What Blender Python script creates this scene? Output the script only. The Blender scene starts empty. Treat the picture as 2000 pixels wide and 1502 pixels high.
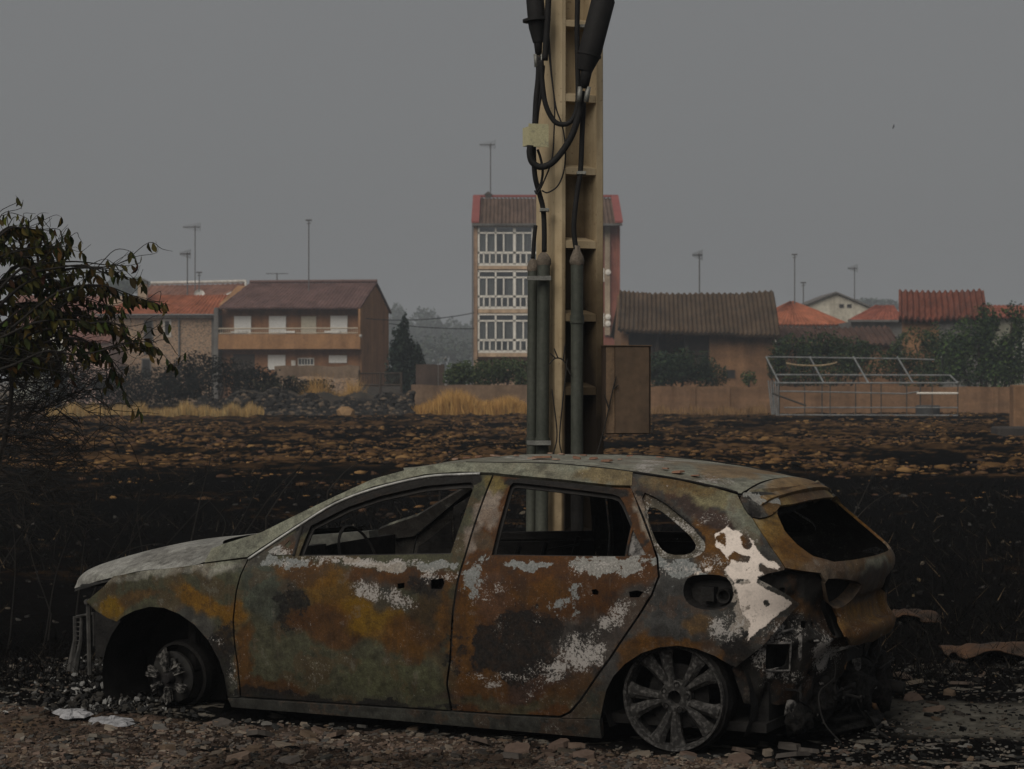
import bpy, math, random
import numpy as np
from mathutils import Vector, Matrix, noise as mnoise
from mathutils.bvhtree import BVHTree
from mathutils.geometry import delaunay_2d_cdt
R = math.radians
C = bpy.context.scene.collection
rng = np.random.default_rng(7)
random.seed(7)

# ------------------------------------------------------------------ camera, sky, sun, exposure
FPX, PX0, YH, HC = 4273.0, 1000.0, 740.0, 1.6      # focal length in photo pixels, centre column, horizon row, camera height
cam = bpy.data.cameras.new('camera')
cam.sensor_width = 36.0
cam.lens = FPX / 2000 * 36
cam.shift_y = -11 / 2000
cam.dof.use_dof = True
cam.dof.focus_distance = 9.9
cam.dof.aperture_fstop = 10.0
cam.clip_start = 0.1
cam.clip_end = 6000
cam_o = bpy.data.objects.new('camera', cam)
C.objects.link(cam_o)
cam_o.location = (0, 0, HC)
cam_o.rotation_euler = (R(90), 0, 0)
bpy.context.scene.camera = cam_o

SUN_EL, SUN_AZ = 43.0, 212.0                          # azimuth clockwise from +Y
world = bpy.data.worlds.new("World")
bpy.context.scene.world = world
world.use_nodes = True
nt = world.node_tree
nt.nodes.clear()
sky = nt.nodes.new('ShaderNodeTexSky')
sky.sky_type = 'NISHITA'
sky.sun_disc = False
sky.sun_elevation = R(SUN_EL)
sky.sun_rotation = R(SUN_AZ)
sky.air_density = 1.5
sky.dust_density = 6.0
hs = nt.nodes.new('ShaderNodeHueSaturation')
hs.inputs['Saturation'].default_value = 0.12
nt.links.new(sky.outputs[0], hs.inputs['Color'])
mixw = nt.nodes.new('ShaderNodeMix')
mixw.data_type = 'RGBA'
mixw.inputs[0].default_value = 0.88
nt.links.new(hs.outputs[0], mixw.inputs[6])
tcw = nt.nodes.new('ShaderNodeTexCoord')
nzw = nt.nodes.new('ShaderNodeTexNoise')                 # slow unevenness of the smoke
nzw.inputs['Scale'].default_value = 2.2
nzw.inputs['Detail'].default_value = 3
nt.links.new(tcw.outputs['Generated'], nzw.inputs['Vector'])
smk = nt.nodes.new('ShaderNodeMix')
smk.data_type = 'RGBA'
nt.links.new(nzw.outputs['Fac'], smk.inputs[0])
smk.inputs[6].default_value = (1.53, 1.57, 1.62, 1)      # grey smoke over the whole sky
smk.inputs[7].default_value = (1.88, 1.90, 1.93, 1)
nt.links.new(smk.outputs[2], mixw.inputs[7])
bg = nt.nodes.new('ShaderNodeBackground')
bg.inputs[1].default_value = 0.1
nt.links.new(mixw.outputs[2], bg.inputs[0])
wo = nt.nodes.new('ShaderNodeOutputWorld')
nt.links.new(bg.outputs[0], wo.inputs[0])

sun = bpy.data.lights.new('sun', 'SUN')
sun.energy = 2.1
sun.angle = R(48)
sun.color = (1.0, 0.93, 0.83)
sun_o = bpy.data.objects.new('sun', sun)
C.objects.link(sun_o)
a, e = R(SUN_AZ), R(SUN_EL)
sdir = Vector((math.sin(a) * math.cos(e), math.cos(a) * math.cos(e), math.sin(e)))
sun_o.rotation_euler = sdir.to_track_quat('Z', 'Y').to_euler()
sun_o.location = sdir * 50

vs = bpy.context.scene.view_settings
vs.view_transform = 'Standard'
vs.look = 'None'
vs.exposure = 0.0
vs.gamma = 1.0
vs.use_curve_mapping = False
try:
    bpy.context.scene.cycles.use_denoising = True
    bpy.context.scene.cycles.max_bounces = 6
    bpy.context.scene.cycles.volume_bounces = 1
except Exception:
    pass

# ------------------------------------------------------------------ helpers
def tag(o, label=None, cat=None, group=None, kind=None):
    if label: o['label'] = label
    if cat: o['category'] = cat
    if group: o['group'] = group
    if kind: o['kind'] = kind
    return o

def empty(name, loc=(0, 0, 0), rz=0.0, label=None, cat=None, group=None):
    o = bpy.data.objects.new(name, None)
    o.empty_display_size = 0.2
    o.location = loc
    o.rotation_euler = (0, 0, rz)
    C.objects.link(o)
    return tag(o, label, cat, group)

def W3(px, py, Y):
    """world point that stands Y metres in front of the camera on the ray of a photo pixel"""
    return Vector(((px - PX0) / FPX * Y, Y, HC - (py - YH) / FPX * Y))

def mesh_obj(name, V, Fc, mat=None, parent=None, smooth=False, col=None, attrs=None, pcol=None):
    me = bpy.data.meshes.new(name)
    if isinstance(Fc, np.ndarray):
        V = np.asarray(V, np.float32); k_ = Fc.shape[1]
        me.vertices.add(len(V)); me.vertices.foreach_set('co', V.ravel())
        me.loops.add(Fc.size); me.loops.foreach_set('vertex_index', Fc.astype(np.int32).ravel())
        me.polygons.add(len(Fc)); me.polygons.foreach_set('loop_start', (np.arange(len(Fc))*k_).astype(np.int32)); me.polygons.foreach_set('loop_total', np.full(len(Fc), k_, np.int32))
        me.update(calc_edges=True)
    else:
        me.from_pydata([tuple(v) for v in V], [], [tuple(f) for f in Fc])
    if smooth:
        me.polygons.foreach_set('use_smooth', [True] * len(me.polygons))
    if mat: me.materials.append(mat)
    for nm, cc in (('col', col), ('pcol', pcol)):
        if cc is None: continue
        at = me.color_attributes.new(nm, 'FLOAT_COLOR', 'POINT')
        c4 = np.ones((len(V), 4), dtype=np.float32)
        c4[:, :3] = np.asarray(cc, dtype=np.float32)
        at.data.foreach_set('color', c4.ravel())
    for k, v in (attrs or {}).items():
        at = me.attributes.new(k, 'FLOAT', 'POINT')
        at.data.foreach_set('value', np.asarray(v, dtype=np.float32))
    me.update()
    o = bpy.data.objects.new(name, me)
    C.objects.link(o)
    if parent: o.parent = parent
    return o

class MB:
    def __init__(s): s.v, s.f, s.c = [], [], []
    def add(s, V, Fc, col=None):
        n = len(s.v)
        s.v += [tuple(v) for v in V]
        s.f += [tuple(i + n for i in f) for f in Fc]
        if col is not None: s.c += [tuple(col)] * len(V)
    def box(s, x0, x1, y0, y1, z0, z1, col=None):
        V = [(x0,y0,z0),(x1,y0,z0),(x1,y1,z0),(x0,y1,z0),(x0,y0,z1),(x1,y0,z1),(x1,y1,z1),(x0,y1,z1)]
        s.add(V, [(0,3,2,1),(4,5,6,7),(0,1,5,4),(1,2,6,5),(2,3,7,6),(3,0,4,7)], col)
    def prism(s, poly, axis, t0, t1, col=None):
        """poly in the plane normal to axis ('x','y','z'), from t0 to t1"""
        def P(a, b, t):
            return {'x': (t, a, b), 'y': (a, t, b), 'z': (a, b, t)}[axis]
        n = len(poly)
        V = [P(a, b, t0) for a, b in poly] + [P(a, b, t1) for a, b in poly]
        s.add(V, [tuple(range(n)), tuple(range(2*n-1, n-1, -1))] + [(i, n+i, n+(i+1) % n, (i+1) % n) for i in range(n)], col)
    def tube(s, pts, r, n=8, col=None, caps=True):
        pts = [Vector(p) for p in pts]
        rr = r if isinstance(r, (list, tuple)) else [r] * len(pts)
        V, Fc = [], []
        up = None
        for i, p in enumerate(pts):
            t = (pts[min(i+1, len(pts)-1)] - pts[max(i-1, 0)])
            if t.length < 1e-9: t = Vector((0,0,1))
            t.normalize()
            if up is None: up = t.orthogonal().normalized()
            up = (up - t * up.dot(t))
            if up.length < 1e-6: up = t.orthogonal()
            up.normalize()
            b = t.cross(up)
            for k in range(n):
                a_ = 2 * math.pi * k / n
                V.append(p + (up * math.cos(a_) + b * math.sin(a_)) * rr[i])
        for i in range(len(pts)-1):
            for k in range(n):
                k2 = (k+1) % n
                Fc.append((i*n+k, i*n+k2, (i+1)*n+k2, (i+1)*n+k))
        if caps:
            Fc.append(tuple(range(n-1, -1, -1)))
            Fc.append(tuple(range((len(pts)-1)*n, len(pts)*n)))
        s.add(V, Fc, col)
    def lathe(s, prof, origin, axis, n=24, col=None, closed=False):
        """prof: list of (radius, along axis)"""
        ax = Vector(axis).normalized()
        u = ax.orthogonal().normalized(); w = ax.cross(u)
        o = Vector(origin)
        V, Fc = [], []
        for r_, t in prof:
            for k in range(n):
                a_ = 2*math.pi*k/n
                V.append(o + ax*t + (u*math.cos(a_) + w*math.sin(a_))*r_)
        m = len(prof)
        for i in range(m - (0 if closed else 1)):
            i2 = (i+1) % m
            for k in range(n):
                k2 = (k+1) % n
                Fc.append((i*n+k, i*n+k2, i2*n+k2, i2*n+k))
        s.add(V, Fc, col)
    def build(s, name, mat, parent=None, smooth=False, angle=None):
        o = mesh_obj(name, s.v, s.f, mat, parent, smooth or angle is not None, s.c if s.c and len(s.c) == len(s.v) else None)
        if angle is not None:
            o.data.set_sharp_from_angle(angle=R(angle))
        return o

def spline(pts, n=6):
    """Catmull-Rom through points"""
    P = [Vector(p) for p in pts]
    P = [P[0]*2 - P[1]] + P + [P[-1]*2 - P[-2]]
    out = []
    for i in range(1, len(P)-2):
        for k in range(n):
            t = k/n
            out.append(0.5*((2*P[i]) + (P[i+1]-P[i-1])*t + (2*P[i-1]-5*P[i]+4*P[i+1]-P[i+2])*t*t + (3*P[i]-P[i-1]-3*P[i+1]+P[i+2])*t**3))
    out.append(P[-2])
    return out

def smooth01(x):
    x = np.clip(x, 0, 1)
    return x*x*(3-2*x)

def vnoise(x, y, seed=0):
    """vectorised value noise in [-1,1]"""
    xi = np.floor(x).astype(np.int64); yi = np.floor(y).astype(np.int64)
    fx = x - xi; fy = y - yi
    fx = fx*fx*(3-2*fx); fy = fy*fy*(3-2*fy)
    def h(i, j):
        n = (i*374761393 + j*668265263 + seed*2246822519) & 0xffffffff
        n = ((n ^ (n >> 13)) * 1274126177) & 0xffffffff
        n = n ^ (n >> 16)
        return (n & 0xffff) / 32767.5 - 1
    a_ = h(xi, yi); b_ = h(xi+1, yi); c_ = h(xi, yi+1); d_ = h(xi+1, yi+1)
    return (a_*(1-fx)+b_*fx)*(1-fy) + (c_*(1-fx)+d_*fx)*fy

def fbm(x, y, seed=0, octs=4, gain=0.5):
    s_, a_, t = 0, 1.0, 0
    for o in range(octs):
        s_ = s_ + a_*vnoise(x*2**o + 17.3*o, y*2**o - 9.1*o, seed+o); t += a_; a_ *= gain
    return s_/t

def inpoly(x, y, poly):
    x = np.asarray(x); y = np.asarray(y)
    c_ = np.zeros(x.shape, bool)
    n = len(poly)
    for i in range(n):
        x0, y0 = poly[i]; x1, y1 = poly[(i+1) % n]
        if y0 == y1: continue
        cond = ((y0 > y) != (y1 > y)) & (x < (x1-x0)*(y-y0)/(y1-y0)+x0)
        c_ ^= cond
    return c_

def polydist(x, y, poly):
    """signed distance, positive inside"""
    x = np.asarray(x, float); y = np.asarray(y, float)
    d = np.full(x.shape, 1e9)
    n = len(poly)
    for i in range(n):
        x0, y0 = poly[i]; x1, y1 = poly[(i+1) % n]
        dx, dy = x1-x0, y1-y0
        t = np.clip(((x-x0)*dx+(y-y0)*dy)/(dx*dx+dy*dy+1e-12), 0, 1)
        d = np.minimum(d, np.hypot(x-x0-t*dx, y-y0-t*dy))
    return np.where(inpoly(x, y, poly), d, -d)


# ------------------------------------------------------------------ materials
def new_mat(name):
    m = bpy.data.materials.new(name); m.use_nodes = True
    n = m.node_tree; b = n.nodes['Principled BSDF']
    return m, n, b

def noise_node(n, scale, detail=5, rough=0.6, coord='Object', vec=None, mapscale=None):
    t = n.nodes.new('ShaderNodeTexNoise')
    t.inputs['Scale'].default_value = scale
    t.inputs['Detail'].default_value = detail
    t.inputs['Roughness'].default_value = rough
    if vec is None:
        tc = n.nodes.get('TC') or n.nodes.new('ShaderNodeTexCoord'); tc.name = 'TC'
        vec = tc.outputs[coord]
    if mapscale:
        mp = n.nodes.new('ShaderNodeMapping'); mp.inputs['Scale'].default_value = mapscale
        n.links.new(vec, mp.inputs['Vector']); vec = mp.outputs[0]
    n.links.new(vec, t.inputs['Vector'])
    return t.outputs['Fac']

def ramp(n, src, p0, p1, c0=(0,0,0,1), c1=(1,1,1,1)):
    r_ = n.nodes.new('ShaderNodeValToRGB')
    r_.color_ramp.elements[0].position = p0; r_.color_ramp.elements[1].position = p1
    r_.color_ramp.elements[0].color = c0; r_.color_ramp.elements[1].color = c1
    n.links.new(src, r_.inputs[0]); return r_.outputs[0]

def mixc(n, fac, a_, b_, blend='MIX'):
    m = n.nodes.new('ShaderNodeMix'); m.data_type = 'RGBA'; m.blend_type = blend
    for sock, val in ((m.inputs[0], fac), (m.inputs[6], a_), (m.inputs[7], b_)):
        if hasattr(val, 'links') or hasattr(val, 'node'): n.links.new(val, sock)
        elif isinstance(val, (tuple, list)): sock.default_value = (*val[:3], 1)
        else: sock.default_value = val
    return m.outputs[2]

def math_n(n, op, a_, b_=None, c_=None):
    m = n.nodes.new('ShaderNodeMath'); m.operation = op
    for i, v in enumerate((a_, b_, c_)):
        if v is None: continue
        if hasattr(v, 'node'): n.links.new(v, m.inputs[i])
        else: m.inputs[i].default_value = v
    return m.outputs[0]

def bump(n, b, h, strength=0.3, dist=0.01):
    bp = n.nodes.new('ShaderNodeBump')
    bp.inputs['Strength'].default_value = strength; bp.inputs['Distance'].default_value = dist
    n.links.new(h, bp.inputs['Height']); n.links.new(bp.outputs[0], b.inputs['Normal'])

def attr(n, name, kind='Fac'):
    a_ = n.nodes.new('ShaderNodeAttribute'); a_.attribute_name = name
    return a_.outputs[kind]

def M(name, c0, c1=None, scale=4.0, rough=0.85, bscale=None, bstr=0.3, bdist=0.01, lo=0.35, hi=0.65, mapscale=None, metal=0, spec=0.3):
    """two-tone noisy procedural material"""
    m, n, b = new_mat(name)
    c1 = c1 or tuple(x*0.7 for x in c0)
    f = ramp(n, noise_node(n, scale, mapscale=mapscale), lo, hi)
    colr = mixc(n, f, c0, c1)
    f2 = ramp(n, noise_node(n, scale*9, 3), 0.3, 0.7, (0.78,)*3+(1,), (1.15,)*3+(1,))
    colr = mixc(n, 1.0, colr, f2, 'MULTIPLY')
    if scale <= 1.6 and rough >= .9:
        st_ = ramp(n, noise_node(n, 1.0, 7, .62, mapscale=(1.5, 1.5, .22)), .40, .70, (1.08,)*3+(1,), (.66, .64, .62, 1))
        colr = mixc(n, 1.0, colr, st_, 'MULTIPLY')
        bl_ = ramp(n, noise_node(n, .45, 6, .7), .52, .62, (1,)*3+(1,), (.80, .79, .78, 1))
        colr = mixc(n, 1.0, colr, bl_, 'MULTIPLY')
    n.links.new(colr, b.inputs['Base Color'])
    b.inputs['Roughness'].default_value = rough
    b.inputs['Metallic'].default_value = metal
    b.inputs['Specular IOR Level'].default_value = spec
    bump(n, b, noise_node(n, bscale or scale*6, 6), bstr, bdist)
    return m

def M_col(name, scale=6.0, rough=0.9, bstr=0.4, bdist=0.01, var=0.35, trans=0.0):
    """colour from the 'col' attribute with noise"""
    m, n, b = new_mat(name)
    c_ = attr(n, 'col', 'Color')
    f = ramp(n, noise_node(n, scale, 6), 0.25, 0.75, (1-var,)*3+(1,), (1+var,)*3+(1,))
    n.links.new(mixc(n, 1.0, c_, f, 'MULTIPLY'), b.inputs['Base Color'])
    b.inputs['Roughness'].default_value = rough
    b.inputs['Specular IOR Level'].default_value = 0.0
    bump(n, b, noise_node(n, scale*3, 6), bstr, bdist)
    return m

def M_paint():
    """burnt car paint: pigment 'col', peeled pale primer where 'white'>0, ash flecks by 'ash'"""
    m, n, b = new_mat('burnt_paint')
    c_ = attr(n, 'col', 'Color')
    n1 = noise_node(n, 5.5, 8, 0.62)
    n2 = noise_node(n, 22, 8, 0.65)
    n3 = noise_node(n, 130, 4, 0.7)
    n4 = noise_node(n, 95, 8, 0.78)
    # cloudy light / dark
    c_ = mixc(n, 1.0, c_, ramp(n, n2, 0.3, 0.72, (0.5,0.48,0.46,1), (1.55,1.55,1.5,1)), 'MULTIPLY')
    c_ = mixc(n, 1.0, c_, ramp(n, n3, 0.3, 0.7, (0.62,)*3+(1,), (1.32,)*3+(1,)), 'MULTIPLY')
    # bare rust patches and soot blotches
    rust = ramp(n, n1, 0.53, 0.55)
    c_ = mixc(n, math_n(n, 'MULTIPLY', rust, math_n(n, 'MULTIPLY', attr(n, 'rust'), 0.75)), c_, (0.055, 0.023, 0.007))
    prim = ramp(n, noise_node(n, 11, 9, 0.72), 0.605, 0.625)
    c_ = mixc(n, math_n(n, 'MULTIPLY', prim, 0.22), c_, (0.11, 0.115, 0.11))
    soot = ramp(n, noise_node(n, 7.5, 9, 0.72, mapscale=(1, 1, 1.3)), 0.56, 0.59)
    c_ = mixc(n, math_n(n, 'MULTIPLY', soot, 0.32), c_, (0.014, 0.012, 0.011))
    # rain-washed runs and stray flecks
    runs = ramp(n, noise_node(n, 2.6, 6, 0.65, mapscale=(9, 9, 1.1)), 0.50, 0.66)
    c_ = mixc(n, math_n(n, 'MULTIPLY', runs, 0.24), c_, (0.018, 0.015, 0.012))
    runs2 = ramp(n, noise_node(n, 3.1, 6, 0.7, mapscale=(14, 14, 1.3)), 0.60, 0.70)
    c_ = mixc(n, math_n(n, 'MULTIPLY', runs2, 0.22), c_, (0.16, 0.13, 0.10))
    flk = ramp(n, math_n(n, 'ADD', math_n(n, 'MULTIPLY', n4, 0.7), math_n(n, 'MULTIPLY', n1, 0.3)), 0.585, 0.615)
    c_ = mixc(n, math_n(n, 'MULTIPLY', flk, 0.6), c_, (0.20, 0.18, 0.155))
    # pale scale and black char with ragged crisp edges
    rag = math_n(n, 'ADD', math_n(n, 'MULTIPLY', noise_node(n, 16, 10, 0.72), 0.8), math_n(n, 'MULTIPLY', n4, 0.2))
    rag2 = math_n(n, 'ADD', math_n(n, 'MULTIPLY', noise_node(n, 13, 10, 0.74, mapscale=(1, 1, 1.15)), 0.8), math_n(n, 'MULTIPLY', n3, 0.2))
    def layer(a_, r_, w_): return ramp(n, math_n(n, 'ADD', attr(n, a_), math_n(n, 'MULTIPLY', math_n(n, 'SUBTRACT', r_, 0.5), 3.4)), 0.50, 0.50+w_)
    chf = layer('char', rag2, 0.10)
    chm = math_n(n, 'MULTIPLY', chf, ramp(n, noise_node(n, 30, 8, 0.7), 0.34, 0.58, (0.55,)*3+(1,), (0.97,)*3+(1,)))
    c_ = mixc(n, chm, c_, mixc(n, ramp(n, n4, 0.4, 0.62), (0.003, 0.0028, 0.0026), (0.017, 0.0155, 0.0145)))
    plf = layer('pale', rag, 0.07)
    pc = mixc(n, 1.0, attr(n, 'pcol', 'Color'), ramp(n, n4, 0.32, 0.66, (0.40, 0.39, 0.38, 1), (1.3,)*3+(1,)), 'MULTIPLY')
    c_ = mixc(n, math_n(n, 'MULTIPLY', plf, 0.9), c_, pc)
    # ash flecks
    th = math_n(n, 'ADD', math_n(n, 'MULTIPLY', n4, 0.52), math_n(n, 'ADD', math_n(n, 'MULTIPLY', n2, 0.16), math_n(n, 'MULTIPLY', noise_node(n, 9, 5, 0.6), 0.32)))
    th_raw = th
    th = math_n(n, 'ADD', th, math_n(n, 'MULTIPLY', math_n(n, 'SUBTRACT', attr(n, 'ash'), 1.0), 0.20))
    ash = ramp(n, th, 0.485, 0.52)
    c_ = mixc(n, math_n(n, 'MULTIPLY', ash, 0.85), c_, (0.33, 0.31, 0.29))
    # peeled primer, crisp ragged edge
    wv = math_n(n, 'ADD', attr(n, 'white'), math_n(n, 'MULTIPLY', math_n(n, 'SUBTRACT', math_n(n, 'ADD', math_n(n, 'MULTIPLY', n2, 0.6), math_n(n, 'MULTIPLY', n4, 0.4)), 0.5), 0.06))
    wf = ramp(n, wv, 0.0, 0.003)
    wc = mixc(n, ramp(n, n4, 0.36, 0.60), (0.66, 0.575, 0.51), (0.54, 0.475, 0.42))
    wc = mixc(n, math_n(n, 'MULTIPLY', ramp(n, noise_node(n, 12, 7, 0.65), 0.56, 0.74), 0.6), wc, (0.22, 0.20, 0.18))
    wc = mixc(n, math_n(n, 'MULTIPLY', ramp(n, th_raw, 0.56, 0.60), 0.8), wc, (0.09, 0.08, 0.07))
    c_ = mixc(n, wf, c_, wc)
    n.links.new(c_, b.inputs['Base Color'])
    rr = ramp(n, n2, 0.3, 0.7, (0.6,)*3+(1,), (0.9,)*3+(1,))
    n.links.new(rr, b.inputs['Roughness'])
    b.inputs['Specular IOR Level'].default_value = 0.16
    h = math_n(n, 'ADD', math_n(n, 'MULTIPLY', n4, 0.5), math_n(n, 'ADD', math_n(n, 'MULTIPLY', wf, 0.5), math_n(n, 'ADD', math_n(n, 'MULTIPLY', ash, 0.4), math_n(n, 'MULTIPLY', n3, 0.25))))
    bump(n, b, h, 0.4, 0.004)
    return m

PAINT = M_paint()
CHAR = M('charred_metal', (0.017, 0.016, 0.015), (0.006, 0.0055, 0.0055), 9, 0.85, bstr=0.6, spec=.15)
SOOT = M('sooty_panel', (0.030, 0.028, 0.026), (0.010, 0.009, 0.009), 7, 0.8, bstr=0.5, spec=.2)
ASHY = M('ashy_metal', (0.20, 0.19, 0.18), (0.02, 0.019, 0.018), 34, 0.8, bstr=0.8, lo=0.42, hi=0.6)
RIMM = M('burnt_alloy', (0.022, 0.021, 0.020), (0.115, 0.11, 0.105), 60, 0.8, bstr=0.6, lo=0.47, hi=0.74, spec=.15)
STRIP = M('bare_trim_strip', (0.42, 0.42, 0.40), (0.2, 0.2, 0.19), 9, 0.45, metal=0.3)
RUSTM = M('rusty_steel', (0.17, 0.085, 0.035), (0.06, 0.035, 0.02), 8, 0.85, bstr=0.6)

# ------------------------------------------------------------------ the burnt car
TH = R(25); ct, st = math.cos(TH), math.sin(TH)
OX, OY = -1.367, 11.283                          # ground point under the front axle's centre
car = empty('burnt_car', (OX, OY, 0), -TH,
            'burnt out five door hatchback, rusted and ash stained, standing in front of the concrete pole', 'car')

def proj_car(x, y, z):
    wx = OX + x*ct + y*st; wy = OY - x*st + y*ct
    return PX0 + FPX*wx/wy, YH + (HC - z)*FPX/wy

def ray_car(px, py):
    """camera ray in the car's own axes: origin, direction"""
    dx, dy, dz = (px-PX0)/FPX, 1.0, -(py-YH)/FPX
    ox, oy = -OX, -OY
    return Vector((ox*ct - oy*st, ox*st + oy*ct, HC)), Vector((dx*ct - dy*st, dx*st + dy*ct, dz)).normalized()

SC = 2.70
ZT = np.linspace(0.0, 1.30, 66)
def belt(s): return 0.755 + 0.026*np.clip(s, -0.5, 3.2)
def Wside(s, z):
    zn = z + 0.80 - belt(s)
    w = np.interp(zn, [0.0, 0.06, 0.12, 0.18, 0.26, 0.34, 0.50, 0.62, 0.715, 0.735, 0.76, 0.80, 0.83, 0.92, 1.02, 1.10, 1.17, 1.24, 1.34],
                      [0.80, 0.825, 0.838, 0.852, 0.872, 0.878, 0.884, 0.888, 0.884, 0.874, 0.868, 0.852, 0.838, 0.795, 0.74, 0.69, 0.635, 0.56, 0.45])
    p = np.where(s < 0.3, 1 - 0.20*(np.clip(0.3 - s, 0, 2)/0.95)**2.0, 1.0)
    p = p*np.where(s > 2.2, 1 - 0.03*(np.clip(s-2.2, 0, 2)/0.6)**2, 1.0)
    p = p*(1-0.20*np.clip((s-2.0)/.7, 0, 1.25)**2*smooth01((z-.84)/.28))
    # wheel-arch swell
    for cx, cz in ((0.03, 0.16), (2.66, 0.22)):
        d = np.hypot(s-cx, z-cz)
        p = p + 0.014*np.exp(-((d-0.31)/0.05)**2)
    return w*p
XR_Z = [0.0, 0.2, 0.36, 0.44, 0.48, 0.53, 0.60, 0.66, 0.74, 0.79, 0.82, 0.85, 0.90, 1.0, 1.06, 1.12, 1.20, 1.30]
XR_V = [3.16, 3.22, 3.27, 3.33, 3.35, 3.30, 3.285, 3.31, 3.335, 3.33, 3.305, 3.265, 3.21, 3.10, 3.03, 2.98, 2.92, 2.86]
S_SIDE = np.linspace(-1.05, SC, 190)
NC = 90
LARC = 1.18
S_ALL = np.concatenate([S_SIDE, SC + LARC*np.arange(1, NC+1)/NC])
def hull_row(z):
    wside = Wside(S_SIDE, np.full_like(S_SIDE, z))
    P = [(s_, -w_) for s_, w_ in zip(S_SIDE, wside)]
    w1 = wside[-1]
    xr = np.interp(z, XR_Z, XR_V)
    ph = np.linspace(0, math.pi/2, 400)
    nexp = 2.7
    xx = SC + (xr-SC)*np.sin(ph)**(2/nexp); yy = -w1*np.clip(np.cos(ph), 0, 1)**(2/nexp)
    L = np.concatenate([[0], np.cumsum(np.hypot(np.diff(xx), np.diff(yy)))])
    t = np.arange(1, NC+1)/NC*L[-1]
    P += list(zip(np.interp(t, L, xx), np.interp(t, L, yy)))
    return np.array(P)
HT = np.stack([np.column_stack([hull_row(z), np.full(len(S_ALL), z)]) for z in ZT])     # [iz, is, xyz]
# smooth the plan kinks a little along z
for _ in range(2):
    HT[1:-1] = 0.25*HT[:-2] + 0.5*HT[1:-1] + 0.25*HT[2:]
def bil(T, s, z):
    s = np.asarray(s, float); z = np.asarray(z, float)
    i = np.interp(s, S_ALL, np.arange(len(S_ALL))); j = np.interp(z, ZT, np.arange(len(ZT)))
    i0 = np.clip(np.floor(i).astype(int), 0, len(S_ALL)-2); j0 = np.clip(np.floor(j).astype(int), 0, len(ZT)-2)
    fi = (i-i0)[..., None]; fj = (j-j0)[..., None]
    return (T[j0, i0]*(1-fi)+T[j0, i0+1]*fi)*(1-fj) + (T[j0+1, i0]*(1-fi)+T[j0+1, i0+1]*fi)*fj
_ds = np.gradient(HT, axis=1); _dz = np.gradient(HT, axis=0)
HN = np.cross(_ds, _dz); HN /= np.linalg.norm(HN, axis=2, keepdims=True) + 1e-12
_ns = len(S_ALL)
_hv = [Vector(p) for p in HT.reshape(-1, 3)]
_ht = []
for j in range(len(ZT)-1):
    for i in range(_ns-1):
        a_ = j*_ns+i
        _ht += [(a_, a_+1, a_+_ns+1), (a_, a_+_ns+1, a_+_ns)]
BVH = BVHTree.FromPolygons(_hv, _ht)
def sz(px, py):
    """hull parameters (s,z) of the car's skin seen at a photo pixel"""
    o, d = ray_car(px, py)
    h = BVH.ray_cast(o, d)
    if h[0] is None:
        # slide to nearest point of the skin from the ray's closest passage
        best = None
        for t in np.linspace(8.5, 12.5, 160):
            q = BVH.find_nearest(o + d*t)
            if best is None or q[3] < best[3]: best = q
        h = (best[0], best[1], best[2])
    ia, ib, ic = _ht[h[2]]
    A, B, Cc, p = _hv[ia], _hv[ib], _hv[ic], h[0]
    v0, v1, v2 = B-A, Cc-A, p-A
    d00, d01, d11, d20, d21 = v0.dot(v0), v0.dot(v1), v1.dot(v1), v2.dot(v0), v2.dot(v1)
    den = d00*d11-d01*d01 or 1e-12
    v = (d11*d20-d01*d21)/den; w = (d00*d21-d01*d20)/den
    def par(k): return np.array([S_ALL[k % _ns], ZT[k//_ns]])
    r_ = par(ia)*(1-v-w)+par(ib)*v+par(ic)*w
    return (float(r_[0]), float(r_[1]))
def SZ(pts): return [sz(*p) for p in pts]

def densify(loop, h):
    out = []
    for i in range(len(loop)):
        a_ = np.array(loop[i]); b_ = np.array(loop[(i+1) % len(loop)])
        n = max(1, int(math.ceil(np.linalg.norm(b_-a_)/h)))
        for k in range(n): out.append(tuple(a_+(b_-a_)*k/n))
    return out

def roundloop(loop, it=1, f=0.25):
    """Chaikin corner cutting of a closed loop"""
    for _ in range(it):
        o = []
        for i in range(len(loop)):
            a_ = np.array(loop[i]); b_ = np.array(loop[(i+1) % len(loop)])
            o += [tuple(a_*(1-f)+b_*f), tuple(a_*f+b_*(1-f))]
        loop = o
    return loop

def inset(loop, d):
    """move a closed loop inwards by d"""
    L = np.array(loop, float)
    A = 0.5*np.sum(L[:, 0]*np.roll(L[:, 1], -1)-np.roll(L[:, 0], -1)*L[:, 1])
    sg = 1 if A > 0 else -1
    n = len(L); out = []
    for i in range(n):
        e0 = L[i]-L[i-1]; e1 = L[(i+1) % n]-L[i]
        n0 = np.array([-e0[1], e0[0]])/(np.linalg.norm(e0)+1e-9); n1 = np.array([-e1[1], e1[0]])/(np.linalg.norm(e1)+1e-9)
        b_ = n0+n1; q = np.dot(b_, b_)
        b_ = b_*2/max(q, 0.8)
        out.append(tuple(L[i]+sg*d*b_))
    return out

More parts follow.
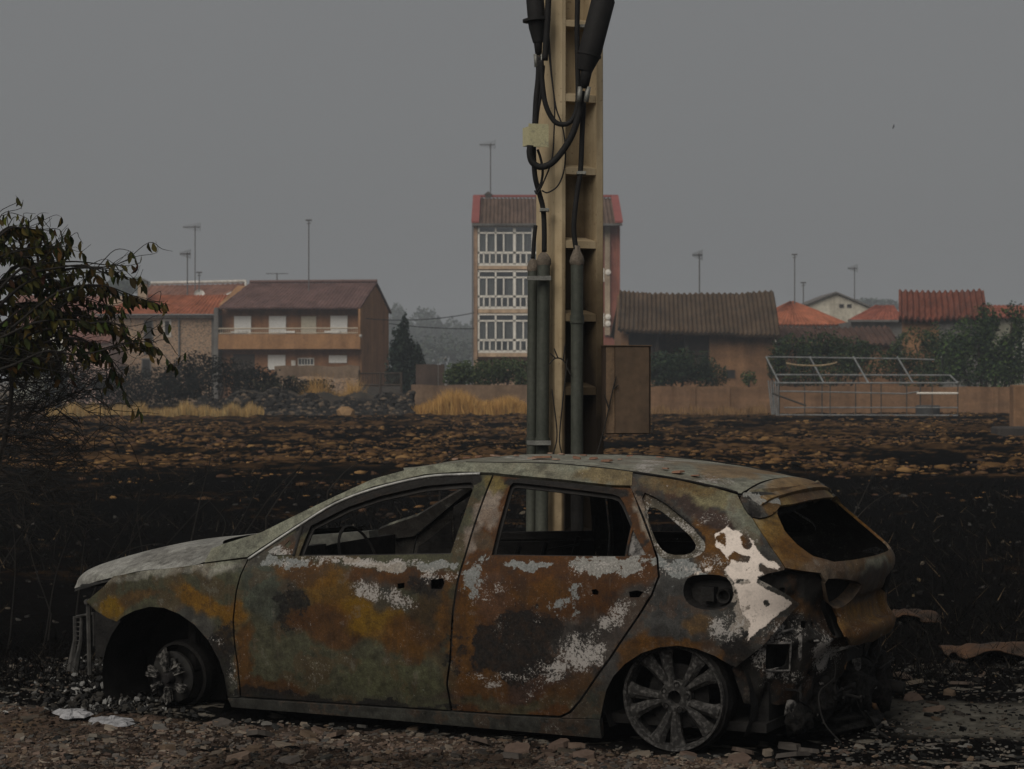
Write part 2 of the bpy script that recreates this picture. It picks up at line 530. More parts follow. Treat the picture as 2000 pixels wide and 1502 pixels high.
def triangulate(outer, holes, h):
    outer = densify(outer, h); holes = [densify(x, h) for x in holes]
    V = []; E = []
    for lp in [outer]+holes:
        n0 = len(V); V += [Vector(p) for p in lp]
        E += [(n0+i, n0+(i+1) % len(lp)) for i in range(len(lp))]
    O_ = np.array(outer)
    x0, y0 = O_.min(0); x1, y1 = O_.max(0)
    gx, gy = np.meshgrid(np.arange(x0, x1, h), np.arange(y0, y1, h*0.87))
    gx = gx + (np.arange(gx.shape[0]) % 2)[:, None]*h*0.5
    gx = gx.ravel(); gy = gy.ravel()
    dd = polydist(gx, gy, outer)
    for hl in holes: dd = np.minimum(dd, -polydist(gx, gy, hl))
    k = dd > 0.45*h
    V += [Vector((a_, b_)) for a_, b_ in zip(gx[k], gy[k])]
    v2, e2, f2, _, _, _ = delaunay_2d_cdt(V, E, [], 0, 1e-6)
    P = np.array([(v.x, v.y) for v in v2])
    T = np.array([f for f in f2 if len(f) == 3])
    cen = P[T].mean(1)
    ok = inpoly(cen[:, 0], cen[:, 1], outer)
    for hl in holes: ok &= ~inpoly(cen[:, 0], cen[:, 1], hl)
    T = T[ok]
    ar = (P[T[:, 1]]-P[T[:, 0]]); br = (P[T[:, 2]]-P[T[:, 0]])
    neg = ar[:, 0]*br[:, 1]-ar[:, 1]*br[:, 0] < 0
    T[neg] = T[neg][:, ::-1]
    used = np.unique(T); rm = -np.ones(len(P), int); rm[used] = np.arange(len(used))
    return P[used], rm[T]

# --- where which pigment lies: soft patches in the photo's pixels, carried by the surface itself
def blobs(px, py, base, L):
    """soft pigment, plus fields for the crisp layers: pale scale (with its own colour) and black char"""
    n_ = len(px)
    col = np.tile(np.array(base, float), (n_, 1)); pale = np.zeros(n_); char = np.zeros(n_); pcol = np.tile(np.array(BLUEG), (n_, 1))
    nx = fbm(px/60, py/60, 3, 6, .62)*34; ny = fbm(px/60+40, py/60, 9, 6, .62)*34
    X = px+nx; Y = py+ny
    for cx, cy, rx, ry, rot, c_, a_ in L:
        cr, sr = math.cos(R(rot)), math.sin(R(rot))
        u = ((X-cx)*cr+(Y-cy)*sr)/rx; v = (-(X-cx)*sr+(Y-cy)*cr)/ry
        r_ = np.hypot(u, v)
        if c_ in (PALE, BLUEG, CREAM):
            f = smooth01((1.45-r_)/.9)*min(1, a_+.1); pale = np.maximum(pale, f); k = (f > .05)[:, None]
            pcol = np.where(k, pcol*(1-f[:, None])+np.array(c_)*f[:, None], pcol)
        elif c_ == DARK:
            char = np.maximum(char, smooth01((1.4-r_)/.8)*min(1, a_+.05))
            w = (smooth01((1.2-r_)/.4)*a_*.6)[:, None]; col = col*(1-w)+np.array(c_)*w; pale = pale*(1-w[:, 0])
        else:
            w = (smooth01((1.16-r_)/.34)*a_)[:, None]
            col = col*(1-w)+np.array(c_)*w; pale = pale*(1-w[:, 0]*.6); char = char*(1-w[:, 0]*.6)
    return col, pale, pcol, char
OLIVE = (0.135, 0.135, 0.088); GREY = (0.12, 0.118, 0.112); DARK = (0.055, 0.05, 0.047); RUSTY = (0.21, 0.10, 0.028); ORANGE = (0.30, 0.155, 0.03)
BROWN = (0.15, 0.066, 0.024); PALE = (0.33, 0.325, 0.30); GREEN = (0.46, 0.475, 0.385); YEL = (0.38, 0.235, 0.03); CREAM = (0.42, 0.36, 0.30); BLUEG = (0.26, 0.275, 0.27)
PURP = (0.105, 0.07, 0.06)
B_SIDE = [
 # fender
 (300, 1140, 200, 50, -6, OLIVE, 1), (330, 1120, 150, 10, -6, (.60,.59,.52), .75), (440, 1100, 50, 8, -4, (.7,.69,.62), .7), (215, 1192, 30, 24, 20, YEL, .95), (270, 1175, 40, 14, -20, RUSTY, .6),
 (400, 1178, 80, 20, 20, ORANGE, .9), (450, 1225, 22, 45, 10, ORANGE, .75), (385, 1225, 60, 26, 40, GREY, .9), (430, 1290, 36, 80, 12, DARK, .8), (455, 1330, 12, 60, 0, GREY, .5),
 (430, 1085, 60, 16, -8, GREEN, .8),
 # front door
 (520, 1150, 60, 65, 0, (0.13, .145, .115), 1), (570, 1190, 45, 55, 0, DARK, .75), (600, 1115, 60, 22, 10, RUSTY, .8), (655, 1165, 70, 45, 20, ORANGE, .75), (640, 1225, 90, 34, 10, BROWN, .85),
 (745, 1225, 110, 32, 22, ORANGE, .75), (720, 1200, 50, 40, 0, YEL, .4), (800, 1255, 60, 40, 20, RUSTY, .85), (600, 1300, 150, 40, 8, OLIVE, .95), (760, 1325, 110, 30, 5, (0.15, .155, .09), .85), (500, 1260, 40, 60, 0, OLIVE, .7),
 (480, 1300, 16, 80, 0, RUSTY, .85), (540, 1345, 70, 14, 3, BROWN, .8), (660, 1372, 240, 14, 5, DARK, .9),
 (780, 1125, 110, 22, 0, BROWN, .95), (745, 1165, 60, 30, 25, GREY, .7), (840, 1200, 55, 55, 0, (0.10, .06, .03), .8), (830, 1140, 40, 22, 0, DARK, .7), (865, 1230, 16, 110, 2, RUSTY, .7), (860, 1320, 25, 60, 0, OLIVE, .7),
 (640, 1100, 60, 9, 0, RUSTY, .7), (740, 1098, 150, 10, 0, CREAM, .7), (850, 1095, 60, 12, 0, BLUEG, .7), (545, 1095, 60, 14, -4, BLUEG, .6),
 (520, 1065, 50, 26, -40, (0.15, .14, .12), .9),
 (948, 985, 13, 44, 15, (.50,.42,.36), .95), (918, 1050, 15, 36, 18, (.46,.39,.34), .9), (955, 942, 12, 20, 10, (.30,.24,.10), .9), (977, 945, 12, 20, 8, (.30,.24,.10), .9), (968, 990, 11, 36, 12, (.50,.42,.36), .9), (940, 1055, 18, 30, 12, (.16,.12,.08), .8),
 (1240, 985, 8, 34, -16, (.52,.45,.38), .95), (1262, 1040, 9, 36, -18, (.50,.44,.37), .95), (1240, 1075, 16, 14, 0, DARK, .8),
 # rear door
 (1000, 1120, 120, 20, 0, BROWN, .95), (1090, 1150, 190, 70, 0, BROWN, .95), (1030, 1104, 42, 9, 0, BLUEG, .85), (1190, 1106, 75, 16, 3, PALE, .8), (1110, 1175, 40, 40, 0, BLUEG, .45), (955, 1160, 50, 40, 0, (0.2, .11, .07), .6),
 (1060, 1165, 60, 25, 0, RUSTY, .8), (1020, 1265, 150, 75, -8, DARK, .97), (1150, 1270, 70, 80, 30, (0.10, .095, .092), .85), (1235, 1190, 40, 50, 20, GREY, .9), (1000, 1345, 160, 20, -6, PURP, .8),
 (905, 1240, 18, 140, 3, RUSTY, .8), (930, 1340, 60, 30, 0, RUSTY, .7), (1010, 1378, 150, 14, 0, OLIVE, .8), (1110, 1350, 60, 24, -30, (0.15, .09, .04), .7), (920, 1130, 30, 40, 0, BLUEG, .5),
 # quarter panel
 (1340, 1210, 110, 70, 0, GREY, 1), (1300, 1190, 50, 70, 0, (0.10, .10, .1), .8), (1345, 1268, 120, 18, 3, RUSTY, .9), (1220, 1310, 24, 90, 25, RUSTY, .8), (1160, 1390, 40, 50, 0, (0.10, .105, .085), .9),
 (1365, 1215, 28, 24, 0, ORANGE, .55), (1330, 1105, 60, 18, 5, BLUEG, .8), (1400, 1060, 50, 60, 0, RUSTY, .95), (1350, 985, 110, 20, 32, PURP, .9), (1410, 1020, 50, 18, 25, PURP, .8), (1395, 965, 90, 22, 14, (0.40, .36, .22), .95), (1300, 955, 60, 14, 10, (0.36, .28, .16), .8),
 (1455, 1185, 34, 60, 20, CREAM, .8), (1420, 1130, 20, 30, 0, CREAM, .6), (1510, 1135, 30, 16, 0, CREAM, .5), (1465, 1020, 16, 60, -20, (.38,.39,.3), .7), (1440, 1010, 14, 40, -10, GREEN, .6), (1345, 950, 60, 12, 10, (.26, .17, .07), .7), (1395, 1240, 24, 40, 0, GREY, .7), (1450, 1265, 30, 40, 0, DARK, .8),
]
B_BON = [(400, 1080, 60, 30, -10, (.2,.2,.19), .6), (250, 1110, 120, 8, -14, (.36,.36,.34), .7), (330, 1085, 80, 16, -10, (.2,.195,.185), .7), (210, 1125, 60, 10, -20, (.24,.24,.22), .6)]
B_ASH = [  # cx, cy, rx, ry, rot, amount
 (745, 1160, 75, 26, 25, .95), (560, 1140, 40, 30, 0, .45), (700, 1098, 170, 9, 0, 1.2), (800, 1185, 60, 20, 10, .6), (845, 1130, 45, 18, 0, .9), (855, 1097, 40, 10, 0, .8), (540, 1095, 60, 12, 0, .8),
 (990, 1328, 90, 14, 5, 1.35), (1075, 1318, 70, 34, -25, 1.0), (1135, 1275, 50, 46, -40, 1.05), (1200, 1205, 60, 32, -40, 1.0), (1190, 1110, 90, 18, 0, .9), (960, 1155, 60, 34, 10, .75), (1010, 1230, 110, 50, 0, .55), (1250, 1130, 40, 40, 0, .8), (1040, 1100, 80, 10, 0, .4), (1130, 1160, 60, 30, 0, .5),
 (1420, 1215, 44, 54, -30, 1.05), (1445, 1060, 50, 40, 0, .7), (1400, 1100, 40, 20, 0, .8), (1330, 1105, 70, 14, 0, .8), (1400, 1010, 60, 26, 25, .75), (1310, 1000, 60, 20, 30, .6), (1330, 960, 50, 14, 15, .5), (1440, 1180, 30, 60, 0, .6), (1290, 1240, 50, 60, 0, .3),
 (455, 1320, 24, 70, 0, .65), (410, 1250, 50, 50, 40, .5), (330, 1165, 120, 12, 0, .45), (380, 1108, 120, 8, -5, .7), (560, 1075, 30, 20, 0, .7),
 (1500, 1240, 50, 40, -40, .8), (1600, 1280, 50, 50, 0, .8),
]
WHITE_IN = [[(1398,1040),(1412,1032),(1420,1028),(1450,1040),(1470,1052),(1484,1078),(1500,1092),(1526,1102),(1524,1114),(1500,1118),(1482,1128),(1478,1138),(1500,1150),(1535,1168),(1548,1178),(1456,1256),(1462,1224),(1444,1186),(1438,1152),(1420,1124),(1412,1112),(1428,1096),(1412,1082),(1398,1066),(1396,1052)],
            [(1352,1122),(1368,1112),(1392,1106),(1396,1112),(1376,1118),(1362,1124)], [(1490,1280),(1512,1262),(1530,1250),(1536,1256),(1520,1274),(1500,1282)]]
WHITE_OUT = [[(1424,1090),(1432,1076),(1446,1084),(1468,1086),(1462,1098),(1440,1098)], [(1480,1112),(1486,1100),(1500,1110),(1516,1114),(1498,1124)], [(1446,1048),(1456,1040),(1468,1062),(1462,1074),(1450,1066)], [(1448,1196),(1454,1188),(1464,1182),(1462,1190),(1454,1194)], [(1454,1204),(1462,1210),(1466,1226),(1460,1220)], [(1398,1050),(1410,1040),(1418,1044),(1416,1068),(1408,1060)], [(1428,1134),(1462,1133),(1464,1138),(1430,1140)], [(1492,1176),(1500,1172),(1503,1182),(1496,1186)]]
B_REAR = [
 (1500, 1000, 60, 50, 40, (0.40, .29, .14), 1), (1520, 1050, 40, 50, 30, ORANGE, .6), (1570, 1075, 60, 24, 35, RUSTY, .7), (1590, 1106, 60, 8, 3, ORANGE, .6), (1655, 1115, 90, 16, 5, (.34, .27, .21), .9), (1715, 1100, 40, 16, -20, GREEN, .8),
 (1700, 1140, 50, 36, 0, (.17, .14, .125), .9), (1690, 1200, 70, 30, -10, (.40,.22,.07), .8), (1730, 1190, 20, 40, 0, RUSTY, .8), (1670, 1235, 40, 16, -10, RUSTY, .9), (1615, 1180, 14, 40, -20, RUSTY, .9), (1480, 965, 30, 40, 0, GREEN, .6),
]
A_REAR = [(1725, 1090, 18, 30, 0, .9), (1725, 1130, 14, 40, 0, .8), (1680, 1215, 60, 24, 0, .65), (1490, 1010, 40, 40, 0, .4), (1650, 1098, 80, 6, 0, .6)]
def pigments(P, base, L, ashL, rust=0.5, white=True):
    """P: points in car axes on the near side (mirrored for the far side)"""
    q = np.array([proj_car(x, -abs(y), z) for x, y, z in P])
    px, py = q[:, 0], q[:, 1]
    col, pale, pcol, char = blobs(px, py, base, L)
    if L is B_SIDE:
        for pl, wd in (([(588,1034),(607,1019),(680,983),(742,961),(830,941),(930,934)], 9), ([(994,941),(1075,943),(1150,952),(1222,964)], 5.5), ([(1246,962),(1290,982),(1330,1012),(1372,1054)], 3.5)):
            d = np.full(len(px), 1e9)
            for (xa, ya), (xb, yb) in zip(pl[:-1], pl[1:]):
                t = np.clip(((px-xa)*(xb-xa)+(py-ya)*(yb-ya))/((xb-xa)**2+(yb-ya)**2), 0, 1)
                d = np.minimum(d, np.hypot(px-xa-t*(xb-xa), py-ya-t*(yb-ya)))
            w = smooth01((wd+4-d)/4)[:, None]*.95; col = col*(1-w)+np.array([.03, .028, .026])*w; pale = pale*(1-w[:, 0]); char = np.maximum(char, w[:, 0])
    ash = np.zeros(len(px)); rs = np.full(len(px), rust)
    X = px+fbm(px/40, py/40, 5, 3)*18; Y = py+fbm(px/40, py/40+30, 6, 3)*18
    for cx, cy, rx, ry, rot, a_ in ashL:
        cr, sr = math.cos(R(rot)), math.sin(R(rot))
        u = ((X-cx)*cr+(Y-cy)*sr)/(rx*1.1); v = (-(X-cx)*sr+(Y-cy)*cr)/(ry*1.08)
        ash = np.maximum(ash, smooth01((1.5-np.hypot(u, v))/1.1)*min(a_, 1.05))
    wt = np.full(len(px), -1.0)
    if white:
        for pl in WHITE_IN: wt = np.maximum(wt, polydist(px, py, pl)/440)
        for pl in WHITE_OUT: wt = np.minimum(wt, -polydist(px, py, pl)/440)
    g_ = col.mean(1, keepdims=True)
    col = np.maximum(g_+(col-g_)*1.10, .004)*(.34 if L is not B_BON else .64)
    return dict(col=col, ash=ash, rust=rs, white=wt, pale=pale, char=char, pcol=pcol*.72)

def sheet(name, outer, holes=(), off=0.0, thick=0.006, h=0.015, mat=PAINT, parent=None, side=1, base=GREY, L=B_SIDE, ashL=B_ASH, rust=0.45, white=True, paint=True, symmetric=False, dent=None):
    """a pressed metal panel: trims the hull by loops given in (s,z)"""
    P2, T = triangulate(outer, list(holes), h)
    P = bil(HT, P2[:, 0], P2[:, 1]); N = bil(HN, P2[:, 0], P2[:, 1])
    N /= np.linalg.norm(N, axis=1, keepdims=True)
    o_ = np.full(len(P), off, float)
    if dent is not None: o_ = o_ + dent(P2)
    P = P+N*o_[:, None]
    if symmetric:
        n0 = len(P)
        P[:, 1] = np.where(P2[:, 0] > S_ALL[-1]-1e-4, 0, P[:, 1])
        mid = P2[:, 0] > S_ALL[-1]-1e-4
        idx = np.where(mid, np.arange(n0), -1)
        add = np.where(~mid)[0]; idx2 = idx.copy(); idx2[add] = n0+np.arange(len(add))
        Pm = P[add]*[1, -1, 1]; Nm = N[add]*[1, -1, 1]
        P = np.vstack([P, Pm]); N = np.vstack([N, Nm]); N[:n0][mid] *= [1, 0, 1]
        T = np.vstack([T, idx2[T][:, ::-1]])
    if side < 0:
        P = P*[1, -1, 1]; N = N*[1, -1, 1]; T = T[:, ::-1]
    at = pigments(P, base, L, ashL, rust, white) if paint else {}
    # boundary edges -> rim
    ed = {}
    for t in T:
        for i in range(3):
            k = (t[i], t[(i+1) % 3]); ed[k] = ed.get(k, 0)+1
    rim = [k for k in ed if (k[1], k[0]) not in ed]
    n = len(P)
    Vn = P-N*thick
    V = np.vstack([P, Vn]); F = [tuple(t) for t in T]+[tuple(t[::-1]+n) for t in T]
    cnt = 2*n; EV = []; src = list(range(n))*2
    for a_, b_ in rim:
        EV += [P[a_], P[b_], Vn[b_], Vn[a_]]
        F.append((cnt+1, cnt, cnt+3, cnt+2)); cnt += 4; src += [a_, b_, b_, a_]
    V = np.vstack([V]+[np.array(EV)]) if EV else V
    col = None; attrs = None
    if paint:
        src = np.array(src); col = at['col'][src]; pcl = at['pcol'][src]
        inner = np.zeros(len(src), bool); inner[n:2*n] = True
        col = np.where(inner[:, None], np.array([0.03, 0.028, 0.026]), col)
        attrs = {k: np.where(inner, -1.0 if k == 'white' else 0.0, at[k][src]) for k in ('ash', 'rust', 'white', 'pale', 'char')}
    return mesh_obj(name, V, F, mat, parent, True, col, attrs, pcl if paint else None)

def cup(name, loop, depth, mat, parent, side=1, h=0.03, off=0.0, lipscale=0.0):
    """a recess: floor set back by depth along the skin's normal, with walls up to the skin"""
    lp = densify(loop, h)
    A = sum(lp[i][0]*lp[(i+1) % len(lp)][1]-lp[(i+1) % len(lp)][0]*lp[i][1] for i in range(len(lp)))
    if A < 0: lp = lp[::-1]
    il = inset(lp, lipscale) if lipscale else lp
    P2, T = triangulate(il, [], h)
    P = bil(HT, P2[:, 0], P2[:, 1]); N = bil(HN, P2[:, 0], P2[:, 1])
    V = list(P-N*(depth)); F = [tuple(t) for t in T]
    q = np.array(lp); qi = np.array(il)
    Pt = bil(HT, q[:, 0], q[:, 1])+bil(HN, q[:, 0], q[:, 1])*off
    Pb = bil(HT, qi[:, 0], qi[:, 1])-bil(HN, qi[:, 0], qi[:, 1])*depth
    n0 = len(V); m = len(lp); V += list(Pt)+list(Pb)
    for i in range(m):
        i2 = (i+1) % m
        F.append((n0+i, n0+m+i, n0+m+i2, n0+i2)); 
    V = np.array(V)
    if side < 0: V = V*[1, -1, 1]; F = [f[::-1] for f in F]
    return mesh_obj(name, V, F, mat, parent, False)

# ---- outlines traced on the near side
front_gap = [(485,1090),(470,1122),(461,1155),(455,1210),(457,1250),(464,1300),(468,1341),(470,1362)]
b_gap = [(964,926),(950,960),(930,1015),(908,1087),(893,1140),(884,1200),(879,1290),(873,1338),(882,1389)]
rear_gap = [(1234,951),(1250,995),(1275,1060),(1284,1090),(1287,1126),(1273,1162),(1245,1206),(1189,1289),(1133,1369),(1112,1392),(1094,1400)]
pillar_low = [(485,1090),(514,1071),(590,1021),(655,981),(730,952.5),(830,929),(900,924),(964,923)]
cant_low = [(964,926),(987,929),(1100,939),(1200,950),(1234,951)]
door_f = SZ([(485,1090),(514,1071),(590,1021),(655,981),(730,952.5),(830,929),(900,925)] + b_gap + [(700,1377)] + front_gap[::-1][:-1])
win_f = SZ([(607,1027),(680,990),(742,969),(830,949),(900,943),(920,942),(926,950),(904,1012),(880,1082),(800,1083),(700,1085),(583,1086),(594,1056)])
door_r = SZ([(964,926),(987,929),(1100,939),(1200,950),(1234,951)] + rear_gap[1:] + [(990,1396)] + b_gap[::-1][:-1])
win_r = SZ([(996,949),(1002,943),(1012,943),(1075,950),(1150,959),(1196,965),(1210,970),(1218,982),(1235,1022),(1221,1087),(1090,1086),(960,1084),(973,1030),(988,976)])
win_tri = SZ([(1236,1034),(1262,1084),(1225,1086)])
hole_fa = SZ([(841,1132),(866,1130),(868,1140),(862,1151),(842,1150)])
hole_fb = SZ([(776,1140),(790,1138),(790,1148),(777,1150)])
hole_ra = SZ([(1228,1156),(1244,1153),(1257,1156),(1248,1167),(1230,1167)])
hole_rb = SZ([(1155,1152),(1164,1150),(1170,1156),(1167,1162),(1157,1161)])
qwin_out = roundloop(SZ([(1249,957),(1290,976),(1330,1008),(1372,1050),(1379,1064),(1374,1080),(1352,1091),(1300,1092),(1287,1088),(1266,1022)]), 1)
qwin_in = roundloop(SZ([(1262,986),(1284,988),(1325,1020),(1352,1048),(1360,1064),(1344,1080),(1307,1081),(1286,1066),(1268,1022)]), 1)
arch_r = [(1172,1400),(1184,1348),(1198,1321),(1220,1297),(1252,1276),(1288,1264),(1324,1261),(1360,1267),(1396,1281),(1423,1297),(1437,1303)]
lamp_q = [(1562,1180),(1535,1160),(1502,1142),(1482,1132),(1482,1128),(1500,1120),(1532,1113)]
gate_left = [(1440,966),(1452,990),(1470,1014),(1495,1052),(1515,1082),(1532,1109)]
quarter = SZ([(1231,950),(1252,995),(1277,1060),(1286,1090),(1289,1126),(1275,1163),(1247,1207),(1191,1290),(1136,1368),(1115,1393),(1096,1402)] + [(1172,1404)] + arch_r[1:] + lamp_q + gate_left[::-1] + [(1400,954),(1300,934),(1231,924)])
filler = roundloop(SZ([(1336,1140),(1345,1126),(1375,1121),(1415,1124),(1430,1140),(1433,1165),(1424,1184),(1400,1192),(1365,1190),(1342,1178),(1334,1160)]), 1)
fender = SZ([(484,1091),(469,1122),(460,1155),(454,1210),(456,1250),(463,1300),(467,1341),(468,1361),(445,1361),(438,1320),(428,1290),(408,1252),(380,1220),(350,1199),(320,1187),(292,1185),(262,1193),(240,1204),(228,1214),(210,1207),(186,1192),(168,1175),(200,1148),(221,1126),(280,1115),(348,1108),(400,1101)])
sill = SZ([(446,1363),(700,1379),(882,1391),(990,1398),(1094,1404),(1172,1406),(1174,1425)]) + [(2.32, 0.03), (1.9, 0.035), (1.2, 0.045), (0.435, 0.05)]

def qbase(L): return [z for z in L]
for sd in (1, -1):
    d = sheet('door', inset(door_f, .005), [win_f, hole_fa, hole_fb], parent=car, side=sd, base=OLIVE)
    sheet('window_frame', inset(win_f, -.028), [inset(win_f, .012)], off=-.022, mat=SOOT, parent=d, side=sd, paint=False)
    sheet('inner_panel', inset(door_f, .05), [inset(win_f, -.02)], off=-.07, mat=CHAR, parent=d, side=sd, paint=False, h=.05)
    mt = sheet('mirror_triangle', SZ([(524,1078),(560,1052),(588,1034),(574,1083),(532,1085)]), [SZ([(556,1066),(566,1056),(570,1062),(563,1072)])], off=.004, thick=.01, parent=d, side=sd, base=(.12,.11,.10), L=[(560,1060,20,20,0,(.17,.10,.06),.7),(540,1078,20,8,0,PALE,.7)], ashL=[(545,1075,30,16,0,1.0)], white=False)
    mb = MB(); pa, pb = [bil(HT, *[np.array([v]) for v in sz(*p)])[0] for p in ((591,1026),(574,1085))]
    mb.tube([Vector((p[0], p[1]*sd-.004*sd, p[2])) for p in (pa, pb)], .007, 6); mb.build('window_post', SOOT, d)
    d = sheet('door', inset(door_r, .005), [win_r, win_tri, hole_ra, hole_rb], parent=car, side=sd, base=BROWN)
    sheet('window_frame', inset(win_r, -.022), [inset(win_r, .010)], off=-.022, mat=SOOT, parent=d, side=sd, paint=False)
    sheet('triangle_plate', inset(win_tri, -.01), [], off=-.012, mat=ASHY, parent=d, side=sd, paint=False)
    sheet('inner_panel', inset(door_r, .05), [inset(win_r, -.02)], off=-.07, mat=CHAR, parent=d, side=sd, paint=False, h=.05)
    q = sheet('quarter_panel', quarter, [qwin_out, filler] if sd > 0 else [qwin_out], parent=car, side=sd, base=GREY)
    sheet('quarter_window_frame', inset(qwin_out, -.004), [qwin_in], off=-.016, parent=q, side=sd, base=(.2, .18, .14), L=[(1380, 1070, 20, 30, 0, PALE, .8)], ashL=[(1320, 1020, 120, 120, 0, .85)])
    if sd < 0: sheet('added_window_blank', qwin_in, [], off=-.02, thick=.004, mat=CHAR, parent=q, side=sd, paint=False, h=.05)  # added pane closing the far opening so the rear window reads dark
    if sd > 0:
        cf = cup('fuel_filler_recess', filler, .085, SOOT, q, lipscale=.006)
        mb = MB()
        c0 = bil(HT, *[np.array([v]) for v in sz(1378, 1162)])[0]; c1 = bil(HT, *[np.array([v]) for v in sz(1407, 1166)])[0]
        mb.lathe([(.0, .02), (.020, .02), (.024, .055), (.031, .06), (.031, .0)], (c1[0], c1[1]+.095, c1[2]), (0, -1, 0), 20)
        mb.box(c0[0]-.030, c0[0]+.024, c0[1]+.035, c0[1]+.095, c0[2]-.030, c0[2]+.030)
        mb.build('filler_neck', CHAR, cf)
    sheet('fender', fender, [], parent=car, side=sd, base=OLIVE)
    sheet('sill', sill, [], off=.006, thick=.03, parent=car, side=sd, base=(0.085, .085, .078), L=[(800, 1400, 200, 8, 4, (.13, .13, .115), .6)], ashL=[(700, 1390, 500, 20, 4, .4)])
# ---- pillar + cant rail band above the doors: from the cowl to the tailgate
band_up = [(414,1072),(440,1062),(512,1040),(580,1006),(655,970),(730,936),(797,918),(855,908),(910,904)]
# gutter: roof edge, on y = -0.60
def planept(px, py, y):
    o, d_ = ray_car(px, py)
    t = (y-o.y)/d_.y
    return o+d_*t
gutter_px = [(975,905),(1040,905.5),(1100,908),(1200,918),(1300,932),(1400,952),(1440,963)]
for sd in (1, -1):
    rail = SZ(band_up + gutter_px[:4] + [(1236,923),(1234,949),(1200,948.5),(1100,937.5),(987,927),(964,924),(900,922)] + [(830,927),(730,950.5),(655,979),(590,1019),(512,1069),(484,1088),(400,1099)])
    r_ = sheet('roof_rail', rail, [], off=.004, thick=.035, parent=car, side=sd, base=GREEN if sd > 0 else (.06, .057, .052), L=[(1080,922,90,14,4,(.42,.40,.31),.7),(1205,932,80,22,8,(.37,.30,.18),1),(470,1075,60,20,-30,(.34,.35,.29),.9)], ashL=[(1100,930,140,10,5,.55),(520,1060,60,20,-30,.6)], rust=.15)
    # thin bright trim strip under the front door's roof line
    tp = [bil(HT, *[np.array([v]) for v in sz(*p)])[0] for p in [(486,1092),(514,1073),(590,1023),(655,983.5),(730,955),(830,931.5),(900,926.5),(938,925)]]
    mb = MB(); mb.tube([Vector((p[0], p[1]*sd-0.004*sd, p[2])) for p in spline([tuple(t) for t in tp], 4)], .0065, 6)
    mb.build('drip_trim', STRIP if sd > 0 else CHAR, r_, True)

# ---- roof skin
gp = np.array([bil(HT, *[np.array([v]) for v in sz(*p)])[0] for p in [(797,918),(855,908),(910,904)]+gutter_px])
gx, gy_, gz = gp[:, 0], -gp[:, 1], gp[:, 2]
def roof_z(x, y):
    yg = np.interp(x, gx, gy_); zg = np.interp(x, gx, gz)
    zc = np.interp(x, [1.0, 1.1, 1.3, 1.5, 1.8, 2.1, 2.4, 2.7, 2.87, 3.0, 3.06], [1.128, 1.170, 1.213, 1.231, 1.233, 1.226, 1.208, 1.178, 1.153, 1.118, 1.10])
    t = np.clip(np.abs(y)/yg, 0, 1.05)
    return zg-.004+(np.maximum(zc-zg, .0))*(1-t**2.3)
nu, nv = 90, 66
V = []; 
for i in range(nu+1):
    for j in range(nv+1):
        v = -1+2*j/nv
        x0 = 1.06+.18*abs(v)**2.2; x1 = 2.862+.012*(1-v*v)
        x = x0+(x1-x0)*i/nu
        y = v*(np.interp(x, gx, gy_)-.006)
        z = float(roof_z(x, y))+.006*float(mnoise.noise((x*2.3, y*2.3, 1)))*(1-v*v)+.004*math.exp(-((abs(y)-.5)/.02)**2)
        V.append((x, y, z))
for sd in (1, -1):
    mb = MB(); mb.tube([Vector((p[0], sd*(p[1]+.004), p[2]+.001)) for p in spline([tuple(g_) for g_ in gp[2:]], 4)], .0055, 6); mb.build('roof_ditch', CHAR, car, True)
def grid_faces(a_, b_, off=0): return [(off+i*(b_+1)+j, off+(i+1)*(b_+1)+j, off+(i+1)*(b_+1)+j+1, off+i*(b_+1)+j+1) for i in range(a_) for j in range(b_)]
V = np.array(V); F = grid_faces(nu, nv)
B_ROOF = [(1100, 895, 300, 12, 3, (.52,.52,.45), .9), (1250, 905, 60, 20, 10, (.55,.53,.46), .6), (1430, 925, 60, 14, 10, (.46,.30,.16), .75), (1300, 900, 90, 10, 8, (.40,.31,.21), .7), (1480, 915, 40, 10, 10, (.52,.53,.45), .6)]
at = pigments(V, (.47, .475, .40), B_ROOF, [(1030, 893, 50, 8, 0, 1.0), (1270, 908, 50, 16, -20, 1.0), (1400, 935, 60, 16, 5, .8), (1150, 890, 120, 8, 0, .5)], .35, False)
def double(V, F, at, t):
    n = len(V); V2 = np.vstack([V, V-np.array([0, 0, t])])
    F2 = list(F)+[tuple(q+n for q in f[::-1]) for f in F]
    col = np.vstack([at['col'], np.full((n, 3), .025)])
    return V2, F2, col, {k: np.concatenate([at[k], np.full(n, -1.0 if k == 'white' else 0)]) for k in ('ash', 'rust', 'white', 'pale', 'char')}, np.vstack([at['pcol'], at['pcol']])
V2, F2, c2, a2, p2 = double(V, F, at, .012)
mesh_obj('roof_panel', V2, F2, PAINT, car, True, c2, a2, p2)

# ---- bonnet
Epx = [(436,1062,-.70),(415,1074,-.735),(400,1097,-.785),(348,1108,-.80),(280,1115,-.775),(221,1127,-.71),(180,1138,-.56),(146,1149,-.30)]
Cpx = [(500,1043,0),(482,1044,0),(450,1047,0),(400,1053,.03),(300,1076,.05),(231,1098,.05),(190,1117,0),(152,1144,-.1)]
E3 = spline([planept(*p) for p in Epx], 8); C3 = spline([planept(p[0], p[1], p[2]) for p in Cpx], 8)
nb = 40; V = []
for k in range(len(E3)):
    e_, c_ = E3[k], C3[k]; yE = -e_.y
    for j in range(nb+1):
        v = -1+2*j/nb
        x = e_.x+(c_.x-e_.x)*(1-v*v)
        z = e_.z+(c_.z-e_.z)*(1-abs(v)**2.6)
        z += .008*math.exp(-((abs(v)-.62)/.07)**2)*min(1, k/10)+.004*mnoise.noise((x*4, v*2, 0))
        V.append((x, v*yE, z))
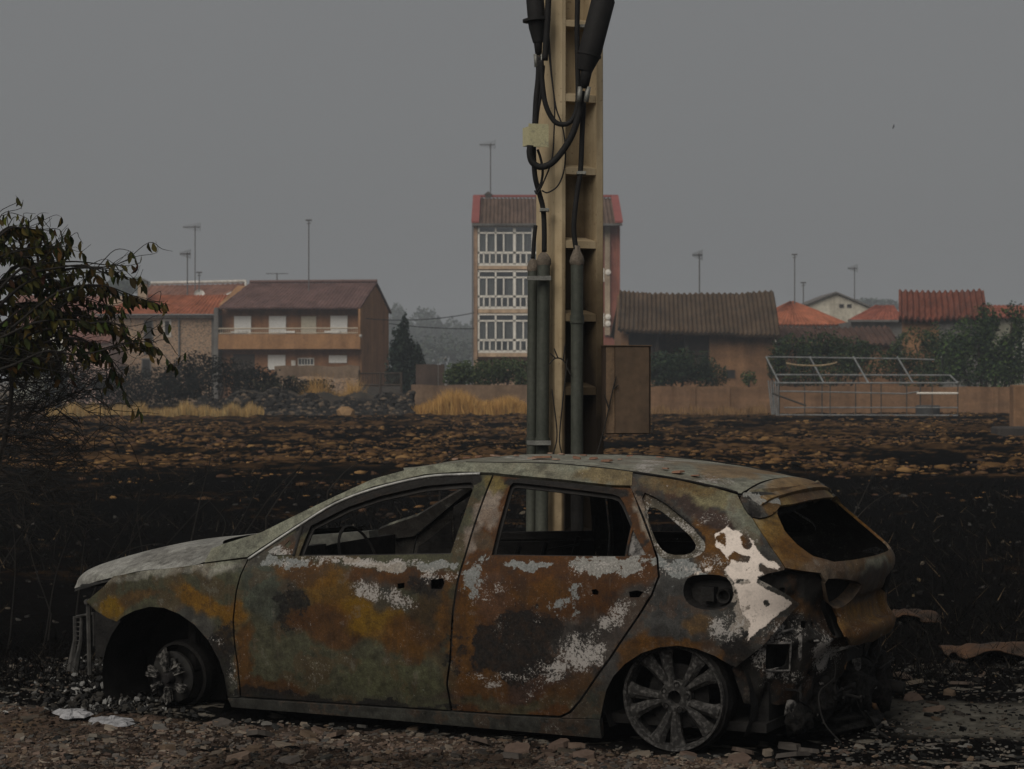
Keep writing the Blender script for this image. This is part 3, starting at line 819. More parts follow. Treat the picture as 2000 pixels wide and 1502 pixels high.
V = np.array(V); F = [f[::-1] for f in grid_faces(len(E3)-1, nb)]
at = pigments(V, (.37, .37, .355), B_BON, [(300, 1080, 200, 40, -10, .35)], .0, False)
V2, F2, c2, a2, p2 = double(V, F, at, .016)
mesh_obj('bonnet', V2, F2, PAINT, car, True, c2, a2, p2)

# ---- tailgate
LC = float(S_ALL[-1])
gl = SZ([(1456,1000),(1472,1014),(1497,1052),(1517,1082),(1534,1109),(1562,1114),(1603,1119),(1610,1132),(1622,1165),(1640,1205),(1654,1243),(1662,1261)])
zb = gl[-1][1]
tg_outer = gl + [(gl[-1][0]+.25, zb-.012), (LC, zb-.02), (LC, 1.115), (gl[0][0]+.12, 1.115), (gl[0][0]+.02, 1.10)]
glass = SZ([(1519,992),(1518,1004),(1532,1036),(1556,1063),(1588,1086),(1630,1097)])
zg0 = glass[-1][1]
tg_glass = glass + [(LC-.25, zg0-.003), (LC, zg0-.005), (LC, 1.052), (LC-.2, 1.05), (glass[0][0]+.03, glass[0][1]+.008)]
lamp_t = roundloop(SZ([(1609,1131),(1640,1129),(1684,1138),(1678,1154),(1662,1174),(1640,1189),(1624,1187),(1615,1165)]), 1)
def tg_dent(P2):
    # plate recess in the middle, folded step under the window
    s_, z = P2[:, 0], P2[:, 1]
    pl = smooth01((s_-(LC-.30))/.05)*smooth01((.64-z)/.03)*smooth01((z-.50)/.03)
    return -.028*pl+.007*fbm(s_*9, z*9, 44, 4)*smooth01((.72-z)/.08)+.003*fbm(s_*20, z*20, 45, 3)
tg = sheet('tailgate', tg_outer, [tg_glass, lamp_t], parent=car, base=(.26,.18,.11), L=B_REAR, ashL=A_REAR, rust=.55, white=False, symmetric=True, thick=.012, h=.018, dent=tg_dent)
for sd in (1, -1):
    lr = cup('lamp_recess', lamp_t, .065, M('lamp_well_rust', (.13,.085,.05), (.04,.035,.03), 14, .85) if sd > 0 else CHAR, tg, side=sd, lipscale=.018)
sheet('inner_frame', inset(tg_outer, .02)[:-4] + [(LC, zb), (LC, 1.09)], [inset(tg_glass[:-5]+[(LC, zg0-.005), (LC, 1.052)], -.004)], off=-.05, thick=.01, mat=CHAR, parent=tg, paint=False, symmetric=False, h=.04)
# spoiler: roof-coloured lip over the rear window
V = []; ns_, nt_ = 40, 14
for i in range(ns_+1):
    v = -1+2*i/ns_; y = v*(gy_[-1]-.004)
    xa = 2.872+.012*(1-v*v); xb = 3.015-.055*abs(v)**2.2
    za = float(roof_z(xa, y)); zl = 1.102-.035*v*v
    edge = smooth01((abs(v)-.86)/.14)
    top = []
    for k in range(9):
        t = k/8; x = xa+(xb-xa)*t
        z = za+(zl-za)*(t**1.35)-.012*edge
        top.append((x, y, z))
    bot = [(xb-.004, y, zl-.018), (xb-.03, y, zl-.032), (xb-.09, y, zl-.04-.03*edge), (xa+.01, y, za-.07), (xa, y, za-.05)]
    V += top+bot
V = np.array(V); n_ = 14
F = [(i*n_+k, i*n_+(k+1) % n_, (i+1)*n_+(k+1) % n_, (i+1)*n_+k) for i in range(ns_) for k in range(n_)]
F += [tuple(range(n_))[::-1], tuple(range(ns_*n_, ns_*n_+n_))]
at = pigments(V, (.40, .36, .28), [(1500, 935, 40, 16, 0, (.45,.46,.42), .8), (1545, 950, 40, 20, 20, (.48,.31,.15), .85), (1510, 975, 26, 16, 0, (.42,.24,.07), .7), (1560, 975, 50, 8, -20, (.5,.37,.27), .7), (1480, 972, 30, 10, 10, PALE, .9)], [(1480, 970, 30, 12, 0, .9), (1520, 935, 60, 12, 0, .5)], .5, False)
mesh_obj('spoiler', V, F, PAINT, tg, True, at['col'], {k: at[k] for k in ('ash', 'rust', 'white', 'pale', 'char')}, at['pcol']).data.set_sharp_from_angle(angle=R(50))
# spoiler end cheeks
for sd in (1, -1):
    ck = SZ([(1442,966),(1475,962),(1515,966),(1524,985),(1516,1000),(1500,1012),(1474,1016),(1456,1000)])
    sheet('spoiler_cheek', roundloop(ck, 1), [], off=.010, thick=.03, parent=tg, side=sd, base=(.12,.12,.115), L=[(1490,970,40,8,8,PALE,1),(1475,995,20,16,0,DARK,.7),(1515,990,16,20,0,ORANGE,.6)], ashL=[(1475,990,30,26,0,.8)], white=False)

# ---- bare rear end behind the missing bumper and lamps
inner_px = [(1478,1124),(1500,1119),(1560,1113),(1606,1120),(1626,1170),(1650,1235),(1666,1270),(1668,1320),(1632,1345),(1622,1400),(1580,1386),(1500,1383),(1455,1378),(1430,1310),(1500,1245),(1556,1188),(1500,1145)]
ip = SZ(inner_px)
plate = sheet('rear_end_panel', ip, [roundloop(SZ([(1500,1262),(1553,1262),(1554,1316),(1500,1316)]), 1, .12), roundloop(SZ([(1590,1314),(1604,1314),(1604,1330),(1590,1330)]), 2), roundloop(SZ([(1532,1152),(1546,1152),(1546,1170),(1532,1170)]), 2), SZ([(1574,1211),(1586,1212),(1585,1224),(1574,1222)]), SZ([(1594,1211),(1602,1212),(1602,1222),(1595,1221)])],
      off=-.045, thick=.012, parent=car, base=(.045,.042,.04), L=[(1520,1260,60,60,0,(.035,.034,.033),.6),(1560,1185,40,10,20,(.2,.11,.05),.8),(1620,1290,40,40,0,(.06,.05,.045),.6)], ashL=[(1540,1230,70,46,-40,1.0),(1615,1285,34,44,0,1.05),(1495,1290,26,50,0,1.0),(1560,1325,60,26,0,.75),(1600,1230,30,40,0,.9),(1575,1150,60,30,0,.55)], white=True, h=.02,
      dent=lambda P2: .006*fbm(P2[:, 0]*22, P2[:, 1]*22, 5, 3)+.012*np.sin(P2[:, 0]*31)*np.sin(P2[:, 1]*24)+.010*np.sign(np.sin(P2[:, 0]*19+1)))
sheet('rear_end_panel', ip, [], off=-.05, thick=.012, parent=car, side=-1, mat=CHAR, paint=False, h=.04)
# square frame lip and stamped ribs
mb = MB()
def hp(px, py, off): 
    s_, z_ = sz(px, py); p = bil(HT, np.array([s_]), np.array([z_]))[0]; n_ = bil(HN, np.array([s_]), np.array([z_]))[0]
    return Vector(p+n_*off)
def hpath(pts, off): return [hp(x, y, off) for x, y in pts]
mb.tube(hpath([(1499,1261),(1554,1261),(1555,1317),(1499,1317),(1499,1261)], -.042), .006, 6)
mb.tube(hpath([(1575,1235),(1574,1290),(1576,1380)], -.042), .010, 6)
mb.tube(hpath([(1530,1200),(1505,1235),(1470,1280)], -.040), .007, 6)
mb.tube(hpath([(1560,1225),(1530,1232),(1522,1245)], -.040), .006, 6)
mb.tube(hpath([(1620,1240),(1600,1252),(1640,1255)], -.040), .007, 6)
mb.build('stamped_rib', ASHY, plate, True)
# crash beam, silencer, torn strips
mb = MB()
V = []
for i in range(25):
    y = -.52+1.04*i/24; x = 3.19-.10*(y/.6)**2; z = .35+.012*math.sin(i*1.3)
    V += [(x, y, z-.035), (x+.03, y, z-.03), (x+.035, y, z+.03), (x, y, z+.035)]
F = [(i*4+k, i*4+(k+1) % 4, i*4+4+(k+1) % 4, i*4+4+k) for i in range(24) for k in range(4)]+[(3,2,1,0), (96,97,98,99)]
mb.add(V, F)
bb = mb.build('crash_beam', SOOT, car)
mb = MB()
mb.lathe([(0, -.26), (.085, -.25), (.105, -.22), (.105, .22), (.085, .25), (0, .26)], (3.14, .18, .20), (.1, 1, .08), 18)
mb.tube(spline([(2.6, .1, .16), (2.9, .08, .17), (3.1, -.05, .18)], 4), .03, 8)
mb.tube(spline([(3.2, .32, .18), (3.3, .34, .17), (3.36, .34, .16)], 4), .03, 10)
mb.build('silencer', CHAR, car, True)
mb = MB()
for k in range(26):
    y0 = random.uniform(-.55, .6); x0 = 3.2-.1*(y0/.6)**2; z0 = random.uniform(.08, .45)
    pts = [(x0+random.uniform(-.05, .10), y0, z0)]
    for q in range(4): pts.append((pts[-1][0]+random.uniform(-.07, .08), pts[-1][1]+random.uniform(-.16, .16), max(.02, pts[-1][2]+random.uniform(-.11, .06))))
    mb.tube(spline(pts, 4), random.choice([.004, .006, .012, .018]), 5)
mb.build('melted_wiring', CHAR, car)
# melted lumps of bumper and boot contents sagging at the rear
def lump(name, c_, rad, seed, parent, mat):
    V = []; nu_, nv_ = 22, 14
    for i in range(nu_):
        for j in range(nv_+1):
            a_ = 2*math.pi*i/nu_; b_ = math.pi*j/nv_
            d = Vector((math.sin(b_)*math.cos(a_), math.sin(b_)*math.sin(a_), math.cos(b_)))
            g = 1+.42*mnoise.fractal(d*1.9+Vector((seed, 0, 0)), 1.0, 2.0, 4)+.14*mnoise.noise(d*7+Vector((seed, 3, 0)))
            V.append((c_[0]+d.x*rad[0]*g, c_[1]+d.y*rad[1]*g, max(.004, c_[2]+d.z*rad[2]*g)))
    F = [(i*(nv_+1)+j, i*(nv_+1)+j+1, ((i+1) % nu_)*(nv_+1)+j+1, ((i+1) % nu_)*(nv_+1)+j) for i in range(nu_) for j in range(nv_)]
    return mesh_obj(name, V, F, mat, parent, True)
TANG = M('charred_tangle', (.028, .026, .024), (.006, .006, .006), 42, .85, bstr=1.0, bdist=.03, lo=.42, hi=.6, spec=.15)
for k, (c_, rd) in enumerate((((3.16, -.30, .18), (.07, .14, .09)), ((3.21, .05, .21), (.08, .18, .11)), ((3.22, .33, .18), (.09, .13, .13)), ((3.12, -.50, .12), (.05, .10, .07)), ((3.16, .10, .05), (.12, .42, .05)))):
    lump('melted_bumper', c_, rd, k*3.1, car, TANG)
# torn thin strips of sheet metal and liner
rr_ = random.Random(31)
for k in range(16):
    y0 = rr_.uniform(-.55, .55); x0 = 3.22-.12*(y0/.6)**2+rr_.uniform(-.04, .03); z0 = rr_.uniform(.10, .36); wd = rr_.uniform(.012, .04)
    pts = [Vector((x0, y0, z0))]
    for q in range(5): pts.append(pts[-1]+Vector((rr_.uniform(-.03, .04), rr_.uniform(-.03, .09), rr_.uniform(-.07, .03))))
    pts = spline(pts, 4); V = []
    for i, p in enumerate(pts):
        t_ = i*.35+k; d_ = Vector((.3*math.cos(t_), .3, math.sin(t_)+.6)).normalized()*wd*(.6+.4*math.sin(i*.8+k))
        V += [tuple(p-d_), tuple(p+d_)]
    V = [(x, y, max(.01, z)) for x, y, z in V]
    o = mesh_obj('torn_strip', V, [(2*i, 2*i+1, 2*i+3, 2*i+2) for i in range(len(pts)-1)], (ASHY, SOOT, CHAR, RUSTM)[k % 4], car, True)
    md = o.modifiers.new('thick', 'SOLIDIFY'); md.thickness = .003
# exposed bracket dropping below the panel
mb = MB(); mb.tube(hpath([(1618,1345),(1626,1385),(1632,1425)], -.04), [.018, .014, .006], 6); mb.build('tow_bracket', ASHY, car)
mb = MB(); mb.tube([planept(1590, 1282, -.35), planept(1660, 1262, -.28), planept(1720, 1238, .1)], .008, 6); mb.build('bent_rod', ASHY, car)

# ---- floor, wheel housings, bulkhead, engine, seats
mb = MB()
mb.box(.35, 3.05, -.74, .74, .09, .13)
mb.box(.62, 2.2, -.10, .10, .13, .26)
mb.build('floor_pan', CHAR, car)
mb = MB(); mb.box(.40, .44, -.80, .80, .13, .76); mb.build('bulkhead', CHAR, car)
mb = MB(); mb.box(2.98, 3.04, -.68, .68, .13, .62); mb.build('boot_wall', CHAR, car)
for (cx, cz, rad) in ((.03, .16, .36), (2.66, .22, .34)):
    for sd in (1, -1):
        mb = MB(); V = []; F = []
        K = 20
        for k in range(K+1):
            a_ = R(-25)+R(230)*k/K
            for yy in (-.80, -.42): V.append((cx+rad*math.cos(a_), yy*sd, cz+rad*math.sin(a_)))
        F = [(2*k, 2*k+1, 2*k+3, 2*k+2) for k in range(K)]
        F.append(tuple(2*k+1 for k in range(K+1)))
        mb.add(V, F); mb.build('wheel_housing', CHAR, car)
mb = MB()
mb.box(-.42, .30, -.36, .34, .22, .52); mb.box(-.30, .05, -.30, .30, .52, .60); mb.box(-.55, -.40, -.55, .55, .20, .50)
mb.tube(spline([(-.3, -.3, .6), (-.2, 0, .64), (.0, .3, .6)], 4), .03, 8)
mb.build('engine_block', CHAR, car)
mb = MB()
mb.tube([(-.62, -.50, .10), (-.63, -.50, .47)], .012, 6); mb.tube([(-.62, .50, .10), (-.63, .50, .47)], .012, 6); mb.tube([(-.63, -.52, .47), (-.66, 0, .48), (-.63, .52, .47)], .014, 6)
a0 = planept(146, 1205, -.28); 
mb.tube([planept(150, 1204, -.3), planept(184, 1198, -.45)], .007, 6)
mb.tube([planept(184, 1198, -.45), planept(185, 1262, -.45)], .009, 6)
for k in range(7): mb.tube([planept(146, 1206+k*9, -.3), planept(159, 1206+k*9, -.33)], .003, 4)
mb.tube([planept(146, 1204, -.3), planept(147, 1248, -.3), planept(138, 1310, -.3)], [.010, .012, .022], 6)
mb.tube([planept(159, 1204, -.33), planept(158, 1250, -.33), planept(146, 1312, -.33)], [.008, .010, .02], 6)
mb.build('radiator_support', M('bent_dark_steel', (.06,.057,.053), (.02,.02,.019), 20, .8), car)
for yy in (-.36, .36):
    mb = MB()
    for k in (-.2, .2):
        mb.tube(spline([(1.45, yy+k, .38), (1.42, yy+k, .42), (1.56, yy+k, .62), (1.62, yy+k, .80)], 4), .014, 6)
    for q in range(5): mb.tube([(1.46+.04*q, yy-.2, .44+.08*q), (1.46+.04*q, yy+.2, .44+.08*q)], .006, 5)
    mb.box(1.05, 1.45, yy-.22, yy+.22, .30, .34)
    mb.build('seat_frame', CHAR, car)
mb = MB()
for yy in (-.5, -.17, .17, .5): mb.tube(spline([(2.30, yy, .36), (2.36, yy, .5), (2.46, yy, .74)], 4), .014, 6)
for q in range(4): mb.tube([(2.34+.03*q, -.56, .46+.09*q), (2.34+.03*q, .56, .46+.09*q)], .008, 5)
mb.build('rear_seat_frame', CHAR, car)
mb = MB()
for p in [[(592,1047),(720,1037),(722,1050),(650,1062),(600,1078),(586,1080)]]:
    q = [planept(x, y, .05) for x, y in p]; 
    V = [v for v in q]+[v+Vector((0, .10, 0)) for v in q]; n_ = len(q)
    mb.add(V, [tuple(range(n_)), tuple(range(2*n_-1, n_-1, -1))]+[(i, n_+i, n_+(i+1) % n_, (i+1) % n_) for i in range(n_)])
mb.build('dashboard_beam', M('scorched_alloy', (.10,.10,.085), (.03,.03,.027), 8, .7), car)
mb = MB(); mb.tube([(.55, -.36, .62), (.85, -.36, .72)], .02, 8); mb.lathe([(.17, -.008), (.18, 0), (.17, .008), (.16, 0)], (.86, -.36, .725), (.9, 0, .35), 24, closed=True); mb.build('steering_column', CHAR, car)

# ---- wheels
def rim(parent, side):
    mb = MB()
    mb.lathe([(.226, 0), (.228, .012), (.222, .022), (.210, .020), (.203, .03), (.196, .16), (.214, .18), (.226, .19), (.226, .185), (.206, .155), (.213, .03)], (0, 0, 0), (0, side, 0), 64, closed=True)
    return mb
def alloy_wheel(name, side):
    w = bpy.data.objects.new(name, None); C.objects.link(w); w.parent = car
    mb = MB()
    mb.lathe([(.218, .004), (.228, .0), (.232, .014), (.226, .022), (.210, .032), (.203, .17), (.226, .19), (.23, .185)], (0, 0, 0), (0, side, 0), 72)
    mb.lathe([(.205, .05), (.218, .004)], (0, 0, 0), (0, side, 0), 72)
    # ten spokes in five pairs
    for k in range(5):
        for t in (-1, 1):
            a0 = 2*math.pi*k/5+math.pi/2+R(36)
            V = []
            for q in range(9):
                u = q/8; r_ = .040+(.212-.040)*u
                a_ = a0+t*R(7.5+6.5*u)
                hw = .016+.015*u+.016*max(0, u-.78)*5*.5
                dep = .012+.020*(1-u)**2-.004*math.sin(math.pi*u)+.006
                cx, cz = r_*math.cos(a_), r_*math.sin(a_)
                tx, tz = -math.sin(a_), math.cos(a_)
                for (w_, d_) in ((-hw, dep+.014), (-hw*.35, dep-.004), (hw*.35, dep-.004), (hw, dep+.014), (hw*.8, dep+.045), (-hw*.8, dep+.045)):
                    V.append((cx+tx*w_, side*d_, cz+tz*w_))
            mb.add(V, [(q*6+i, q*6+(i+1) % 6, q*6+6+(i+1) % 6, q*6+6+i) for q in range(8) for i in range(6)]+[(5,4,3,2,1,0), tuple(range(48, 54))])
    mb.lathe([(.030, .06), (.030, .022), (.034, .020), (.060, .026), (.072, .034), (.074, .07)], (0, 0, 0), (0, side, 0), 40)
    ro = mb.build('rim', RIMM, w, angle=40)
    for k in range(5):
        mb = MB(); a_ = 2*math.pi*k/5+math.pi/2
        mb.lathe([(.0, .03), (.008, .03), (.009, .022), (.013, .021), (.014, .03)], (.055*math.cos(a_), 0, .055*math.sin(a_)), (0, side, 0), 12)
        mb.build('wheel_bolt', CHAR, ro)
    mb = MB(); mb.lathe([(0, .075), (.14, .075), (.14, .095), (.06, .10)], (0, 0, 0), (0, side, 0), 40); mb.build('brake_drum', CHAR, w)
    mb = MB(); mb.lathe([(.214, .02), (.243, .03), (.250, .07), (.246, .14), (.235, .185), (.20, .18), (.2, .06)], (0, 0, 0), (0, side, 0), 48)
    rr = random.Random(5)
    mb.v = [(x*(1+.012*rr.uniform(-1, 1)), y, max(-.222, z*(1+.012*rr.uniform(-1, 1)))) for x, y, z in mb.v]
    mb.build('burnt_tyre', CHAR, w)
    return w
wr = alloy_wheel('wheel', 1); wr.location = (2.655, -.825, .226)
wr.rotation_euler = (0, R(10), 0)
wr2 = alloy_wheel('wheel', -1); wr2.location = (2.655, .825, .226)
# front: alloy melted away, bare hub and disc resting in the ash, steered
for sd in (1, -1):
    w = bpy.data.objects.new('wheel', None); C.objects.link(w); w.parent = car
    w.location = (.01, -.70*sd, .150); w.rotation_euler = (R(4)*sd, 0, R(-4)*sd)
    mb = MB()
    mb.lathe([(.066, 0), (.118, 0), (.124, .004), (.124, .022), (.118, .026), (.066, .026)], (0, 0, 0), (0, sd, 0), 48, closed=True)
    mb.build('brake_disc', M('dull_disc_steel', (.020,.019,.017), (.008,.008,.008), 12, .8), w, angle=40)
    mb = MB(); mb.lathe([(.150, .05), (.162, .06), (.166, .10), (.16, .16), (.14, .17), (.14, .06)], (0, 0, 0), (0, sd, 0), 40); mb.build('tyre_bead', CHAR, w)
    mb = MB(); mb.lathe([(0, -.05), (.02, -.05), (.026, -.04), (.03, -.01), (.066, -.01), (.07, .0)], (0, 0, 0), (0, sd, 0), 24); mb.build('hub', SOOT, w, angle=40)
    # remains of the alloy hanging on the hub
    mb = MB(); rr = random.Random(11+sd)
    for (a0, a1, r0, r1) in ((R(20), R(70), .05, .105), (R(85), R(120), .035, .135), (R(150), R(178), .06, .12), (R(200), R(225), .05, .10), (R(250), R(285), .045, .12), (R(320), R(345), .06, .11)):
        V = []; K = 9
        for k in range(K+1):
            a_ = a0+(a1-a0)*k/K
            for r_ in (r0, (r0+r1)/2, r1*(1+.12*rr.uniform(-1, 1))):
                V.append((r_*math.cos(a_), sd*(-.035-.02*rr.random()), r_*math.sin(a_)))
        for k in range(len(V)): V.append((V[k][0], V[k][1]+sd*.02, V[k][2]))
        n_ = 3*(K+1); F = []
        for k in range(K):
            for j in range(2):
                F.append((k*3+j, k*3+j+1, k*3+4+j, k*3+3+j)); F.append((n_+k*3+j, n_+k*3+3+j, n_+k*3+4+j, n_+k*3+1+j))
            F.append((k*3, k*3+3, n_+k*3+3, n_+k*3)); F.append((k*3+2, n_+k*3+2, n_+k*3+5, k*3+5))
        F += [(0, n_, n_+1, 1), (1, n_+1, n_+2, 2)]
        mb.add(V, F)
    mb.build('melted_rim', M('melted_alloy', (.14,.133,.122), (.010,.0095,.009), 60, .75, lo=.42, hi=.56, bstr=.8), w)
    mb = MB(); mb.tube([(0, .03*sd, 0), (0, .55*sd, .02)], .018, 8); mb.tube([(.05, .12*sd, .02), (.03, .16*sd, .42)], .03, 8); mb.build('suspension_strut', CHAR, w)

# ------------------------------------------------------------------ ground: one sheet from the road edge to the horizon
def px_of(x, y, z=0.0): return PX0+FPX*x/y, YH+(HC-z)*FPX/y
rows = [1.5, 3, 5, 6.5, 7.6]
y = 8.3
while y < 12.2: rows.append(y); y += 0.012
while y < 36: rows.append(y); y *= 1.0045
while y < 100: rows.append(y); y *= 1.0022
while y < 190: rows.append(y); y *= 1.01
while y < 5000: rows.append(y); y *= 1.15
rows = np.array(rows)
us = np.concatenate([[-4, -2, -1.2, -.8, -.6, -.5, -.42, -.36, -.32], np.linspace(-.285, .285, 420), [.32, .36, .42, .5, .6, .8, 1.2, 2, 4]])
GX = us[None, :]*rows[:, None]; GY = np.repeat(rows[:, None], len(us), 1)
GP = np.full(GX.shape, 0.0)
gpx = PX0+FPX*us[None, :]+0*GY; gpy = YH+HC*FPX/GY
# zones, as distances in metres along the ground
wob = fbm(GX*.55, GY*.55, 21, 4)
far_w = smooth01((GY+11*fbm(GX*.08, GY*.05, 31, 5, .6)-34)/5)*smooth01((132-GY)/8)        # ploughed field with brown clods
d_line = (GY-(10.62-.43*(GX+1.9)))                                                    # beyond the car's near side
near_soil = smooth01((-.02-d_line+.22*wob)/.16)                                       # pinkish broken tile and earth in front of the car
near_soil *= smooth01((1.05-GX+.5*wob+1.2*(10.0-GY))/.55)
track = smooth01((GX-1.55+.3*wob)/.3)*smooth01((11.05-GY+.35*wob)/.22)*smooth01((GY-9.55+.25*wob)/.2)  # grey dirt track, right of the car
leftsoil = smooth01((-2.05-GX+.3*wob)/.3)*smooth01((10.35-GY+.2*wob)/.2)
# heights
clod = np.abs(fbm(GX*1.05, GY*1.05, 51, 4)); clod2 = fbm(GX*2.3, GY*2.3, 61, 3)
fur = fbm(GX*.35, GY*.9, 71, 3)
hz = far_w*(.16*clod+.07*clod2+.06*fur)
mid = (1-far_w)
hz += mid*(.018*fbm(GX*3, GY*3, 81, 4)+.010*fbm(GX*11, GY*11, 83, 3))*smooth01((GY-7)/1.5)*smooth01((140-GY)/20)
hz += near_soil*(.012*np.abs(fbm(GX*14, GY*14, 85, 3)))
hz += .05*smooth01((GY-11.9)/.6)*(1-far_w)*np.abs(fbm(GX*1.4, GY*1.4, 91, 4))*smooth01((40-GY)/10)
GP = hz
# pigment
blk = np.array([.0042, .0040, .0039]); br1 = np.array([.085, .048, .023]); br2 = np.array([.13, .075, .032]); pink = np.array([.066, .047, .036]); grey = np.array([.085, .08, .068])
n1 = fbm(GX*2.6, GY*2.0, 101, 5, .75); n2 = fbm(GX*.16, GY*.12, 103, 4); n3 = fbm(GX*4, GY*4, 105, 3); n4 = fbm(GX*9, GY*9, 107, 3)
band = smooth01((GY-44)/12)
bm = smooth01((n1*1.1+n2*.55+.35*n3*(1-band)+(clod-.28)*1.2-.06)/.16)*far_w
bm *= .35+.65*smooth01((fbm(GX*.09, GY*.20, 141, 4)+.32)/.35)
colg = blk+(br1-blk)*(bm*.85)[..., None]
colg = colg+(br2-colg)*(bm*smooth01((n3+.1)/.5)*.55)[..., None]
# stray tan patches in the burnt belt
st_ = smooth01((fbm(GX*.8, GY*.5, 111, 6, .65)-.20+.25*smooth01((20-GY)/8))/.12)*(1-far_w)*smooth01((GY-16)/4)*.55*smooth01((n3+.3)/.4)
colg = colg+(br1*.75-colg)*(st_*smooth01((n4+.15)/.3))[..., None]
sp = smooth01((n4-.36)/.06)*(1-far_w)*smooth01((12.8-GY)/2)*.5
colg = colg+(np.array([.2, .18, .15])-colg)*sp[..., None]
ps = near_soil*(.35+.65*smooth01((fbm(GX*1.7, GY*2.2, 151, 4)+.28)/.3))*(.62+.38*smooth01((n3+n4*.6+.25)/.3))
colg = colg+(pink*(1+.35*n4[..., None])-colg)*ps[..., None]
colg = colg+(grey*(1+.3*n3[..., None])-colg)*(track*.85)[..., None]
colg = colg+(np.array([.13, .09, .055])-colg)*(leftsoil*.6*smooth01((n3+.4)/.4))[..., None]
# grey dirt beyond the wall
colg = colg+(np.array([.12, .09, .06])-colg)*smooth01((GY-132)/6)[..., None]
nr, nc = GX.shape
Vg = np.column_stack([GX.ravel(), GY.ravel(), GP.ravel()])
ii, jj = np.meshgrid(np.arange(nr-1), np.arange(nc-1), indexing='ij')
q0 = (ii*nc+jj).ravel()
Fg = np.column_stack([q0, q0+1, q0+nc+1, q0+nc])
me = bpy.data.meshes.new('ground')
me.vertices.add(len(Vg)); me.vertices.foreach_set('co', Vg.astype(np.float32).ravel())
me.loops.add(Fg.size); me.loops.foreach_set('vertex_index', Fg.astype(np.int32).ravel())
me.polygons.add(len(Fg)); me.polygons.foreach_set('loop_start', (np.arange(len(Fg))*4).astype(np.int32)); me.polygons.foreach_set('loop_total', np.full(len(Fg), 4, np.int32))
me.update(calc_edges=True)
me.polygons.foreach_set('use_smooth', np.ones(len(Fg), bool))
at_ = me.color_attributes.new('col', 'FLOAT_COLOR', 'POINT')
at_.data.foreach_set('color', np.column_stack([colg.reshape(-1, 3), np.ones(len(Vg))]).astype(np.float32).ravel())
EARTH = M_col('burnt_earth', 9, .95, .5, .02, .45)
me.materials.append(EARTH)
ground = bpy.data.objects.new('ground', me); C.objects.link(ground); tag(ground, kind='structure')
def gz_at(x, y):
    i = int(np.clip(np.searchsorted(rows, y), 0, nr-1)); j = int(np.clip(np.searchsorted(us, x/y), 0, nc-1))
    return float(GP[i, j])

# ---- broken flakes of tile, ash and gravel over the near ground
CHIP = M_col('chips', 30, .9, .3, .004, .25)
def shard(mb, x, y, z, r, t, col, rr, tilt=.25):
    n = rr.randint(5, 8); rz = rr.uniform(0, 6.28); el = rr.uniform(.45, 1.0)
    poly = []
    for k in range(n):
        a_ = 2*math.pi*(k+rr.uniform(-.28, .28))/n; q = r*rr.uniform(.65, 1.1)
        poly.append((q*math.cos(a_), q*math.sin(a_)*el))
    tx, ty = rr.uniform(-tilt, tilt), rr.uniform(-tilt, tilt)
    cr, sr = math.cos(rz), math.sin(rz)
    V = []
    for s_ in (1, -1):
        for a_, b_ in poly:
            k = 1.0 if s_ < 0 else .9
            X, Y = (a_*cr-b_*sr)*k, (a_*sr+b_*cr)*k
            V.append((x+X, y+Y, z+X*tx+Y*ty+(t if s_ > 0 else -.003)))
    mb.add(V, [tuple(range(n)), tuple(range(2*n-1, n-1, -1))]+[(i, n+i, n+(i+1) % n, (i+1) % n) for i in range(n)], col)
rr = random.Random(3)
mb = MB(); cnt = 0
PINKS = [(.125,.090,.072), (.15,.110,.086), (.10,.078,.065), (.18,.15,.12), (.09,.08,.072), (.13,.095,.068)]
GREYS = [(.03,.03,.029), (.07,.068,.063), (.11,.105,.097), (.012,.012,.012), (.15,.135,.115)]
while cnt < 25000:
    Y = 8.5+4.0*rr.random()**1.6; X = rr.uniform(-.25, .25)*Y
    i = int(np.searchsorted(rows, Y)); j = int(np.clip(np.searchsorted(us, X/Y), 0, nc-1))
    ns_ = near_soil[i, j]; tr = track[i, j]
    u = rr.random()
    lx = (X-OX)*ct-(Y-OY)*st; ly = (X-OX)*st+(Y-OY)*ct
    if -.5 < lx < 3.2 and -.80 < ly < .9: continue
    if u < ns_*.95:
        r = min(.055, .004+.0056*rr.expovariate(1)*(1.6 if rr.random() < .12 else 1)); col = rr.choice(PINKS) if rr.random() < .86 else rr.choice(GREYS)
    elif u > .55:
        if rr.random() < .3: continue
        r = min(.04, .004+.006*rr.expovariate(1)); col = rr.choice(GREYS) if rr.random() < .8 else rr.choice(PINKS)
    else: continue
    f = rr.uniform(.40, .95)*(.45+.75*float(smooth01((fbm(np.array([X*1.9]), np.array([Y*2.4]), 161, 3)[0]+.35)/.5)))
    shard(mb, X, Y, float(GP[i, j])+.001, r, r*rr.uniform(.12, .35), tuple(c_*f for c_ in col), rr, .35); cnt += 1
o = mb.build('rubble', CHIP); tag(o, 'loose litter of pinkish tile flakes and grey ash chips on the ground', kind='stuff')

# larger shards one can pick out
for k in range(34):
    if k < 26:
        px = rr.choice([rr.uniform(300, 1300), rr.uniform(300, 1300), rr.uniform(1300, 1600)]); py = rr.uniform(1418, 1495) if px < 1200 else rr.uniform(1462, 1498)
    else:
        px = rr.uniform(1750, 1990); py = rr.uniform(1290, 1400)
    Y = HC*FPX/(py-YH); X = (px-PX0)/FPX*Y
    mb = MB(); c_ = rr.choice(PINKS); shard(mb, 0, 0, 0, rr.uniform(.045, .085), rr.uniform(.010, .022), tuple(q*.72 for q in c_), rr, .3)
    o = mb.build('tile_shard', CHIP); o.location = (X, Y, gz_at(X, Y)+.004); o.rotation_euler = (0, 0, rr.uniform(0, 6))
    tag(o, 'flat broken pinkish tile shard lying on the ground around the burnt car', 'shard', 'tile shards strewn around the car')
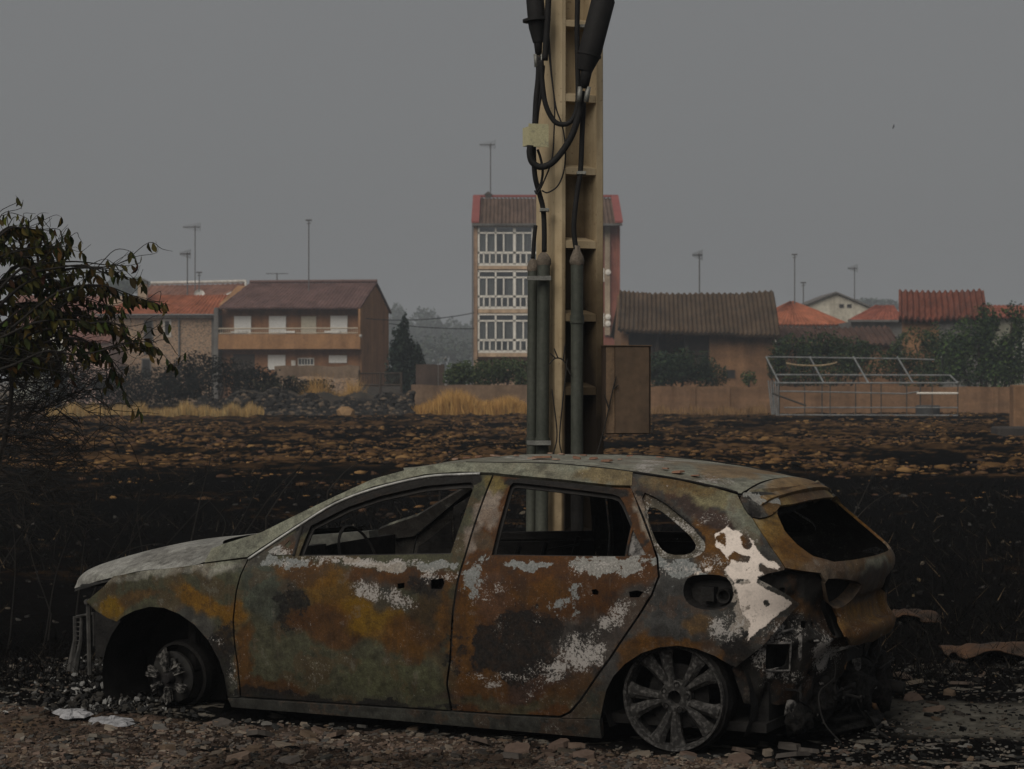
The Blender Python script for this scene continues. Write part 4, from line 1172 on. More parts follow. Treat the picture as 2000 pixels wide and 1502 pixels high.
# flakes on the car's roof
for (px, py, r) in ((1060,897,.075), (1008,893,.035), (1125,897,.045), (1098,890,.03), (935,886,.035), (968,893,.03), (912,894,.03), (1185,903,.05), (1160,898,.035), (1140,892,.025), (1325,925,.05), (1300,918,.03), (1230,893,.025), (1290,896,.03), (1040,898,.03), (1085,900,.03), (890,896,.025), (1210,900,.02), (1360,932,.03), (1075,888,.02)):
    best = None
    o_, d_ = ray_car(px, py)
    for t in np.linspace(9.0, 11.6, 900):
        p = o_+d_*t
        dz = p.z-roof_z(p.x, p.y) if 1.05 < p.x < 2.85 and abs(p.y) < .58 else 9
        if best is None or abs(dz) < best[0]: best = (abs(dz), p)
        if dz < 0: break
    p = best[1]; zr = float(roof_z(p.x, p.y))
    wx, wy = OX+p.x*ct+p.y*st, OY-p.x*st+p.y*ct
    mb = MB(); c_ = rr.choice([(.25,.145,.10), (.21,.12,.085), (.3,.2,.15)]); shard(mb, 0, 0, 0, r*.85, r*.09, tuple(q*.8 for q in c_), rr, .10)
    o = mb.build('roof_flake', CHIP); o.location = (wx, wy, zr+.008)
    tag(o, 'thin reddish flake of broken tile lying on the burnt car roof', 'flake', 'tile flakes lying on the car roof')
# stray flake on the door ledge
# ash and melted metal spilled by the front wheel
ASHP = M_col('pale_ash', 40, .9, .6, .01, .5)
def blob_sheet(name, loops_px, h, col, label, cat, seed):
    rr_ = random.Random(seed); mb = MB()
    for lp in loops_px:
        pts = [(HC*FPX/(py-YH), px) for px, py in lp]
        pts = [((px-PX0)/FPX*Y, Y) for Y, px in pts]
        cx = sum(p[0] for p in pts)/len(pts); cy = sum(p[1] for p in pts)/len(pts)
        zz = gz_at(cx, cy)
        V = []; n = len(pts)
        for f, z in ((1, .004), (.86, h*.7), (.45, h), (0.1, h*.8)):
            for p in pts:
                g = 1+rr_.uniform(-.1, .1)
                V.append((cx+(p[0]-cx)*f*g, cy+(p[1]-cy)*f*g, zz+z*rr_.uniform(.6, 1.3)))
        F = [(k*n+i, k*n+(i+1) % n, (k+1)*n+(i+1) % n, (k+1)*n+i) for k in range(3) for i in range(n)]+[tuple(range(3*n, 4*n))]
        F = [f[::-1] for f in F[:0]]+F
        mb.add(V, F, col)
    o = mb.build(name, ASHP); return tag(o, label, cat)
def ell(cx, cy, rx, ry, n=18, seed=1):
    r_ = random.Random(seed); return [(cx+rx*math.cos(2*math.pi*k/n)*r_.uniform(.7, 1.2), cy-ry*math.sin(2*math.pi*k/n)*r_.uniform(.7, 1.2)) for k in range(n)]
blob_sheet('ash_patch', [ell(140, 1405, 34, 10, seed=2)], .02, (.30,.30,.31), 'small pale grey ash patch left of the front wheel', 'ash', 2)
blob_sheet('ash_patch', [ell(222, 1415, 50, 8, seed=3)], .022, (.24,.24,.25), 'wide grey patch of ash and melted metal in front of the front wheel', 'ash', 3)
mb = MB(); r2 = random.Random(9)
for k in range(900):
    px = r2.gauss(210, 85); py = r2.uniform(1290, 1400)
    Y = HC*FPX/(py-YH); X = (px-PX0)/FPX*Y
    c_ = r2.choice([(.02,.02,.02), (.03,.028,.026), (.08,.078,.075), (.24,.235,.225), (.15,.15,.145)] if r2.random() < .32 else [(.02,.02,.02), (.035,.033,.03)])
    shard(mb, X, Y, gz_at(X, Y)+r2.uniform(0, .05)*math.exp(-((px-230)/90)**2), r2.uniform(.005, .026), r2.uniform(.003, .008), c_, r2, .8)
o = mb.build('front_debris', CHIP); tag(o, 'heap of charred and ashy scraps around the missing front bumper', kind='stuff')

# ---- clods lying on the ploughed field
def clods(n, seed):
    r_ = np.random.default_rng(seed)
    t = (1+5**.5)/2
    ico = np.array([(-1,t,0),(1,t,0),(-1,-t,0),(1,-t,0),(0,-1,t),(0,1,t),(0,-1,-t),(0,1,-t),(t,0,-1),(t,0,1),(-t,0,-1),(-t,0,1)], float); ico /= np.linalg.norm(ico[0])
    fc = np.array([(0,11,5),(0,5,1),(0,1,7),(0,7,10),(0,10,11),(1,5,9),(5,11,4),(11,10,2),(10,7,6),(7,1,8),(3,9,4),(3,4,2),(3,2,6),(3,6,8),(3,8,9),(4,9,5),(2,4,11),(6,2,10),(8,6,7),(9,8,1)])
    Y = 25+72*r_.random(n*3)**.8; X = r_.uniform(-.27, .27, n*3)*Y
    w = 1.5*fbm(X*.5, Y*.55, 201, 4)+.8*fbm(X*.09, Y*.20, 141, 4)
    edge = smooth01((Y+11*fbm(X*.08, Y*.05, 31, 5, .6)-34)/7)
    k = (w+.02 > r_.random(n*3)*.55) & (r_.random(n*3) < edge*.90+.10)
    X, Y = X[k][:n], Y[k][:n]; m = len(X)
    sc = np.minimum(.014+.019*r_.exponential(1, m), .11)
    V = ico[None]*r_.uniform(.7, 1.25, (m, 12, 1))*np.stack([sc*r_.uniform(.9, 2.0, m), sc*r_.uniform(.8, 1.3, m), sc*r_.uniform(.35, .7, m)], 1)[:, None, :]
    a_ = r_.uniform(0, 6.28, m); c_, s_ = np.cos(a_)[:, None], np.sin(a_)[:, None]
    zz = np.array([gz_at(x, y) for x, y in zip(X, Y)])
    V = np.stack([V[..., 0]*c_-V[..., 1]*s_+X[:, None], V[..., 0]*s_+V[..., 1]*c_+Y[:, None], V[..., 2]+(zz+sc*.15)[:, None]], 2)
    pal = np.array([(.135,.076,.034), (.20,.118,.050), (.085,.050,.027), (.03,.023,.019), (.009,.0085,.008), (.09,.052,.033)])
    cl = pal[r_.choice(6, m, p=[.24, .16, .20, .12, .14, .14])]*r_.uniform(.75, 1.2, (m, 1))
    F = (fc[None]+12*np.arange(m)[:, None, None]).reshape(-1, 3)
    o = mesh_obj('field_clods', V.reshape(-1, 3), F, M_col('clod_earth', 8, .95, .5, .02, .3), None, False, np.repeat(cl, 12, 0))
    tag(o, 'brown earth clods of the scorched ploughed field', kind='stuff')
clods(42000, 77)
# charred stubble and ash specks of the burnt belt
def stubble(n, seed):
    r_ = np.random.default_rng(seed)
    Y = 11.3*(38/11.3)**r_.random(n); X = r_.uniform(-.28, .28, n)*Y
    k = fbm(X*.7, Y*.7, 301, 4)+.25 > r_.random(n)*.7
    X, Y = X[k], Y[k]; m = len(X)
    L = r_.uniform(.03, .15, m)*(1+.6*fbm(X*.3, Y*.3, 302, 2)); w = r_.uniform(.0015, .0045, m)*(Y/14)**.5
    lx = r_.normal(0, .9, m)*L; ly = r_.normal(0, .9, m)*L; z0 = np.array([gz_at(x, y) for x, y in zip(X, Y)])-.004
    V = np.stack([np.stack([X-w, Y, z0], 1), np.stack([X+w, Y, z0], 1), np.stack([X+lx, Y+ly, z0+L], 1)], 1).reshape(-1, 3)
    pal = np.array([(.005,.0047,.0044), (.010,.0095,.009), (.03,.026,.021), (.09,.065,.04)])
    cl = pal[r_.choice(4, m, p=[.66, .28, .045, .015])]
    o = mesh_obj('charred_stubble', V, np.arange(m*3).reshape(m, 3), CHIP, None, False, np.repeat(cl, 3, 0)); tag(o, 'charred stubble and stems of the burnt belt', kind='stuff')
stubble(60000, 5)
mbs = MB(); r8 = random.Random(21)
for q in range(1700):
    Y = 11.4*(34/11.4)**r8.random(); X = r8.uniform(-.26, .26)*Y
    if -1.9 < X < 2.1 and Y < 11.6: continue
    shard(mbs, X, Y, gz_at(X, Y), r8.uniform(.006, .03)*(Y/12)**.6, r8.uniform(.004, .02), r8.choice([(.03,.029,.028), (.05,.046,.042), (.08,.068,.052), (.11,.08,.045), (.05,.048,.044)] if r8.random() < .22 else [(.008,.008,.0075), (.015,.014,.013)]), r8, .5)
o = mbs.build('ash_specks', CHIP); tag(o, 'scattered stones and ash flakes of the burnt belt', kind='stuff')
# ---- crumpled rusty sheets right of the car
def crumpled(name, px, py, w, d, h, seed, label, rz):
    n1_, n2_ = 26, 14; V = []
    for i in range(n1_+1):
        for j in range(n2_+1):
            u, v = i/n1_, j/n2_
            x = (u-.5)*w; y_ = (v-.5)*d
            z = .02+h*math.sin(math.pi*u)**.7*(.55+.45*math.sin(v*5+u*6))*math.sin(math.pi*min(1, v*.8+.2))+.05*mnoise.noise((x*5, y_*6, seed))
            V.append((x+.04*mnoise.noise((u*5, v*4, seed+4)), y_, max(.004, z)))
    Y = HC*FPX/(py-YH); X = (px-PX0)/FPX*Y
    o = mesh_obj(name, V, [f[::-1] for f in grid_faces(n1_, n2_)], M('rusted_sheet', (.075,.038,.019), (.02,.014,.010), 6, .9, bstr=.7), None, True)
    md = o.modifiers.new('thick', 'SOLIDIFY'); md.thickness = .006
    o.location = (X, Y, gz_at(X, Y)); o.rotation_euler = (0, 0, rz)
    return tag(o, label, 'scrap metal')
crumpled('sheet_metal_scrap', 1945, 1290, .52, .5, .11, 1, 'crumpled rusty sheet of metal on black ground at the right edge', .1)
crumpled('sheet_metal_scrap', 1790, 1215, .30, .5, .09, 2, 'bent rusty sheet standing behind the burnt tailgate', -.2)

# ---- scorched stalks behind the car
BLK = M('scorched_stem', (.022,.019,.016), (.012,.011,.010), 20, .9)
stalks = [[(372,1062),(395,960),(414,888)], [(150,1190),(165,1060),(180,952)], [(180,1165),(230,1050),(300,960),(330,942),(372,940)], [(230,1100),(300,1000),(400,930),(470,885)], [(450,1050),(490,980),(520,900)],
          [(520,1010),(560,950),(620,880)], [(20,1240),(30,1100),(22,990)], [(90,1240),(110,1120),(150,1010),(160,985)], [(250,1110),(262,1030),(300,990)], [(430,1060),(440,1020),(415,985)],
          [(640,960),(690,910),(790,872)], [(1660,1020),(1690,960),(1708,918)], [(1650,1040),(1700,985),(1760,950)], [(100,1200),(60,1080),(40,960)], [(280,1085),(268,1000),(284,920)], [(860,905),(930,872),(1010,866),(1070,874)], [(200,1130),(240,1080),(310,1062),(340,1078)], [(0,1110),(60,1020),(130,960)], [(320,1070),(400,985),(452,960),(520,958)], [(480,1040),(540,955),(600,900),(625,872)]]
for k, s_ in enumerate(stalks):
    Y = 12.6+.22*(k % 5)
    pts = spline([W3(x, y, Y+.05*i) for i, (x, y) in enumerate(s_)], 6)
    base = pts[0]; g0 = Vector((base.x-.02, base.y, gz_at(base.x, base.y)-.02))
    pts = [g0]+pts
    n_ = len(pts)
    mb = MB(); mb.tube(pts, [.0052*(1-.75*i/n_) for i in range(n_)], 5)
    r3 = random.Random(k)
    for q in range(2):
        i = r3.randint(n_//2, n_-2); p = pts[i]; mb.tube([p, p+Vector((r3.uniform(-.10, .12), r3.uniform(-.1, .1), r3.uniform(.02, .12)))], [.0025, .001], 4)
    o = mb.build('burnt_stalk', BLK)
    tag(o, 'thin scorched weed stalk standing in the black ground behind the car', 'stalk', 'scorched stalks behind the car')

# ------------------------------------------------------------------ concrete pole with its fittings
YP = 12.5; KP = FPX/YP
PA = R(25)
CONC = M('weathered_concrete', (.46,.365,.235), (.37,.285,.175), 3.2, .85, bscale=30, bstr=.35, bdist=.006, mapscale=(1,1,.35))
# soot at the foot is pigment; shade of the recess is mixed in
def conc_sooted():
    m, n, b = new_mat('pole_concrete')
    tc = n.nodes.new('ShaderNodeTexCoord'); tc.name = 'TC'
    f = ramp(n, noise_node(n, 2.5, 6, .65, mapscale=(2.2, 2.2, .5)), .3, .7)
    c_ = mixc(n, f, (.50, .405, .265), (.36, .275, .165))
    pit = ramp(n, noise_node(n, 48, 3, .6), .64, .70)
    c_ = mixc(n, math_n(n, 'MULTIPLY', pit, .6), c_, (.17, .125, .08))
    grime = ramp(n, noise_node(n, 5, 8, .7, mapscale=(3, 3, .25)), .52, .72)
    c_ = mixc(n, math_n(n, 'MULTIPLY', grime, .45), c_, (.15, .095, .045))
    ss = attr(n, 'soot')
    sv = math_n(n, 'ADD', ss, math_n(n, 'MULTIPLY', math_n(n, 'SUBTRACT', noise_node(n, 6, 6, .6), .5), .5))
    sf = ramp(n, sv, .15, .85)
    c_ = mixc(n, math_n(n, 'MULTIPLY', ramp(n, sv, -.1, .45), .75), c_, (.13, .085, .042))
    c_ = mixc(n, sf, c_, (.022, .016, .011))
    n.links.new(c_, b.inputs['Base Color']); b.inputs['Roughness'].default_value = .88; b.inputs['Specular IOR Level'].default_value = .2
    bump(n, b, noise_node(n, 40, 6, .7), .35, .006)
    return m
POLEM = conc_sooted()
x_left = (1047-PX0)/KP; 
pole_root = empty('utility_pole', (0, 0, 0), 0, 'tall cream concrete utility pole with stepped recesses, behind the burnt car', 'utility pole')
# section in the pole's axes: u across the front face, v into depth
wF, dS, ch = .296, .275, .030      # front width, side depth, chamfer
cx0, cy0 = x_left, YP+.02          # rear end of the visible left side sits here
def pole_pt(u, v):
    # u along the front face from its left corner, v backwards
    X = cx0+dS*math.sin(PA)+u*math.cos(PA)-v*math.sin(PA)
    Y = cy0-dS*math.cos(PA)+u*math.sin(PA)+v*math.cos(PA)
    return X, Y
TW, RD = .052, .13               # flange width, recess depth
HTOP = 5.6
def taper(u, z): return wF/2+(u-wF/2)*(1.02-.012*z)
mb = MB(); soot = []
zs = np.concatenate([[-.3], np.arange(0, HTOP+.01, .07)])
loop = [(0, ch), (ch*.9, 0), (.050, 0), (.060, RD), (wF-.062, RD), (wF-.046, 0), (wF-.008, 0), (wF, .008), (wF, dS), (0, dS)]
lu0, lu1 = loop[2][0], loop[5][0]
V = []
for z in zs:
    for u, v in loop:
        X, Y = pole_pt(taper(u, z), v); V.append((X, Y, z))
n_ = len(loop)
mb.add(V, [(i*n_+k, i*n_+(k+1) % n_, (i+1)*n_+(k+1) % n_, (i+1)*n_+k) for i in range(len(zs)-1) for k in range(n_)]+[tuple(range((len(zs)-1)*n_, len(zs)*n_))])
for z in zs:
    for u, v in loop:
        s_ = smooth01((3.0-z)/2.2)*(1.0 if u > .045 else .30)
        if v == RD: s_ = smooth01((3.4-z)/2.2)*1.2  # recess floor darkened higher up, its shade put into the soot mask
        soot.append(s_)
# stepped cross plates, sloping outward at the top
for py_top, py_bot in ((-95,-78), (46,62), (188,206), (329,346), (470,488), (611,629), (752,771), (893,912), (1034,1053), (1175,1195)):
    zt, zb_ = HC-(py_top+3-YH)/KP, HC-(py_bot-YH)/KP
    V = []
    for u in (lu0+.004, lu1-.004):
        for v, z in ((.004, zb_), (.004, zt-.004), (RD-.02, zt+.022), (RD+.01, zt+.025), (RD+.01, zb_)):
            X, Y = pole_pt(taper(u, z), v); V.append((X, Y, z))
    mb.add(V, [(0,1,2,3,4), (9,8,7,6,5)]+[(k, 5+k, 5+(k+1) % 5, (k+1) % 5) for k in range(5)])
    soot += [float(smooth01((2.8-zt)/2.0))*.9]*10
sh = mesh_obj('shaft', mb.v, [f[::-1] for f in mb.f], POLEM, pole_root, False, None, {'soot': soot})
bm_ = None
import bmesh
bm_ = bmesh.new(); bm_.from_mesh(sh.data); bmesh.ops.recalc_face_normals(bm_, faces=bm_.faces); bm_.to_mesh(sh.data); bm_.free()

def PP(px, py, dy=0.0): return W3(px, py, YP-.27+dy)
RUB = M('black_rubber', (.016,.015,.015), (.01,.01,.01), 10, .7, bstr=.15, spec=.15)
PIPE = M('galvanised_pipe', (.080,.084,.068), (.042,.047,.038), 6, .6, metal=.25, mapscale=(1,1,.3), bstr=.2)
MORT = M('mortar_lump', (.17,.14,.11), (.10,.082,.064), 14, .95, bstr=.7)
CLAMP = M('clamp_steel', (.22,.22,.2), (.13,.13,.12), 12, .5, metal=.4)
def conduit(label, px_top, py_top, px_bot, wpx, dy, joints, capshape):
    r = wpx/2/KP
    top = PP(px_top, py_top, dy); yb = top.y
    bot = Vector(((px_bot-PX0)/KP, yb, -.05))
    root = empty('conduit_pipe', (bot.x, yb, 0), 0, label, 'conduit', 'steel conduits climbing the pole')
    inv = Vector((bot.x, yb, 0))
    zs_ = 1.12 if capshape is cone else .0
    sp_ = Vector((bot.x+(top.x-bot.x)*(zs_+.05)/(top.z+.05), yb, zs_))
    mb = MB(); mb.tube([sp_-inv, top-inv], r, 20); mb.build('pipe', PIPE, root, angle=40)
    if zs_ > 0: mb = MB(); mb.tube([bot-inv, sp_-inv], r*1.004, 20); mb.build('sooted_foot', CHAR, root, angle=40)
    for jy in joints:
        p = top+(bot-top)*((jy-py_top)/((HC-bot.z)*KP+YH-py_top))-inv
        mb = MB(); mb.lathe([(r, -.022), (r+.005, -.022), (r+.005, .022), (r, .022)], p, (0, 0, 1), 20); mb.build('collar', PIPE, root)
    mb = MB(); mb.lathe(capshape(r), top-inv, (0, 0, 1), 20)
    mb.v = [(x*(1+.0), y, z) for x, y, z in mb.v]
    rr_ = random.Random(int(px_top)); mb.v = [(x+rr_.uniform(-.003, .003), y+rr_.uniform(-.003, .003), z+rr_.uniform(-.003, .003)) for x, y, z in mb.v]
    mb.build('mortar_cap', MORT, root, True)
dome = lambda r: [(0, .045), (r*.45, .040), (r*.9, .022), (r*1.14, .002), (r*1.1, -.022), (r*.98, -.03)]
cone = lambda r: [(0, .085), (r*.45, .08), (r*.55, .05), (r*1.0, .018), (r*1.15, -.004), (r*1.08, -.025), (r*.98, -.03)]
conduit('thinner leftmost grey conduit pipe beside the concrete pole', 1041, 520, 1035, 20, .10, (858,), dome)
conduit('thicker grey conduit pipe against the pale side of the concrete pole', 1062, 508, 1055, 25, .045, (858,), dome)
conduit('greenish conduit pipe standing in front of the pole recess with a pointed mortar cap', 1127, 508, 1124, 24, .0, (622,), cone)
# strap round the two left conduits
mb = MB()
for py in (548, 862):
    z = HC-(py-YH)/KP; a_ = PP(1029, py, .03); b_ = PP(1076, py, -.01)
    mb.box(a_.x, b_.x, a_.y-.075, a_.y-.03, z-.012, z+.012)
    o = mb.build('pipe_strap', CLAMP); mb = MB()
    tag(o, 'steel strap round the two left conduits, ' + ('just below their mortar caps' if py < 700 else 'low down behind the car roof'), 'strap')

def cable(label, pts, wpx, dys=0.0, name='cable'):
    P = spline([PP(x, y, dys if not isinstance(dys, (list, tuple)) else dys[i]) for i, (x, y) in enumerate(pts)], 8)
    mb = MB(); mb.tube(P, wpx/2/KP, 10)
    return tag(mb.build(name, RUB, None, True), label, 'cable')
cable('thick black cable looping from the left cable head down to the right one', [(1057,118),(1059,160),(1066,205),(1082,236),(1100,243),(1116,236),(1126,215),(1129,185),(1128,120),(1127,60),(1128,0),(1128,-60)], 10, -.03)
cable('thickest black cable drooping under the cream box and rising to the right head', [(1036,284),(1035,300),(1040,317),(1056,326),(1078,318),(1100,293),(1118,262),(1130,225),(1135,200),(1136,178)], 13, -.06)
cable('black cable running straight down the recess into the middle conduit', [(1140,200),(1137,260),(1134,330),(1128,370),(1122,420),(1121,455),(1126,492)], 10, [0,0,0,0,0,0,0])
cable('pair of black cables dropping from the left head to the cream box', [(1053,110),(1052,150),(1048,190),(1046,225),(1045,250)], 12, .02)
cable('black cable beside the pole edge behind the cream box', [(1061,128),(1056,180),(1050,215),(1047,245)], 8, .02)
cable('black cable falling from the cream box into the thick left conduit', [(1042,286),(1043,320),(1046,350),(1054,380),(1061,410),(1063,450),(1063,492)], 10, [0,0,.0,.02,.03,.04,.045])
cable('short black cable entering the thinner left conduit', [(1046,440),(1043,470),(1041,505)], 8, .10)
cable('black wire from the top of the picture down past the left head', [(1072,-60),(1071,0),(1068,60),(1064,118)], 12, -.03)
cable('thin black wire hanging in a long loop over the left pole face', [(1072,70),(1078,150),(1086,210),(1098,245),(1104,285),(1102,330),(1090,362),(1070,376),(1058,372)], 3, -.02, 'wire')
cable('thin black wire down the left pole face inside the long loop', [(1070,80),(1076,140),(1083,200),(1082,260),(1078,310),(1064,350),(1050,378),(1044,372)], 3, -.02, 'wire')
cable('curly black wire below the cream box', [(1050,292),(1056,310),(1060,335),(1056,360),(1048,374)], 5, -.01, 'wire')
# cable heads
def terminal_head(label, top, bot, wpx, flange_t, neck, dy, fw):
    a_, b_ = PP(*top, dy), PP(*bot, dy)
    root = empty('cable_terminal', tuple(b_), 0, label, 'cable terminal', 'black cable heads at the top of the pole')
    ax = a_-b_; L = ax.length; r = wpx/2/KP
    mb = MB(); mb.lathe([(r*.62, -.06), (r*.86, -.0), (r*.95, .02), (r, .06), (r*1.02, L*.9), (r*.7, L)], (0, 0, 0), ax, 24); mb.build('sleeve', RUB, root, angle=50)
    ft = flange_t*L
    mb = MB(); mb.lathe([(r*.9, ft-.006), (fw/2/KP, ft-.006), (fw/2/KP, ft+.008), (r*.9, ft+.008)], (0, 0, 0), ax, 24); mb.build('flange', RUB, root, angle=40)
    n_ = PP(*neck, dy)-b_
    mb = MB(); mb.tube([ax.normalized()*.01, n_*.5, n_], [r*.62, r*.48, r*.36], 14); mb.build('neck', RUB, root, True)
    mb = MB()
    for q in (-.35, .35): mb.tube([n_*.96+Vector((q*r, -.005, 0)), n_*1.5+Vector((q*r*.9, -.005, 0))], r*.22, 8); 
    mb.build('lug', CLAMP, root, True)
terminal_head('black cable head hanging upright left of the concrete pole', (1042,-40), (1050,62), 34, .22, (1052,108), .02, 54)
terminal_head('black cable head leaning across the right edge of the concrete pole', (1182,-14), (1148,118), 44, .08, (1141,172), -.10, 46)
# cleats that hold the cables
for px, py, lb in ((1062,410,'small cable cleat on the left pole face above the conduits'), (1134,338,'small cable cleat in the third recess of the pole'), (1138,52,'small cable cleat beside the leaning cable head')):
    p = PP(px, py, .01); mb = MB(); mb.box(p.x-.022, p.x+.03, p.y-.03, p.y+.06, p.z-.008, p.z+.008); mb.tube([(p.x+.018, p.y-.035, p.z), (p.x+.018, p.y+.03, p.z)], .010, 8)
    tag(mb.build('cable_cleat', CLAMP), lb, 'cleat')
# cream junction box
root = empty('junction_box', tuple(PP(1048, 288, -.02)), R(18), 'chipped cream junction box fixed to the left edge of the concrete pole', 'junction box')
BOXM = M('chipped_cream_paint', (.42,.39,.24), (.20,.20,.15), 22, .7, lo=.55, hi=.68)
mb = MB(); mb.box(-.052, .052, -.03, .09, .012, .115); mb.build('body', BOXM, root)
mb = MB(); mb.box(-.058, .058, -.038, -.031, .0, .128); mb.build('lid', BOXM, root)
# steel cabinet on the right side
cb = PP(1183, 848, -.02); cw, chh = 87/KP, 168/KP
root = empty('meter_cabinet', (cb.x, cb.y, cb.z), R(6), 'brown scorched steel cabinet mounted on the right side of the pole', 'cabinet')
CAB = M('scorched_cabinet', (.105,.068,.042), (.058,.039,.025), 2.5, .6, bstr=.15, mapscale=(1.5,1.5,.6))
CABD = M('scorched_cabinet_dark', (.06,.04,.027), (.03,.022,.016), 5, .75)
mb = MB(); mb.box(0, cw, 0, .16, 0, chh); mb.build('body', CABD, root)
mb = MB(); mb.box(.052, cw-.012, -.012, -.001, .006, chh-.006); mb.build('door', CAB, root)
mb = MB(); mb.box(.002, .049, -.008, -.001, .006, chh-.004); mb.build('side_plate', M('heat_streaked_plate', (.20,.13,.075), (.05,.033,.022), 7, .7, mapscale=(1,1,.3)), root)
mb = MB(); mb.box(-.004, cw+.004, -.016, .165, chh, chh+.006); mb.build('top_plate', CAB, root)
# dead creeper twigs clinging to the pole
for k, (lb, s_) in enumerate((('dead twig tuft clinging to the pole beside the middle conduit', [[(1080,890),(1088,850),(1082,790),(1078,760)], [(1098,890),(1093,850),(1104,740),(1108,700)], [(1072,712),(1085,700),(1100,704),(1112,728)], [(1090,700),(1082,680)], [(1100,704),(1104,672)], [(1085,700),(1074,690)], [(1106,715),(1116,735)]]),
                 ('dead twig leaning over the scorched cabinet edge', [[(1165,890),(1182,830),(1195,770),(1204,735)], [(1190,800),(1180,770)], [(1198,760),(1208,752)]]))):
    mb = MB()
    for q in s_: mb.tube(spline([PP(x, y, -.04) for x, y in q], 5), [.004]*(5*(len(q)-1))+[.002], 5)
    tag(mb.build('dead_twig', BLK), lb, 'twig')

# ------------------------------------------------------------------ village across the field
WHITE = M('white_plaster', (.62,.60,.56), (.5,.48,.44), .6, .9, bstr=.1)
SHUT = M('white_shutter', (.66,.655,.63), (.58,.575,.55), 3, .6, bstr=.1, mapscale=(.2,.2,6))
ORPL = M('ochre_plaster', (.34,.185,.085), (.27,.145,.07), .7, .9, bstr=.15)
ORBR = M('ochre_brick', (.25,.125,.062), (.20,.10,.05), 1.2, .9, bstr=.2)
REDBR = M('red_brick', (.26,.095,.065), (.20,.075,.055), 1.5, .9, bstr=.2)
ADOBE = M('rammed_earth', (.25,.135,.065), (.165,.09,.047), .9, .95, bstr=.4, mapscale=(.6,.6,2))
GLASSM, n_, b_ = new_mat('window_glass'); b_.inputs['Base Color'].default_value = (.05,.055,.06,1); b_.inputs['Roughness'].default_value = .08; b_.inputs['Specular IOR Level'].default_value = .5
DARKIN = M('dark_interior', (.03,.027,.025), (.018,.017,.016), 2, .9)
CURT = M('net_curtain', (.34,.33,.30), (.17,.165,.155), 3, .9, mapscale=(4,4,.3))
FRW = M('white_frame_paint', (.74,.71,.64), (.64,.61,.55), 2, .6, bstr=.05)
GREYM = M('grey_render', (.15,.145,.135), (.11,.105,.10), .8, .9)
WOODD = M('dark_timber', (.06,.042,.03), (.035,.026,.02), 3, .85)
MET = M('thin_metal', (.13,.13,.13), (.09,.09,.09), 4, .5)
def stone_wall_mat():
    m, n, b = new_mat('rubble_stone_wall')
    tc = n.nodes.new('ShaderNodeTexCoord'); tc.name = 'TC'
    mp = n.nodes.new('ShaderNodeMapping'); mp.inputs['Scale'].default_value = (1.9, 1.9, 3.0); n.links.new(tc.outputs['Object'], mp.inputs[0])
    v = n.nodes.new('ShaderNodeTexVoronoi'); n.links.new(mp.outputs[0], v.inputs['Vector'])
    hsv = mixc(n, ramp(n, v.outputs['Color'], .2, .8), (.40,.25,.15), (.10,.065,.045))
    ve = n.nodes.new('ShaderNodeTexVoronoi'); ve.feature = 'DISTANCE_TO_EDGE'; n.links.new(mp.outputs[0], ve.inputs['Vector'])
    c_ = mixc(n, ramp(n, ve.outputs['Distance'], .03, .09), (.30,.24,.18), hsv)
    n.links.new(c_, b.inputs['Base Color']); b.inputs['Roughness'].default_value = .95
    bump(n, b, ve.outputs['Distance'], .5, .05); return m
STONEW = stone_wall_mat()
TILEC = M_col('clay_tiles', 3.0, .9, .3, .02, .25)

def roof_slope(parent, A, B, Cr, D, period, amp, col1, col2, sag=0.0, seed=0, name='roof', thick=.12, rows_=10, jitter=.0, mat=None):
    """clay-tile slope: eave A->B, ridge D->C (each a local point); real tile ribs running up the slope"""
    A, B, Cr, D = [np.array(p, float) for p in (A, B, Cr, D)]
    W_ = np.linalg.norm(B-A); n_ = max(6, int(W_/period*6)); m_ = rows_
    nrm = np.cross(B-A, D-A); nrm /= np.linalg.norm(nrm)
    if nrm[2] < 0: nrm = -nrm
    u = np.linspace(0, 1, n_+1)[:, None]; v = np.linspace(0, 1, m_+1)[None, :]
    P = (A*(1-u[..., None])+B*u[..., None])*(1-v[..., None])+(D*(1-u[..., None])+Cr*u[..., None])*v[..., None]
    w = np.sin(u*W_/period*2*math.pi+.15*np.sin(v*9))
    # steps of overlapping tile rows plus unevenness of an old roof
    H = amp*w+.02*((v*m_*1.0) % 1.0)+sag*fbm(u*3+seed, v*1.5+seed, seed, 3)
    P = P+nrm*H[..., None]
    P[..., 2] += -abs(sag)*.8*np.sin(math.pi*u)*(.3+.7*v)
    V = P.reshape(-1, 3)
    uu = np.repeat(u, m_+1, 1).ravel(); vv = np.repeat(v, n_+1, 0).ravel()
    tilec = np.floor(uu*W_/period); tiler = np.floor(vv*m_+.001)
    rnd = (np.sin(tilec*127.1+tiler*311.7+seed)*43758.5453) % 1.0
    mixv = np.clip(.5+.6*fbm(uu*6+seed, vv*4, seed+2, 4)+1.3*(rnd-.5), 0, 1)[:, None]
    col = np.array(col1)*(1-mixv)+np.array(col2)*mixv
    col = col*(.70+.62*rnd)[:, None]
    col = col*(1+.35*fbm(uu*14+seed, vv*9, seed+7, 3))[:, None]
    F = grid_faces(n_, m_)
    Vb = V-nrm*thick
    nV = len(V)
    F = F+[tuple(q+nV for q in f[::-1]) for f in F]
    bd = [i*(m_+1) for i in range(n_+1)]+[n_*(m_+1)+j for j in range(1, m_+1)]+[i*(m_+1)+m_ for i in range(n_-1, -1, -1)]+[j for j in range(m_-1, 0, -1)]
    F += [(bd[k], nV+bd[k], nV+bd[(k+1) % len(bd)], bd[(k+1) % len(bd)]) for k in range(len(bd))]
    o = mesh_obj(name, np.vstack([V, Vb]), F, mat or TILEC, parent, False, np.vstack([col, col*.6]))
    return o

